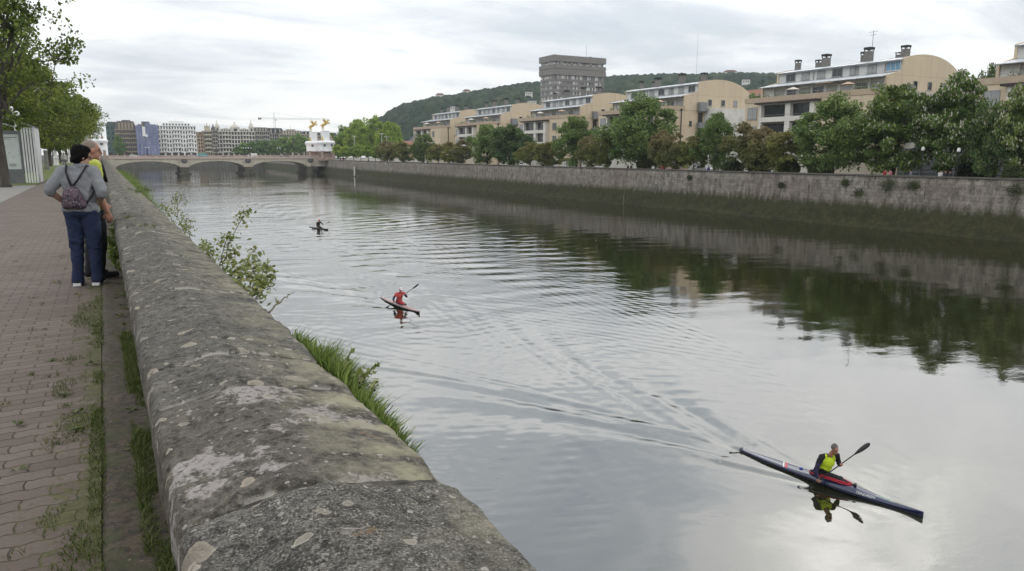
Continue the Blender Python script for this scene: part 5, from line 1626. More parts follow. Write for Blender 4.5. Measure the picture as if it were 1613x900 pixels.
def hand(w, d, nrm, side, curl=.6, s=1.0):
    """palm, four unequal bent fingers and a thumb that leaves the side of the palm. w wrist, d pointing direction, nrm palm direction"""
    w, d, nrm = V3(w), V3(d).normalized(), V3(nrm)
    nrm = (nrm - d * nrm.dot(d)).normalized()
    a = d.cross(nrm).normalized() * side
    out = []
    k = w + d * .085 * s
    for j in (-.028, -.009, .010, .028):
        out.append(('c', w + a * j * .55 * s + d * .01 * s, k + a * j * s, .016 * s, .014 * s))
    for j, ln in ((-.030, .062), (-.010, .074), (.010, .080), (.029, .070)):
        p0 = k + a * j * s
        d1 = (d * math.cos(curl * .7) + nrm * math.sin(curl * .7)); p1 = p0 + d1 * ln * .45 * s
        d2 = (d * math.cos(curl * 1.7) + nrm * math.sin(curl * 1.7)); p2 = p1 + d2 * ln * .32 * s
        d3 = (d * math.cos(curl * 2.5) + nrm * math.sin(curl * 2.5)); p3 = p2 + d3 * ln * .25 * s
        out += [('c', p0, p1, .0095 * s, .009 * s), ('c', p1, p2, .009 * s, .0085 * s), ('c', p2, p3, .0085 * s, .0075 * s)]
    t0 = w + d * .03 * s + a * .026 * s
    t1 = t0 + (a * .7 + d * .55 + nrm * .35).normalized() * .038 * s
    t2 = t1 + (d * .8 + nrm * .55).normalized() * .032 * s
    out += [('c', t0, t1, .013 * s, .011 * s), ('c', t1, t2, .011 * s, .009 * s)]
    return out


def head_parts(c, yaw=0, pitch=0, s=1.0):
    """skull, jaw, nose, brow, lips, ears around head centre c; faces +Y before yaw"""
    q = Euler((pitch, 0, yaw)).to_matrix()
    c = V3(c)
    def p(v): return c + q @ V3(v) * s
    e = (pitch, 0, yaw)
    out = [('e', p((0, -.012, .028)), (.074 * s, .096 * s, .092 * s), e), ('e', p((0, .02, -.045)), (.056 * s, .068 * s, .068 * s), e),
           ('c', p((0, .088, .012)), p((0, .112, -.022)), .010 * s, .014 * s), ('c', p((-.035, .079, .030)), p((.035, .079, .030)), .013 * s, .013 * s),
           ('c', p((-.018, .083, -.052)), p((.018, .083, -.052)), .009 * s, .009 * s), ('e', p((0, .070, -.088)), (.026 * s, .022 * s, .020 * s), e),
           ('e', p((.076, -.005, -.005)), (.010 * s, .020 * s, .032 * s), e), ('e', p((-.076, -.005, -.005)), (.010 * s, .020 * s, .032 * s), e)]
    eyes = [('e', p((.030, .086, .010)), (.013 * s, .008 * s, .007 * s), e), ('e', p((-.030, .086, .010)), (.013 * s, .008 * s, .007 * s), e),
            ('c', p((.014, .093, .030)), p((.046, .083, .030)), .005 * s, .004 * s), ('c', p((-.014, .093, .030)), p((-.046, .083, .030)), .005 * s, .004 * s)]
    return out, eyes, p, e


def legs_parts(sp=.105, fat=1.0, kn=.02):
    out = []
    for s in (-1, 1):
        out += [('c', (s * .095, 0, .90), (s * sp, kn, .49), .100 * fat, .070 * fat), ('c', (s * sp, kn, .49), (s * (sp + .01), -.03, .09), .068 * fat, .046 * fat),
                ('c', (s * (sp + .01), -.05, .05), (s * (sp + .03), .15, .035), .042, .036)]
    return out

# --- woman with hands on hips, seen from behind
P = on_z(141, 449, 0)
wm = thing('person', 'woman in grey fleece and dark jeans standing by the wall, hands on her hips', 'person', (P.x, P.y, .006), rad(-16)); wm.scale = (.87, .9, 1.0)
hc = (.055, .03, 1.515)
hp, he, hf, hrot = head_parts(hc, rad(-58), rad(-8))
SHL, SHR = (-.185, -.01, 1.33), (.185, .0, 1.33)
ELL, ELR = (-.325, -.16, 1.14), (.31, -.13, 1.11)
WRL, WRR = (-.235, .035, 1.00), (.225, .06, .985)
body = hp + [('c', (.02, 0, 1.33), (.045, .018, 1.45), .062, .055), ('e', (0, 0, 1.18), (.17, .115, .23)), ('e', (0, -.01, .93), (.185, .135, .15)),
             ('c', SHL, ELL, .062, .046), ('c', ELL, WRL, .046, .031), ('c', SHR, ELR, .062, .046), ('c', ELR, WRR, .046, .031), ('c', (-.1, 0, 1.34), SHL, .07, .062), ('c', (.1, 0, 1.34), SHR, .07, .062)]
body += hand(WRL, (.55, .6, -.35), (.8, -.3, .2), 1, .35) + hand(WRR, (-.55, .6, -.35), (-.8, -.3, .2), -1, .35)
body += legs_parts()
blob('body', body, m_skin, wm, .008, 4)
blob('eyes', he, m_eye, wm, .004, 1)
blob('hair', [('e', hf((0, -.030, .040)), (.100, .112, .108), hrot), ('e', hf((0, -.062, -.018)), (.090, .068, .084), hrot), ('e', hf((.040, .045, .088)), (.045, .052, .032), hrot), ('e', hf((-.040, .045, .088)), (.045, .052, .032), hrot),
               ('e', hf((0, .02, .108)), (.06, .07, .03), hrot), ('e', hf((.066, -.018, .035)), (.022, .04, .045), hrot), ('e', hf((-.066, -.018, .035)), (.022, .04, .045), hrot)] + [('e', hf((.088 * math.sin(a), -.035 - .085 * math.cos(a), z_)), (.022, .022, .034), hrot) for a, z_ in ((-1.3, .0), (-1.0, -.02), (-.7, -.045), (-.4, -.035), (-.1, -.055), (.2, -.04), (.5, -.05), (.8, -.03), (1.1, -.015), (1.35, .0))] + [('e', hf((.06 * math.sin(a * 2.4), .07 * math.cos(a * 2.4) - .02, .115)), (.026, .026, .02), hrot) for a in range(7)], m_hairb, wm, .009, 1)
g = MB()
for s in (-1, 1):
    g.tube([hf((s * .010, .102, .012)), hf((s * .012, .104, -.010)), hf((s * .045, .096, -.012)), hf((s * .050, .092, .014)), hf((s * .010, .102, .014))], .0035, 5)
    g.tube([hf((s * .050, .092, .012)), hf((s * .082, .0, .006))], .003, 5)
g.build('glasses', m_eye, wm)
jk = [('e', (0, -.005, 1.22), (.205, .155, .18)), ('e', (0, -.01, 1.06), (.215, .165, .16)), ('e', (0, -.015, .92), (.222, .172, .10)), ('c', (-.12, -.01, 1.335), SHL, .085, .085), ('c', (.12, -.005, 1.335), SHR, .085, .085),
      ('c', SHL, V3(SHL).lerp(V3(ELL), .97), .085, .066), ('c', SHR, V3(SHR).lerp(V3(ELR), .97), .085, .066), ('c', ELL, V3(ELL).lerp(V3(WRL), .18), .066, .058), ('c', ELR, V3(ELR).lerp(V3(WRR), .18), .066, .058),
      ('c', (-.02, -.02, 1.37), (.09, -.01, 1.37), .075, .07), ('c', (-.19, -.03, .90), (.19, -.03, .90), .05, .05)]
for a, b_ in (((-.17, -.10, 1.24), (-.10, -.15, 1.0)), ((.17, -.10, 1.24), (.12, -.15, 1.02)), ((-.05, -.135, 1.32), (.02, -.15, 1.12)), ((.05, -.14, 1.1), (.16, -.13, .95)), ((-.25, -.02, 1.30), (-.29, -.12, 1.16)), ((.25, -.02, 1.29), (.28, -.11, 1.13)), ((-.28, -.08, 1.25), (-.32, -.14, 1.12)), ((.28, -.07, 1.22), (.30, -.13, 1.09))):
    jk.append(('c', a, b_, .022, .016))
blob('jacket', jk, m_fleece, wm, .011, 3)
cl = MB(); ring = []
for k in range(17):
    a = rad(-160) + rad(320) * k / 16
    ring.append((.045 + .082 * math.sin(a), .008 - .078 * math.cos(a)))
for (x0, y0), (x1, y1) in zip(ring, ring[1:]):
    cl.tube([(x0, y0, 1.405), (x1, y1, 1.405)], .026, 6)
cl.build('collar', m_fleece, wm, smooth=True)
tr = []
for s in (-1, 1):
    tr += [('c', (s * .098, -.01, .88), (s * .108, .02, .50), .128, .088), ('c', (s * .108, .02, .50), (s * .118, -.035, .10), .086, .070), ('c', (s * .118, -.035, .12), (s * .120, -.04, .06), .074, .078)]
    for z in (.50, .47, .53): tr.append(('c', (s * .108 - .06, -.05, z), (s * .108 + .06, -.055, z - .012), .018, .016))
tr += [('e', (0, -.025, .90), (.195, .155, .12))]
blob('jeans', tr, m_denim, wm, .011, 3)
for s in (-1, 1):
    sh = blob('shoe', [('c', (s * .120, -.075, .055), (s * .140, .13, .045), .048, .040), ('c', (s * .120, -.06, .07), (s * .125, .02, .08), .045, .045)], m_blackcl, wm, .01, 2)
    mb = MB(); mb.box(s * .125 - .047, s * .125 + .047, -.125, .165, 0, .034, rz=-s * .06); mb.build('sole', m_sole, sh)

# her small patterned backpack with cord straps
m_bag, nt, b = new_mat('patterned_bag')
co = objco(nt); vo = N(nt, 'ShaderNodeTexVoronoi'); vo.inputs['Scale'].default_value = 42; L(nt, co, vo.inputs['Vector'])
c = ramp(nt, vo.outputs['Distance'], [(.0, (.30, .26, .27)), (.28, (.16, .13, .145)), (.42, (.04, .03, .04)), (.75, (.025, .02, .03))])
c = mixc(nt, ramp(nt, noise(nt, co, 16, 3, .6), [(.45, 0.0), (.6, .8)]), c, (.10, .055, .075))
L(nt, c, b.inputs['Base Color']); b.inputs['Roughness'].default_value = .7
bp = thing('backpack', 'small dark patterned drawstring backpack worn over the grey fleece', 'backpack', (P.x, P.y, .006), rad(-16)); bp.scale = (.87, .9, 1.0)
blob('bag', [('e', (-.035, -.205, 1.045), (.125, .062, .105)), ('e', (-.03, -.195, .985), (.145, .072, .065)), ('e', (-.035, -.185, 1.13), (.085, .042, .05)), ('c', (-.13, -.19, .96), (.08, -.19, .97), .045, .045)], m_bag, bp, .009, 3)
mb = MB()
mb.tube([(-.035, -.185, 1.17), (.03, -.175, 1.24), (.10, -.155, 1.335), (.135, -.08, 1.415), (.14, .06, 1.40)], .0125, 6)
mb.tube([(-.035, -.185, 1.17), (-.075, -.17, 1.27), (-.10, -.15, 1.345), (-.115, -.07, 1.415), (-.115, .06, 1.40)], .0125, 6)
mb.tube([(.085, -.20, .955), (.16, -.155, 1.03), (.215, -.09, 1.14), (.225, .03, 1.23)], .0125, 6)
mb.build('strap', m_blackcl, bp, smooth=True)

# --- man beside the wall
P = on_z(160, 441, 0)
mn = thing('person', 'shaven-headed man in a lime yellow T-shirt standing between the woman and the wall', 'person', (P.x - .038, P.y + .12, .012), rad(-66))
hc = (.02, .06, 1.585)
hp, he, hf, hrot = head_parts(hc, rad(-8), rad(-6), 1.04)
SHL, SHR = (-.20, 0, 1.40), (.205, -.01, 1.39)
ELL, ELR = (-.25, .02, 1.10), (.265, -.02, 1.09)
WRL, WRR = (-.20, .20, .95), (.265, .07, .845)
body = hp + [('c', (0, 0, 1.38), (.015, .04, 1.52), .066, .060), ('e', (0, 0, 1.22), (.185, .125, .24)), ('e', (0, 0, .96), (.175, .13, .15)),
             ('c', SHL, ELL, .058, .045), ('c', ELL, WRL, .044, .030), ('c', SHR, ELR, .060, .047), ('c', ELR, WRR, .047, .031)]
body += hand(WRL, (.3, .5, -.6), (.9, 0, .2), 1, .5) + hand(WRR, (.0, .25, -1), (-1, .2, 0), -1, .45)
body += legs_parts()
blob('body', body, m_skinr, mn, .008, 4)
blob('eyes', he, m_eye, mn, .004, 1)
blob('hair', [('e', hf((0, -.022, .036)), (.080, .098, .092), hrot)], m_stub, mn, .008, 2)
blob('shirt', [('e', (0, 0, 1.24), (.205, .145, .20)), ('e', (0, 0, 1.06), (.195, .150, .17)), ('c', (-.10, 0, 1.40), SHL, .08, .085), ('c', (.10, 0, 1.40), SHR, .08, .085), ('c', SHL, V3(SHL).lerp(V3(ELL), .62), .084, .074), ('c', SHR, V3(SHR).lerp(V3(ELR), .66), .084, .076), ('c', (-.16, 0, .93), (.16, 0, .93), .09, .09)], m_tee, mn, .011, 3)
tr = []
for s in (-1, 1): tr += [('c', (s * .095, 0, .90), (s * .105, .02, .50), .112, .080), ('c', (s * .105, .02, .50), (s * .115, -.03, .08), .080, .066)]
tr += [('e', (0, -.005, .92), (.18, .14, .10))]
blob('trousers', tr, m_blackcl, mn, .011, 3)
for s in (-1, 1): blob('shoe', [('c', (s * .115, -.07, .05), (s * .15, .16, .042), .046, .038), ('c', (s * .115, -.05, .08), (s * .12, .02, .08), .05, .045)], m_blackcl, mn, .01, 2)
mb = MB(); mb.tube([(-.09, .04, 1.45), (-.05, .10, 1.42), (.03, .125, 1.39), (.10, .09, 1.43), (.11, .02, 1.46), (.05, -.05, 1.48), (-.05, -.05, 1.48), (-.09, .04, 1.45)], .030, 8); mb.tube([(.10, -.12, 1.44), (.155, -.02, 1.475), (.15, .11, 1.40), (.13, .155, 1.2)], .022, 6); mb.build('scarf', m_blackcl, mn, smooth=True)

# ------------------------------------------------------------------ racing kayaks
def hull_w(u):  # u -1 stern .. 1 bow
    return .205 * max(0.0, 1 - abs(u + .03) ** 2.15) ** .92 + .011
def deck_z(u):
    return .128 + (.062 * math.exp(-((u - .20) / .30) ** 2)) + .030 * max(0, u) ** 2 - .035 * max(0, -u) ** 1.5
def kayak(name_label, stern, bow, hullm, deckm, group='racing kayaks on the river'):
    d = bow - stern; ln = d.length
    t = thing('racing_kayak', name_label, 'kayak', ((stern + bow) / 2)[:], math.atan2(-d.x, d.y), group)
    half = ln / 2; n = 44
    V = []; F = []; mi = []
    for i in range(n + 1):
        u = -1 + 2 * i / n; y = u * half; w_ = hull_w(u); dz = deck_z(u)
        wl = .060 + .035 * max(0, u) ** 2
        ring = [(0, -.10 * (1 - abs(u) ** 3) - .005), (w_ * .62, -.07 * (1 - abs(u) ** 4)), (w_ * .96, .02), (w_, wl), (w_ * .93, wl + .018), (w_ * .52, dz - .014), (w_ * .2, dz - .002), (0, dz)]
        ring = ring + [(-x, z) for x, z in ring[-2:0:-1]]
        V += [(x, y, z) for x, z in ring]
    m = len(ring)
    for i in range(n):
        for k in range(m):
            k2 = (k + 1) % m
            F.append((i * m + k, i * m + k2, (i + 1) * m + k2, (i + 1) * m + k)); mi.append(1 if 4 <= k <= 9 else 0)
    me = bpy.data.meshes.new('hull'); me.from_pydata(V, [], F + [tuple(range(m)), tuple(n * m + k for k in range(m - 1, -1, -1))])
    me.materials.append(hullm); me.materials.append(deckm)
    me.polygons.foreach_set('material_index', mi + [0, 0]); me.polygons.foreach_set('use_smooth', [True] * len(me.polygons))
    bm = bmesh.new(); bm.from_mesh(me); bmesh.ops.recalc_face_normals(bm, faces=bm.faces); bm.to_mesh(me); bm.free()
    link(bpy.data.objects.new('hull', me), t)
    mb = MB(); mb.box(-.006, .006, -half + .05, -half + .22, -.22, .0); mb.tube([(0, -half + .02, .10), (0, -half + .10, .13)], .012, 6); mb.build('rudder', m_dark, t)
    return t, half


def deck_patch(parent, name, mat, y0, y1, skew, half, lo=-.9, hi=.9):
    """a painted band lying just on the deck"""
    V = []; nx = 9
    for j in range(4):
        for i in range(nx):
            f = lo + (hi - lo) * i / (nx - 1)
            y = y0 + (y1 - y0) * j / 3 + skew * f
            u = y / half; w_ = hull_w(u) * .93; dz = deck_z(u); wl = .060 + .035 * max(0, u) ** 2 + .018
            a = abs(f)
            z = dz - .002 + (dz - .014 - dz + .002) * min(a / .56, 1) if a < .56 else (dz - .014) + (wl - dz + .014) * (a - .56) / .44
            V.append((f * w_, y, z + .006))
    return mesh_np(name, V, grid_faces(nx, 4), mat, parent, smooth=True)


def cockpit(t, skirtm, rimm):
    mb = MB()
    pts = [(0, -.36)] + [(.17 * math.sin(a) ** .8, -.36 + (1 - math.cos(a)) * .58) for a in np.linspace(.25, 2.9, 12)] + [(0, .82)]
    loop = pts + [(-x, y) for x, y in pts[-2:0:-1]]
    cz = lambda y: .180 - .03 * abs(y) + .03 * (y > 0)
    mb.tube([(x, y, cz(y)) for x, y in loop] + [(loop[0][0], loop[0][1], cz(loop[0][1]))], .018, 7)
    mb.build('cockpit_rim', rimm, t, smooth=True)
    blob('spray_skirt', [('e', (0, .18, .20), (.155, .55, .055)), ('c', (-.055, .05, .235), (-.05, .50, .245), .065, .04), ('c', (.055, .05, .235), (.05, .50, .245), .065, .04), ('e', (0, -.02, .27), (.185, .18, .09)), ('e', (0, .25, .22), (.13, .35, .06)), ('c', (0, .55, .21), (0, .80, .195), .05, .02)], skirtm, t, .014, 3)
    mb = MB(); mb.box(-.045, .045, .85, .92, .185, .255, rz=.3); mb.tube([(0, .80, .2), (0, .9, .22)], .015, 6); mb.build('grab_loop', m_dark, t)


def paddler(t, label, topm, sleevem, hairm, group, tw=0.0, vestm=None, capm=None, lean=.20, hands=None, skin=None, ext=(.30, .45), hyaw=.1):
    """seated figure holding a paddle; local frame of the boat: +Y bow, +X starboard"""
    skin = skin or m_skinr
    pr = thing('person', label, 'person', t.location[:], t.rotation_euler.z, group)
    HR, HL = hands
    sy = .10 + lean * .2; ct, st = math.cos(tw), math.sin(tw)
    SR, SL = (.20 * ct, sy - .20 * st, .735), (-.195 * ct, sy + .195 * st, .770)
    te = (0, 0, -tw)
    def tp(x, y, z): return (x * ct + y * st, sy - x * st + y * ct, z)
    hc = (0.0, .22 + lean * .3, .985)
    hp, he, hf, hrot = head_parts(hc, hyaw, rad(-14), 1.02)
    def elbow(s, h, out):
        s, h = V3(s), V3(h); m = (s + h) / 2; gap = max(0.02, .29 ** 2 - ((h - s).length / 2) ** 2) ** .5
        return m + V3(out).normalized() * gap
    ER, EL = elbow(SR, HR, (.6, -.5, -.5)), elbow(SL, HL, (-.6, -.2, -.7))
    d = (V3(HL) - V3(HR)).normalized()
    fwd = Vector((0, 1, 0))
    nR = V3(HR) + d.cross(fwd) * 0
    wR = V3(HR) - (V3(HR) - ER).normalized() * .05; wL = V3(HL) - (V3(HL) - EL).normalized() * .05
    body = hp + [('c', (0, .10 + lean * .2, .76), (0, .18 + lean * .3, .92), .064, .056), ('e', (0, .06 + lean * .1, .56), (.165, .115, .25), te), ('e', (0, -.03, .28), (.16, .13, .12)),
                 ('c', SR, ER, .058, .045), ('c', ER, wR, .044, .030), ('c', SL, EL, .058, .045), ('c', EL, wL, .044, .030),
                 ('c', (.08, 0, .16), (.06, .45, .15), .07, .05), ('c', (-.08, 0, .16), (-.06, .45, .15), .07, .05)]
    for wr, hd, sd in ((wR, HR, 1), (wL, HL, -1)):
        dd = (V3(hd) - wr).normalized()
        n_ = dd.cross(d) * sd
        body += hand(wr, dd, n_ if n_.length > .1 else (0, 0, -1), sd, 1.05, .95)
    blob('body', body, skin, pr, .009, 4)
    blob('eyes', he, m_eye, pr, .005, 1)
    rr = np.random.default_rng(5)
    if capm is not None:
        cp = blob('cap', [('e', hf((0, -.012, .058)), (.085, .105, .075), hrot), ('e', hf((0, .115, .052)), (.068, .055, .012), hrot)], capm, pr, .010, 2)
    if hairm is not None:
        hpz = [('e', hf((0, -.030, .045)), (.086, .098, .092), hrot)]
        if capm is None:
            for _ in range(26):
                v = rr.normal(size=3); v /= np.linalg.norm(v)
                if v[2] < -.3 or (v[1] > .45 and v[2] < .6): continue
                hpz.append(('e', hf((v[0] * .080, -.022 + v[1] * .095, .045 + v[2] * .088)), (.026, .026, .022)))
        else: hpz = [('e', hf((0, -.045, .0)), (.078, .07, .07), hrot)]
        blob('hair', hpz, hairm, pr, .009, 1)
    top_ = [('e', (0, .07 + lean * .1, .58), (.185, .140, .20), te), ('e', (0, .02, .38), (.182, .148, .18)), ('c', tp(.08, .0, .755), SR, .07, .078), ('c', tp(-.08, .0, .76), SL, .07, .078)]
    if vestm is not None:
        blob('vest', [('e', (0, .072 + lean * .1, .59), (.200, .158, .19), te), ('e', (0, .035, .43), (.192, .158, .15), te), ('c', tp(.10, .01, .755), tp(.11, 0, .70), .068, .072), ('c', tp(-.10, .01, .76), tp(-.11, 0, .70), .068, .072)], vestm, pr, .011, 3)
    sl = [('c', SR, ER, .076, .060), ('c', ER, V3(ER).lerp(wR, .86), .058, .042), ('c', SL, EL, .076, .060), ('c', EL, V3(EL).lerp(wL, .86), .058, .042)]
    blob('shirt', top_ + (sl if sleevem is topm else [('c', SR, V3(SR).lerp(ER, .45), .078, .07), ('c', SL, V3(SL).lerp(EL, .45), .078, .07)]), topm, pr, .011, 3)
    if sleevem is not topm:
        for s_ in (sl[:2], sl[2:]): blob('sleeve', [('c', V3(s_[0][1]).lerp(V3(s_[0][2]), .3), s_[0][2], .072, .060), s_[1]], sleevem, pr, .010, 3)
    # paddle through both hands
    pd = thing('paddle', 'black wing paddle held by the ' + ('grey-haired paddler in the neon vest' if vestm else 'paddler in the red top and white cap' if topm is m_red else 'most distant paddler in black'), 'paddle', t.location[:], t.rotation_euler.z, 'kayak paddles')
    a = V3(HR) - d * ext[0]; b_ = V3(HL) + d * ext[1]
    mb = MB(); mb.tube([a, b_], .0155, 8); mb.build('shaft', m_dark, pd, smooth=True)
    for e, dd, nm in ((a, -d, 'blade'), (b_, d, 'blade')):
        sd = dd.cross(Vector((0, .55, .83))).normalized(); nn = sd.cross(dd).normalized()
        Vv = []; Lk = [(0, .016), (.06, .026), (.14, .045), (.26, .058), (.38, .060), (.45, .050), (.485, .028), (.50, .008)]
        for s_, wd in Lk:
            for f in (-1, -.5, 0, .5, 1):
                Vv.append(e + dd * (s_ - .02) + sd * wd * f + nn * (.030 * (1 - f * f) * min(1, s_ / .12)))
        nV = len(Vv)
        Vv += [v - nn * .009 for v in Vv]
        Fq = [tuple(int(x) for x in q) for q in grid_faces(5, 8)]
        Ff = Fq + [tuple(x + nV for x in q[::-1]) for q in Fq]
        edge = [k for k in range(5)] + [4 + 5 * k for k in range(1, 8)] + [38, 37, 36, 35] + [5 * k for k in range(6, 0, -1)]
        for k in range(len(edge)):
            e0, e1 = edge[k], edge[(k + 1) % len(edge)]; Ff.append((e0, e1, e1 + nV, e0 + nV))
        me = bpy.data.meshes.new(nm); me.from_pydata([v[:] for v in Vv], [], Ff); me.materials.append(m_dark)
        me.polygons.foreach_set('use_smooth', [True] * len(Ff))
        bm = bmesh.new(); bm.from_mesh(me); bmesh.ops.recalc_face_normals(bm, faces=bm.faces); bm.to_mesh(me); bm.free()
        link(bpy.data.objects.new(nm, me), pd)
    return pr, pd

m_hullb = M('hull_blue', (.009, .013, .048), (.007, .010, .035), 1.5, .25, spec=.5, coat=.5)
m_deckb = M('deck_blue', (.018, .026, .080), (.013, .019, .06), 1.5, .3, spec=.5, coat=.5)
m_decw = M('decal_white', (.72, .72, .70), None, 3, .4)
m_decr = M('decal_red', (.50, .07, .09), None, 3, .4)
m_decg = M('decal_green', (.16, .36, .22), None, 3, .4)
m_decy = M('decal_yellow', (.62, .56, .12), None, 3, .4)
k1, half = kayak('long dark blue racing kayak in the lower right with white lettering', *KAYAKS['near'], m_hullb, m_deckb)
cockpit(k1, m_blackcl, m_redcl)
blob('skirt_trim', [('c', (.150, .0, .232), (.125, .45, .225), .030, .026), ('c', (.125, .45, .225), (.03, .80, .205), .028, .018), ('c', (-.150, .0, .232), (-.125, .45, .225), .022, .020), ('c', (-.125, .45, .225), (-.03, .80, .205), .020, .016)], m_redcl, k1, .010, 2)
deck_patch(k1, 'stern_stripe', m_decw, -1.16, -1.12, .10, half); deck_patch(k1, 'stern_stripe', m_decr, -1.105, -1.02, .10, half)
for y, m_, w_ in ((1.50, m_decw, .045), (1.56, m_decg, .10), (1.675, m_decw, .03), (1.72, m_decg, .10), (1.835, m_decw, .03), (1.88, m_decy, .05)):
    deck_patch(k1, 'bow_stripe', m_, y, y + w_, -.42, half, -.98, .2)
mb = MB(); mb.lathe([(.05, 0), (.055, .02), (.03, .045), (.01, .05)], 10, (0, -.62, deck_z(-.24) - .004)); mb.build('vent_cap', M('cap_blue', (.03, .06, .35), None, 3, .4), k1, smooth=True)
fc = bpy.data.curves.new('lettering', 'FONT'); fc.body = 'TENDREM'; fc.size = .105; fc.extrude = .0015; fc.space_character = 1.02; fc.shear = .15
fo = bpy.data.objects.new('lettering', fc); COL.objects.link(fo)
dg = bpy.context.evaluated_depsgraph_get(); dg.update()
fm = bpy.data.meshes.new_from_object(fo.evaluated_get(dg)); bpy.data.objects.remove(fo)
fm.materials.clear(); fm.materials.append(m_decw)
lo = link(bpy.data.objects.new('lettering', fm), k1)
# letters follow the sloping shoulder of the deck
for v in fm.vertices:
    y = .98 + v.co.x; s_ = v.co.y; u = y / half; w_ = hull_w(u); wl = .060 + .035 * max(0, u) ** 2 + .018; dz = deck_z(u) - .014
    a = Vector((w_ * .93, 0, wl)); c_ = Vector((w_ * .52, 0, dz)); dr = (c_ - a); L_ = dr.length; dr.normalize(); nn = Vector((-dr.z, 0, dr.x)); nn = nn if nn.x > 0 else -nn
    p = a + dr * (s_ * .95 + .004) + nn * (.005 + v.co.z)
    v.co = (p.x, y, p.z)
fm.update()
paddler(k1, 'grey-haired person in a neon yellow vest paddling the dark blue kayak', m_blackcl, m_navy, m_hairg, 'people paddling kayaks', vestm=m_neon, hands=((.37, .10, .17), (-.10, .42, .60)), tw=rad(40), hyaw=rad(-24))

m_hulld = M('hull_black', (.012, .012, .014), None, 2, .35)
m_deckp = M('deck_pale', (.36, .25, .23), (.30, .20, .19), 2, .4)
k2, half2 = kayak('black racing kayak with a pale deck in the middle of the river', *KAYAKS['mid'], m_hulld, m_deckp)
cockpit(k2, m_redcl, m_hulld)
paddler(k2, 'person in a bright red top and white cap paddling in mid river', m_red, m_navy, m_hairb, 'people paddling kayaks', capm=m_capw, hands=((.36, .12, .28), (-.20, .38, .72)), tw=rad(30), ext=(.3, .5), hyaw=rad(-14))
k3, half3 = kayak('small dark kayak far up the river, the most distant one', *KAYAKS['far'], m_hulld, m_hulld)
cockpit(k3, m_blackcl, m_hulld)
paddler(k3, 'person in a black top and red cap paddling the most distant kayak', m_blackcl, m_blackcl, m_hairb, 'people paddling kayaks', capm=m_red, lean=.35, hands=((.30, .55, .30), (-.34, .62, .52)), ext=(.3, .4))

# ------------------------------------------------------------------ walkers on the far quay
def walker(step, label):
    t = thing('person', label, 'person', (0, 0, 0))
    hp, he, hf, hrot = head_parts((0, .02, 1.58))
    body = hp + [('c', (0, 0, 1.38), (0, .01, 1.5), .062, .056), ('e', (0, 0, 1.18), (.17, .11, .24)), ('e', (0, 0, .93), (.165, .12, .14)),
                 ('c', (-.19, 0, 1.37), (-.24, -.06 * step, 1.08), .055, .044), ('c', (-.24, -.06 * step, 1.08), (-.22, .12 * step, .86), .042, .03),
                 ('c', (.19, 0, 1.37), (.24, .02 * step, 1.08), .055, .044), ('c', (.24, .02 * step, 1.08), (.22, .10 - .2 * step, .86), .042, .03)]
    body += hand((-.22, .12 * step, .86), (0, .2, -1), (1, 0, 0), 1, .5) + hand((.22, .10 - .2 * step, .86), (0, .2, -1), (-1, 0, 0), -1, .5)
    lg = []
    for s in (-1, 1):
        k = (s * .10, .10 * step * s + .03, .50); a = (s * .10, .24 * step * s - .02, .09)
        lg += [('c', (s * .09, 0, .90), k, .085, .06), ('c', k, a, .058, .042)]
        body += [('c', (a[0], a[1] - .05, .05), (a[0], a[1] + .14, .04), .04, .034)]
    blob('body', body + lg, m_skin, t, .016, 2)
    blob('trousers', [(p[0], p[1], p[2], p[3] + .02, p[4] + .022) for p in lg] + [('e', (0, 0, .93), (.18, .135, .11))], m_blackcl, t, .02, 2)
    blob('jacket', [('e', (0, 0, 1.20), (.19, .13, .21)), ('e', (0, 0, 1.03), (.185, .135, .14)), ('c', (-.12, 0, 1.38), (-.19, 0, 1.37), .075, .075), ('c', (.12, 0, 1.38), (.19, 0, 1.37), .075, .075),
                    ('c', (-.19, 0, 1.37), (-.24, -.06 * step, 1.08), .072, .058), ('c', (-.24, -.06 * step, 1.08), (-.225, .09 * step, .90), .056, .045), ('c', (.19, 0, 1.37), (.24, .02 * step, 1.08), .072, .058), ('c', (.24, .02 * step, 1.08), (.225, .08 - .15 * step, .90), .056, .045)], m_blackcl, t, .02, 2)
    blob('hair', [('e', hf((0, -.025, .04)), (.084, .098, .092))], m_hairb, t, .016, 1)
    return t
CLO = {c: M('cloth_' + c, v, None, 6, .9) for c, v in dict(pink=(.50, .16, .20), red=(.40, .04, .04), blue=(.05, .07, .22), white=(.6, .6, .58), khaki=(.20, .17, .10), charcoal=(.03, .03, .035), grey=(.2, .2, .21), orange=(.5, .2, .05), brown=(.10, .06, .04)).items()}
wk = [walker(1, ''), walker(.3, '')]
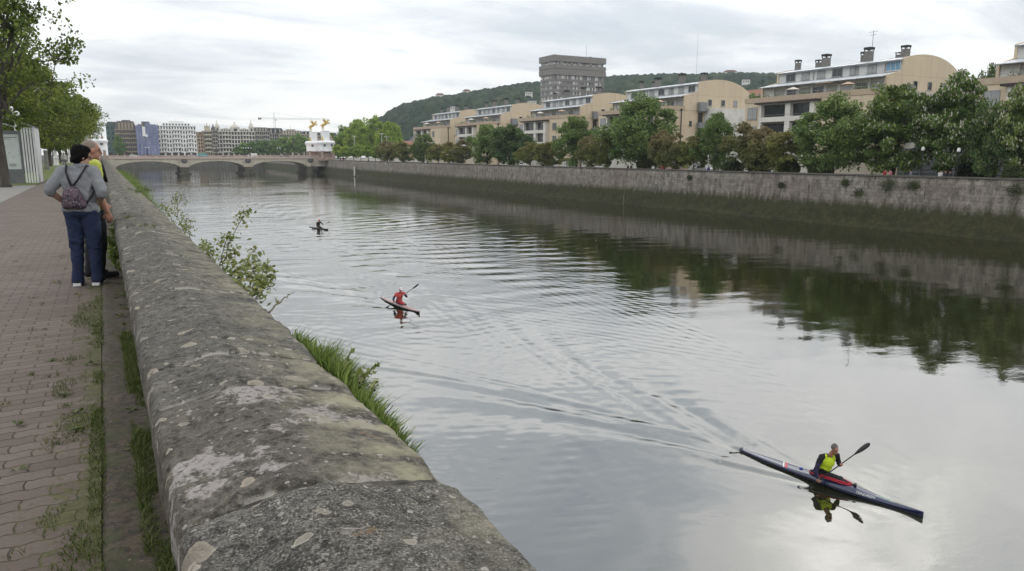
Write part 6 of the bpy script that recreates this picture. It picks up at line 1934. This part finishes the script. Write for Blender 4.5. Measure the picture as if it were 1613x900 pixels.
WL = [(1403, 'pink', 'blue', 'person in a pink top walking behind the quay wall near the dark chestnut'), (1394, 'red', 'charcoal', 'person in a dark red top just left of the pink one'), (1435, 'grey', 'grey', 'grey-clad person in front of the site hoarding'),
      (1482, 'white', 'khaki', 'person in white bending near the hoarding, left of two dark figures'), (1490, 'charcoal', 'charcoal', 'dark figure right of the one in white by the hoarding'), (1497, 'charcoal', 'blue', 'dark figure beside the blossoming chestnut trunk'),
      (1116, 'blue', 'blue', 'person in blue standing before a white garden wall'), (1043, 'red', 'charcoal', 'person in dark red under the brick red tree'), (1029, 'white', 'charcoal', 'person in white and black right of the big clipped bush'),
      (989, 'charcoal', 'brown', 'left one of two dark figures under the tallest green tree'), (994, 'brown', 'charcoal', 'right one of two dark figures under the tallest green tree'), (1212, 'charcoal', 'grey', 'dark figure between the ball bushes and the pink-tipped tree'),
      (914, 'charcoal', 'charcoal', 'dark figure below the fresh green dome tree'), (855, 'charcoal', 'brown', 'dark figure below the wide olive tree'), (826, 'white', 'grey', 'pale figure right of the pair of big dark trees'), (674, 'charcoal', 'charcoal', 'dark figure below the yellowish small tree'),
      (711, 'white', 'blue', 'pale figure under the small purple-brown tree'), (537, 'charcoal', 'charcoal', 'dark figure next to the white wrapped monument'), (541, 'red', 'blue', 'figure in red next to the white wrapped monument'), (553, 'white', 'grey', 'white-clad figure below the clipped row'),
      (581, 'charcoal', 'blue', 'dark figure at the end of the clipped row'), (601, 'orange', 'charcoal', 'figure in orange below the olive and rust tree')]
for i, (px, ja, tr_, lab) in enumerate(WL):
    P = on_x(px, 270, bank_x(on_x(px, 262, 84).y) + 1.4)
    o = wk[i] if i < 2 else dup(wk[i % 2])
    o.location = (P.x, P.y, FAR_Z + .002); o.rotation_euler = (0, 0, (0, math.pi, rad(20), rad(160), rad(90))[i % 5])
    tag(o, lab, 'person', 'people walking on the far quay')
    for ch in o.children:
        nm = ch.name.split('.')[0]
        if nm == 'jacket': set_obj_mat(ch, CLO[ja])
        if nm == 'trousers': set_obj_mat(ch, CLO[tr_])
P = on_z(117.5, 264, 0)
o = dup(wk[0], (-3.6, 96, .035), rad(175), None, 'distant walker in a pale jacket on the lawn beyond the white pillars', 'people on the left lawn')
for ch in o.children:
    if ch.name.startswith('jacket'): set_obj_mat(ch, CLO['white'])
    if ch.name.startswith('trousers'): set_obj_mat(ch, CLO['grey'])
# ------------------------------------------------------------------ shelter with a map board
m_alu = M('white_metal', (.62, .63, .62), (.52, .53, .52), 2, .45)
m_pglass = M('shelter_roof', (.20, .19, .17), (.15, .145, .13), 1, .3)
m_steel = M('shelter_steel', (.16, .165, .17), (.12, .125, .13), 2, .45, metal=.3)
S1 = on_z(62, 291, 0); SX, SY = -3.02, S1.y + 1.5
sh = thing('map_shelter', 'white slatted stop shelter with an arched roof and a large map panel', 'shelter', (SX, SY, 0))
w_ = 2.9
mb = MB()
for k in range(6): mb.box(-.10 - .0, .03, .35 + k * .42 - .33, .35 + k * .42 - .02, .05, 2.95)
mb.build('slatted_side', m_alu, sh)
for y in (-.05, 2.55):
    mb = MB()
    arc_ = [(.05 - w_ * t, y, 2.98 + .62 * math.sin(math.pi * min(1, t * .62 + .0))) for t in np.linspace(0, 1, 12)]
    mb.tube(arc_, .045, 6); mb.tube([(x, y, z - .35) for x, y, z in arc_[:7]], .03, 5); mb.tube([(-w_ + .05, y, 0), (-w_ + .05, y, arc_[-1][2])], .05, 6); mb.tube([(0, y, 0), (0, y, 3.0)], .06, 6)
    mb.build('arched_frame', m_alu, sh, smooth=True)
mb = MB()
for k in range(5): mb.box(-.60 + k * .125, -.52 + k * .125, -.16, -.10, .05, 2.95)
mb.build('slatted_front', m_alu, sh)
V = []
for t_ in np.linspace(-.02, 1.03, 16):
    for y in (-.25, 2.8): V.append((.05 - w_ * t_, y, 3.04 + .62 * math.sin(math.pi * min(1, max(0, t_) * .62))))
mesh_np('roof', V, grid_faces(2, 16), m_pglass, sh, smooth=True)
# the map board: pale plan with fine lines and a small blue mark
m_map, nt, b = new_mat('map_print')
co = objco(nt)
f = noise(nt, co, 3.0, 6, .6); vo = N(nt, 'ShaderNodeTexVoronoi'); vo.feature = 'DISTANCE_TO_EDGE'; vo.inputs['Scale'].default_value = 9; L(nt, co, vo.inputs['Vector'])
c = mixc(nt, ramp(nt, f, [(.45, 0.0), (.6, .5)]), (.50, .54, .52), (.40, .46, .42))
c = mixc(nt, ramp(nt, vo.outputs['Distance'], [(.02, .35), (.05, 0.0)]), c, (.28, .32, .32))
L(nt, c, b.inputs['Base Color']); b.inputs['Roughness'].default_value = .25
fx0, fx1 = -2.12, -.72
mb = MB(); mb.box(fx0 - .09, fx1 + .09, -.16, -.06, .66, .78); mb.box(fx0 - .09, fx1 + .09, -.16, -.06, 2.60, 2.78); mb.box(fx0 - .09, fx0, -.16, -.06, .78, 2.60); mb.box(fx1, fx1 + .09, -.16, -.06, .78, 2.60)
fr = mb.build('map_frame', m_steel, sh)
mb = MB(); mb.box(fx0, fx1, -.13, -.07, .78, 2.60); mb.build('map_panel', m_map, fr)
mb = MB(); mb.box(-1.52, -1.36, -.14, -.133, .92, 1.07); mb.build('blue_mark', M('print_blue', (.06, .08, .30), None, 3, .4), fr)
mb = MB()
mb.box(fx0 + .1, fx1 - .08, -.138, -.1325, 2.42, 2.46); mb.box(fx0 + .1, fx1 - .4, -.138, -.1325, 2.34, 2.36)
for k in range(5): mb.box(-1.26, -.92 - .04 * (k % 2), -.138, -.1325, .93 + k * .03, .942 + k * .03)
for x, z in ((-1.2, 1.95), (-.9, 2.0), (-.92, 1.88), (-1.3, 1.6), (-.75, 1.62), (-1.1, 1.45), (-.6, 1.4), (-1.32, 1.3)): mb.box(x - .5, x - .40, -.138, -.1325, z, z + .022)
mb.build('map_lettering', M('print_grey', (.16, .18, .19), None, 3, .5), fr)
mb = MB(); mb.box(-1.45, -.66, -.15, .05, .03, .655); mb.build('lower_cabinet', m_steel, sh)
mb = MB(); mb.box(-w_ + .1, -.15, 2.4, 2.46, .5, 2.6); mb.build('back_pane', m_pglass, sh)

# lamp post with two globes behind the shelter
P = on_y(25, 206, SY + 5)
t = thing('street_lamp', 'pale street lamp with two white globes rising behind the shelter', 'street lamp', (P.x, SY + 5, .03))
hz = on_y(24, 174, SY + 5).z
mb = MB(); mb.lathe([(.16, 0), (.16, .5), (.09, .7), (.07, hz - .6), (.05, hz - .15)], 10); mb.tube([(-.12, 0, hz), (0, 0, hz - .3), (.14, 0, hz - .25)], .03, 6); mb.build('post', m_alu, t, smooth=True)
for x, z in ((-.16, hz + .05), (.12, hz - .22)):
    mb = MB(); mb.ell((x, 0, z), (.16, .16, .16), 14, 10); mb.build('lamp_shade', m_globe, t, smooth=True)
# ornate white pillars along the lawn
def pillar(loc, label):
    t = thing('lamp_pillar', label, 'lamp post', loc, 0, 'white pillars along the lawn')
    mb = MB(); mb.lathe([(.34, 0), (.34, .25), (.30, .3), (.27, .95), (.34, 1.0), (.34, 1.12), (.24, 1.18), (.20, 1.75), (.27, 1.80), (.27, 1.9), (.17, 1.95), (.12, 2.5), (.05, 2.75)], 12); mb.build('pedestal', m_bwhite, t)
    mb = MB(); mb.lathe([(.05, 2.74), (.045, 4.4)], 8); mb.tube([(-.4, 0, 4.3), (0, 0, 4.45), (.4, 0, 4.3)], .03, 5); mb.build('post', m_alu, t)
    for x in (-.4, .4):
        mb = MB(); mb.ell((x, 0, 4.5), (.17, .17, .19), 10, 7); mb.build('lamp_shade', m_globe, t, smooth=True)
    return t
P = on_z(89, 261, .03); p0 = pillar(P[:], 'ornate white lamp pillar on the lawn, nearest of the three')
for (px, py), lab in (((101.5, 258), 'ornate white lamp pillar on the lawn, middle of the three'), ((110.3, 256.6), 'ornate white lamp pillar on the lawn, nearest to the woman in grey')):
    P = on_z(px, py, .03); dup(p0, P[:], None, None, lab)
P = on_z(74.5, 267.5, .03)
t = thing('stone_post', 'low grey stone post beside a tree trunk on the lawn', 'post', P[:])
mb = MB(); mb.lathe([(.24, 0), (.24, .3), (.19, .4), (.17, 1.7), (.21, 1.8), (.14, 1.95)], 8); mb.build('shaft', m_conc, t)

# ------------------------------------------------------------------ vehicles
m_tyre = M('tyre', (.015, .015, .016), None, 3, .9)
m_rim = M('wheel_rim', (.35, .35, .36), None, 3, .4, metal=.5)
m_light = M('headlight', (.7, .7, .68), None, 3, .2)
m_tail = M('tail_light', (.45, .02, .02), None, 3, .3)
m_cglass = M('car_glass', (.02, .025, .03), None, 3, .1, spec=.6)
PAINT = {k: M('paint_' + k, v, None, 2, .25, coat=.6) for k, v in dict(red=(.40, .03, .03), white=(.66, .66, .65), silver=(.38, .39, .40), black=(.02, .02, .022), blue=(.04, .07, .2), teal=(.08, .30, .32)).items()}
def car(van=False):
    t = thing('parked_van' if van else 'parked_car', '', 'van' if van else 'car')
    Lh = 2.15
    if van: side = [(-Lh, .35), (-Lh, 1.0), (-Lh + .15, 1.95), (1.0, 2.0), (1.55, 1.25), (2.1, 1.0), (Lh, .35)]
    else: side = [(-Lh, .32), (-Lh - .02, .85), (-1.85, .98), (-1.45, 1.38), (-.9, 1.46), (.25, 1.44), (.95, 1.0), (1.8, .86), (Lh, .68), (Lh, .32)]
    n = len(side); V = []; F = []
    def ring(sx, inset):
        return [(sx * (.86 - (inset * max(0, z - .95) / (1.0 if van else .5)) - (.06 if z < .4 else 0)), y, z) for y, z in side]
    for k, sx in enumerate((-1, 1)): V += ring(sx, .05 if van else .18)
    for i in range(n):
        j = (i + 1) % n; F.append((i, j, j + n, i + n))
    F += [tuple(range(n)), tuple(range(2 * n - 1, n - 1, -1))]
    me = bpy.data.meshes.new('body'); me.from_pydata(V, [], F); me.materials.append(PAINT['white'])
    bm = bmesh.new(); bm.from_mesh(me); bmesh.ops.recalc_face_normals(bm, faces=bm.faces); bmesh.ops.bevel(bm, geom=bm.edges[:], offset=.05, segments=2, affect='EDGES'); bm.to_mesh(me); bm.free()
    link(bpy.data.objects.new('body', me), t)
    mb = MB(); h0, h1 = (1.15, 1.8) if van else (1.0, 1.36)
    y0, y1 = (.2, 1.25) if van else (-1.45, .65)
    for sx in (-1, 1):
        mb.box(sx * .74 - .06, sx * .74 + .06, y0, y0 + (y1 - y0) * .47, h0, h1); mb.box(sx * .74 - .06, sx * .74 + .06, y0 + (y1 - y0) * .53, y1 - .2, h0, h1)
    mb.build('side_window', m_cglass, t)
    mb = MB()
    a, b_ = ((1.02, 1.92), (1.52, 1.28)) if van else ((.30, 1.40), (.90, 1.04))
    mb.prism([(a[0], a[1]), (b_[0], b_[1]), (b_[0] + .05, b_[1] + .03), (a[0] + .05, a[1] + .03)], -.62, .62, axis='x'); mb.build('windscreen', m_cglass, t)
    for sx in (-1, 1):
        for y in (-1.35, 1.35):
            mb = MB(); mb.tube([(sx * .70, y, .32), (sx * .88, y, .32)], .32, 16); wl = mb.build('wheel', m_tyre, t); mb = MB(); mb.tube([(sx * .885, y, .32), (sx * .895, y, .32)], .20, 12); mb.build('rim', m_rim, wl)
        mb = MB(); mb.box(sx * .62 - .16, sx * .62 + .16, Lh - .06, Lh + .02, .62, .76); mb.build('headlight', m_light, t)
        mb = MB(); mb.box(sx * .70 - .10, sx * .70 + .10, -Lh - .05, -Lh + .05, .70, .95); mb.build('tail_light', m_tail, t)
    return t
c0, v0 = car(), car(True)
CARS = [(c0, (-10.9, 88, -.035), 0, 'red', 'red car on the road seen between the promenade tree trunks', 'cars on the left road'),
        (c0, (-11.2, 70, -.035), 0, 'silver', 'silver car on the left road behind the shelter', 'cars on the left road'),
        (c0, (12.5, 360, .105), FX, 'white', 'white car on the bridge near its left end', 'traffic on the bridge'),
        (v0, (40, 360, .105), FX, 'teal', 'teal and white van on the bridge left of the middle', 'traffic on the bridge'),
        (c0, (35.5, 360, .105), FX, 'silver', 'silver car on the bridge behind the teal van', 'traffic on the bridge'),
        (v0, (62, 366, .105), -FX, 'white', 'white van on the bridge above the middle pier', 'traffic on the bridge'),
        (c0, (76, 360, .105), FX, 'black', 'black car on the bridge nearing the right end', 'traffic on the bridge'),
        (v0, (97.5, 150, FAR_Z), 0, 'white', 'white van parked behind the tree trunks in the middle of the far quay', 'vehicles on the far quay'),
        (c0, (97.5, 172, FAR_Z), 0, 'white', 'white car parked right of the pair of big dark trees', 'vehicles on the far quay'),
        (c0, (97.2, 104.5, FAR_Z), 0, 'silver', 'silver car under the copper-red tree behind the quay wall', 'vehicles on the far quay'),
        (c0, (98.6, 218, FAR_Z), 0, 'silver', 'silver car under the small olive trees near the pink house', 'vehicles on the far quay'),
        (c0, (100.5, 262, FAR_Z), 0, 'white', 'white car below the rust-tinted trees by the pink house', 'vehicles on the far quay'),
        (v0, (101, 290, FAR_Z), 0, 'white', 'white van below the clipped row of trees', 'vehicles on the far quay')]
seen = set()
for pr_, loc, rz, paint, lab, grp in CARS:
    o = pr_ if id(pr_) not in seen else dup(pr_)
    seen.add(id(pr_))
    o.location = loc; o.rotation_euler = (0, 0, rz); tag(o, lab, None, grp)
    for ch in o.children:
        if ch.name.startswith('body'): set_obj_mat(ch, PAINT[paint])

# street lights on the far bank
def tall_lamp(loc, h, label):
    t = thing('street_lamp', label, 'street lamp', loc, 0, 'tall street lamps on the far bank')
    mb = MB(); mb.lathe([(.16, 0), (.13, 1.2), (.08, h)], 8); mb.build('post', m_alu, t)
    mb = MB(); mb.box(-1.1, 1.1, -.16, .16, h - .02, h + .14); mb.build('lamp_head', m_alu, t)
    return t
for px, yt, X, lab in ((558, 215, 100, 'tall pale street lamp with a flat head before the yellow-green trees'), (601, 211, 104, 'tall pale street lamp near the highest yellow-green tree'), (609, 216, 106, 'shorter pale street lamp left of the small pink house')):
    P = on_x(px, yt, X); tall_lamp((X, P.y, FAR_Z), P.z - FAR_Z, lab)
for px, yt, X, lab in ((1025, 250, 85, 'slim dark lamp post under the brick red tree'), (1172, 248, 84.5, 'slim dark lamp post between the copper-red trees'), (1454, 238, 84.5, 'slim dark lamp post before the grey hoarding'), (1510, 240, 84, 'slim dark lamp post next to the blossoming chestnut trunk')):
    P = on_x(px, yt, X); t = thing('lamp_post', lab, 'lamp post', (X, P.y, FAR_Z), 0, 'slim lamp posts on the far quay')
    h = max(3.0, P.z - FAR_Z)
    mb = MB(); mb.lathe([(.09, 0), (.07, .8), (.045, h)], 8); mb.build('post', m_dark, t); mb = MB(); mb.lathe([(.05, h), (.2, h + .1), (.17, h + .4), (.03, h + .5)], 8); mb.build('lamp_shade', m_globe, t)

# tide gauge and pipe on the quay wall
P = on_z(576, 278, WATER_Z); bx = bank_x(P.y)
t = thing('gauge_board', 'tall narrow white gauge board fixed to the far quay wall near the bridge', 'gauge', (bx - 1.6, P.y, WATER_Z))
mb = MB()
for k in range(7): mb.box(-.1, .1, -.45 + .25 * math.sin(k * 1.9), .45 + .25 * math.sin(k * 1.9), k * .62 - .2, k * .62 + .40)
mb.build('board', m_white, t); mb = MB(); mb.tube([(.16, 0, -1.5), (.16, 0, 4.6)], .09, 6); mb.box(-.2, 1.6, -.2, .2, 3.6, 3.75); mb.build('post', m_dark, t)
P = on_x(986, 325, 79.6)
t = thing('mooring_pole', 'thin weathered pole against the weedy foot of the far quay', 'pole', (79.0, P.y, WATER_Z - .4))
mb = MB(); mb.tube([(0, 0, -.5), (.1, 0, 1.8), (.3, .05, 3.4)], [.10, .08, .06], 6); mb.box(-.12, .32, -.12, .12, 3.3, 3.42); mb.build('shaft', M('weathered_wood', (.16, .15, .125), (.08, .075, .06), 4, .9), t)

# weeds growing out of the far quay wall
for i, (px, py, s) in enumerate(((1400, 292, 1.1), (1438, 293, .8), (1330, 288, .6), (1600, 300, 1.0), (1352, 305, .7), (1230, 292, .5), (1085, 280, .5))):
    rng = np.random.default_rng(70 + i); n = 420
    P = on_x(px, py, bank_x(60) - .25); bx = bank_x(P.y)
    v = rng.normal(size=(n, 3)) * np.array([.22, .55, .38]) * s
    v[:, 0] = -np.abs(v[:, 0]); D = rng.normal(size=(n, 3)); D /= np.linalg.norm(D, axis=1, keepdims=True)
    Vv, Ff = leaves(v, D, .16, .6, rng)
    o = thing('wall_weed', '', 'weed', (bx - .05, P.y, P.z)); mesh_np('foliage', Vv, Ff, LM['hedge'], o)
    tag(o, 'dark weed tuft rooted in a joint of the far quay stones', 'weed', 'weeds on the far quay wall')

# ------------------------------------------------------------------ near grass, weeds and wall plants
def grass_mat(name, a, b_, c_):
    m, nt, b = new_mat(name)
    r = N(nt, 'ShaderNodeNewGeometry').outputs['Random Per Island']
    L(nt, ramp(nt, r, [(0, a), (.5, b_), (1, c_)]), b.inputs['Base Color'])
    b.inputs['Roughness'].default_value = .55; b.inputs['Specular IOR Level'].default_value = .3
    tr = N(nt, 'ShaderNodeBsdfTranslucent'); L(nt, ramp(nt, r, [(0, a), (.5, b_), (1, c_)]), tr.inputs['Color'])
    mx = N(nt, 'ShaderNodeMixShader'); mx.inputs[0].default_value = .3
    L(nt, b.outputs[0], mx.inputs[1]); L(nt, tr.outputs[0], mx.inputs[2]); L(nt, mx.outputs[0], nt.nodes['Material Output'].inputs['Surface'])
    return m
m_grass = grass_mat('grass', (.045, .068, .016), (.085, .115, .026), (.15, .165, .05))
m_samph = grass_mat('samphire', (.060, .105, .022), (.130, .185, .035), (.22, .27, .07))
m_vine = grass_mat('vine_leaf', (.09, .12, .03), (.16, .19, .05), (.27, .26, .10))
m_stem = M('plant_stem', (.10, .085, .045), (.07, .055, .03), 5, .8)

def blades(P, h, w, rng, lean=.35, dirb=None):
    n = len(P)
    a = rng.uniform(0, 2 * math.pi, n); S = np.stack([np.cos(a), np.sin(a), 0 * a], 1)
    le = rng.normal(size=(n, 3)) * lean; le[:, 2] = 0
    if dirb is not None: le = le + np.asarray(dirb)
    h = h[:, None]; w = w[:, None]
    p0 = P; p1 = P + le * h * .35 + np.array([0, 0, 1]) * h * .55; p2 = P + le * h * 1.0 + np.array([0, 0, 1]) * h * .95
    V = np.stack([p0 - S * w, p0 + S * w, p1 - S * w * .8, p1 + S * w * .8, p2 - S * w * .15, p2 + S * w * .15], 1).reshape(-1, 3)
    b0 = np.arange(n)[:, None] * 6
    F = np.concatenate([b0 + np.array([0, 1, 3, 2]), b0 + np.array([2, 3, 5, 4])])
    return V, F
rng = np.random.default_rng(5)
pts = []; hs = []
def scatter(n, xs, ys, dens, h0, h1, thr):
    x = rng.uniform(*xs, n); y = ys[0] + (ys[1] - ys[0]) * rng.random(n) ** 1.6
    d = dens(x, y); k = d > thr
    x, y, d = x[k], y[k], d[k]
    pts.append(np.stack([x, y, np.full(len(x), .004)], 1)); hs.append(h0 + (h1 - h0) * rng.random(len(x)) * np.clip((d - thr) * 4, .25, 1))
scatter(17000, (-.42, -.115), (1.1, 16), lambda x, y: fbm(x * 5, y * 2.3, 3, 3) * .9 + .45 - np.abs(x + .20) * 1.5 + .12 * vnoise(y * .6, y * 0, 9), .010, .036, .40)
scatter(20000, (.02, .115), (1.1, 16), lambda x, y: fbm(x * 4, y * 1.3, 13, 3) + .34 + (x - .07) * 2.6, .014, .085, .46)
scatter(9000, (-.185, -.11), (1.1, 24), lambda x, y: fbm(x * 3, y * 3.1, 23, 3) + .42, .010, .042, .46)
# single tufts in the joints of the paving
for _ in range(240):
    y = 1.4 + 14 * rng.random() ** 1.4; x = -.25 - 2.6 * rng.random() ** 1.1
    x = round(x / .112) * .112; y = round(y / .113) * .113; m_ = int(rng.integers(6, 26)); sx = rng.uniform(.015, .055)
    pts.append(np.stack([x + rng.normal(size=m_) * sx, y + rng.normal(size=m_) * .010, np.full(m_, .002)], 1)); hs.append(rng.uniform(.008, .034, m_))
Pg = np.concatenate(pts); hg = np.concatenate(hs)
V, F = blades(Pg, hg, rng.uniform(.0011, .0030, len(Pg)), rng, .55)
o = mesh_np('grass', V, F, m_grass); tag(o, 'thin grass and moss in the joints and along the foot of the parapet', 'grass', None, 'stuff')
# flat rosettes of broad leaves
rp = []; rd = []
for _ in range(60):
    y = 1.6 + 10 * rng.random() ** 1.3; x = rng.choice([-.22, -.16, .05, .07]) + rng.normal() * .03
    if rng.random() < .35: x = -.3 - 1.6 * rng.random()
    for k in range(int(rng.integers(6, 13))):
        a = rng.uniform(0, 6.28); r_ = rng.uniform(.012, .04)
        rp.append((x + r_ * math.cos(a), y + r_ * math.sin(a), rng.uniform(.008, .028))); rd.append((math.cos(a), math.sin(a), rng.uniform(-.2, .5)))
rd = np.array(rd); rd /= np.linalg.norm(rd, axis=1, keepdims=True)
def flat_leaves(P, D, size, aspect, rng):
    n = len(P); up = np.array([0, 0, 1.0]) + rng.normal(size=(n, 3)) * .35
    S = np.cross(D, up); S /= np.linalg.norm(S, axis=1, keepdims=True) + 1e-9; s = size * rng.uniform(.6, 1.4, (n, 1)); N_ = np.cross(S, D)
    a = P - D * s * .5; c = P + D * s * .5; m0 = P - N_ * s * .04
    V = np.stack([a, P + S * s * aspect * .5 + N_ * s * .05, c, P - S * s * aspect * .5 + N_ * s * .05], 1).reshape(-1, 3)
    return V, np.arange(4 * n).reshape(-1, 4)
V, F = flat_leaves(np.array(rp), rd, .038, .5, rng)
o = mesh_np('ground_weeds', V, F, m_grass); tag(o, 'small broad-leaved weeds dotted along the dirt strip', 'weeds', None, 'stuff')
# dead leaves, pebbles and petals on the strip
V, F = flat_leaves(np.stack([rng.uniform(-.9, .10, 150), 1.3 + 12 * rng.random(150) ** 1.5, np.full(150, .024)], 1), np.stack([rng.normal(size=150), rng.normal(size=150), rng.normal(size=150) * .2], 1) / 1.5, .016, .6, rng)
o = mesh_np('leaf_litter', V, F, M('dry_leaf', (.30, .27, .22), (.14, .10, .06), 30, .9)); tag(o, 'dry petals and leaf scraps scattered on the dirt strip', 'litter', None, 'stuff')

# leafy weed in front of the man's legs
def leafy(name, label, cat, stems, nleaf, size, mat, seed, spread=.05, aspect=.62, group=None, droop=-.1):
    rng = np.random.default_rng(seed)
    base = Vector(stems[0][0])
    t = thing(name, label, cat, base[:], 0, group)
    mb = MB(); P = []; D = []
    for st in stems:
        pts = [Vector(p) - base for p in st]
        fine = []
        for a, b_ in zip(pts, pts[1:]):
            for k in range(4): fine.append(a.lerp(b_, k / 4) + Vector(rng.normal(size=3) * .006))
        fine.append(pts[-1])
        r0 = .006 if len(pts) > 2 else .004
        mb.tube(fine, [r0 * (1 - .75 * i / (len(fine) - 1)) for i in range(len(fine))], 5, cap=False)
        m_ = int(nleaf * rng.uniform(.8, 1.2))
        for k in range(m_):
            f = .12 + .88 * rng.random() ** .8; x = f * (len(fine) - 1); i = min(int(x), len(fine) - 2)
            p = fine[i].lerp(fine[i + 1], x - i) + Vector(rng.normal(size=3) * spread * (1.1 - .5 * f)); P.append(p[:])
            d = Vector(rng.normal(size=3)) + Vector((0, 0, droop * 2)); D.append(d.normalized()[:])
    mb.build('stem', m_stem, t, fix=False)
    V, F = flat_leaves(np.array(P), np.array(D), size, aspect, rng)
    mesh_np('foliage', V, F, mat, t)
    return t
yM = on_z(172, 425, 0).y
leafy('leafy_weed', "tall pale green leafy weed growing against the parapet beside the man's legs", 'weed', [[(.05, yM, 0), (.03, yM + .02, .3), (.04, yM - .05, .62)], [(.05, yM, 0), (.02, yM - .05, .25), (-.03, yM - .1, .48)], [(.06, yM, 0), (.05, yM + .1, .3), (.02, yM + .12, .56)], [(.06, yM - .2, 0), (.05, yM - .25, .3)]], 34, .075, m_samph, 3, .06, .7)

# plants hanging out over the river side of the parapet
def pw(px, py, X): return on_x(px, py, X)[:]
leafy('wall_shrub', 'spindly pale leafed shrub leaning out over the river, taller of the pair', 'shrub', [[pw(352, 455, .74), pw(350, 415, .84), pw(366, 372, .95), pw(380, 345, 1.0), pw(389, 331, 1.02)], [pw(352, 455, .74), pw(338, 410, .80), pw(318, 378, .82)], [pw(350, 440, .76), pw(362, 405, .90), pw(372, 392, .96)], [pw(345, 420, .8), pw(352, 388, .88), pw(362, 372, .94)], [pw(362, 455, .74), pw(372, 425, .84)], [pw(330, 410, .74), pw(322, 385, .80)]], 110, .034, m_vine, 4, .042, .75, 'shrubs rooted in the parapet')
leafy('wall_shrub', 'lower rounder leafy shrub on the river side of the parapet, next to the spindly one', 'shrub', [[pw(385, 470, .74), pw(395, 440, .86), pw(402, 412, .94), pw(398, 393, .98)], [pw(390, 475, .74), pw(412, 445, .92), pw(431, 431, 1.04)], [pw(380, 462, .74), pw(378, 435, .84), pw(384, 420, .9)], [pw(400, 478, .74), pw(408, 460, .86), pw(414, 448, .92)], [pw(395, 470, .74), pw(405, 432, .92), pw(418, 418, 1.0)]], 120, .036, m_vine, 5, .048, .8, 'shrubs rooted in the parapet')
leafy('bramble', 'thin bramble with small leaves on the river edge beyond the two shrubs', 'bramble', [[pw(292, 372, .74), pw(284, 350, .85), pw(266, 328, .86)], [pw(300, 380, .74), pw(296, 356, .86), pw(284, 336, .92)], [pw(275, 355, .74), pw(262, 332, .82), pw(253, 322, .84)], [pw(280, 340, .8), pw(278, 318, .9), pw(283, 303, .95)], [pw(285, 360, .78), pw(300, 365, .95)]], 110, .034, m_vine, 6, .055, .7)
leafy('bare_twig', 'bare thin twig poking out over the river beside the parapet', 'twig', [[pw(424, 492, .74), pw(438, 478, .84), pw(452, 465, .92), pw(463, 461, .98)], [pw(438, 478, .84), pw(432, 468, .86)]], 4, .02, m_vine, 7, .01)

def clump(name, label, cat, yr, n, hr, seed, mat, xr=(.72, .80), group=None, zb=.62, out=(.35, 0, 0)):
    rng = np.random.default_rng(seed)
    y = rng.uniform(yr[0], yr[1], n); f = (y - yr[0]) / (yr[1] - yr[0]); den = np.sin(np.pi * np.clip(f, .02, .98)) ** .5 * (.65 + .7 * (fbm(y * 5, y * 0 + seed, 3, 2) + .5))
    k = rng.random(n) < den; y = y[k]; m_ = len(y)
    x = rng.uniform(*xr, m_); z = zb - (x - xr[0]) * 1.5 + rng.normal(size=m_) * .02
    t = thing(name, label, cat, (0, 0, 0), 0, group)
    V, F = blades(np.stack([x, y, z], 1), rng.uniform(*hr, m_) * den[k] ** .7, rng.uniform(.0022, .0046, m_), rng, .32, out)
    mesh_np('foliage', V, F, mat, t)
    mb = MB()
    for q in range(10):
        yy = rng.uniform(*yr); mb.tube([(.715, yy, zb - .10), (.76, yy + .02, zb + .02), (.79, yy + .01, zb + .06)], .0016, 5, cap=False)
    mb.build('stem', m_stem, t, fix=False)
    return t
ya, yb = on_x(628, 668, .76).y, on_x(450, 512, .76).y
clump('samphire', 'bright green fleshy samphire clump hanging on the river edge of the parapet', 'plant', (ya + .02, yb - .25), 8500, (.05, .135), 3, m_samph, (.722, .84), None, .66)
leafy('vine', 'small trailing vine with round leaves growing through the samphire clump', 'vine', [[pw(540, 590, .75), pw(548, 570, .84), pw(552, 555, .88)], [pw(560, 610, .76), pw(575, 592, .88), pw(585, 582, .92), pw(597, 577, .96)], [pw(565, 600, .76), pw(572, 585, .84)], [pw(590, 615, .8), pw(588, 602, .86)]], 12, .026, m_vine, 9, .015, .85)
y3, y4 = on_x(262, 335, .74).y, on_x(184, 258, .74).y
clump('edge_grass', 'long strip of tall green grass on the river edge of the parapet towards the bridge', 'grass', (y3, min(y4, 62)), 5200, (.16, .42), 5, m_samph, (.66, .95), None, .62)
for px, py in ((213, 289), (222, 296), (218, 302), (232, 300), (205, 300), (205, 345), (228, 361)):
    P = on_z(px, py, .76); rng = np.random.default_rng(px); n = 70
    V, F = blades(np.stack([rng.normal(size=n) * .05, rng.normal(size=n) * .10, np.full(n, -.02)], 1), rng.uniform(.03, .10, n), rng.uniform(.003, .006, n), rng, .6)
    o = mesh_np('grass_tuft', V, F, m_grass); o.location = P
    tag(o, 'little grass tuft sprouting from a joint in the coping', 'grass tuft', 'grass tufts on the coping')
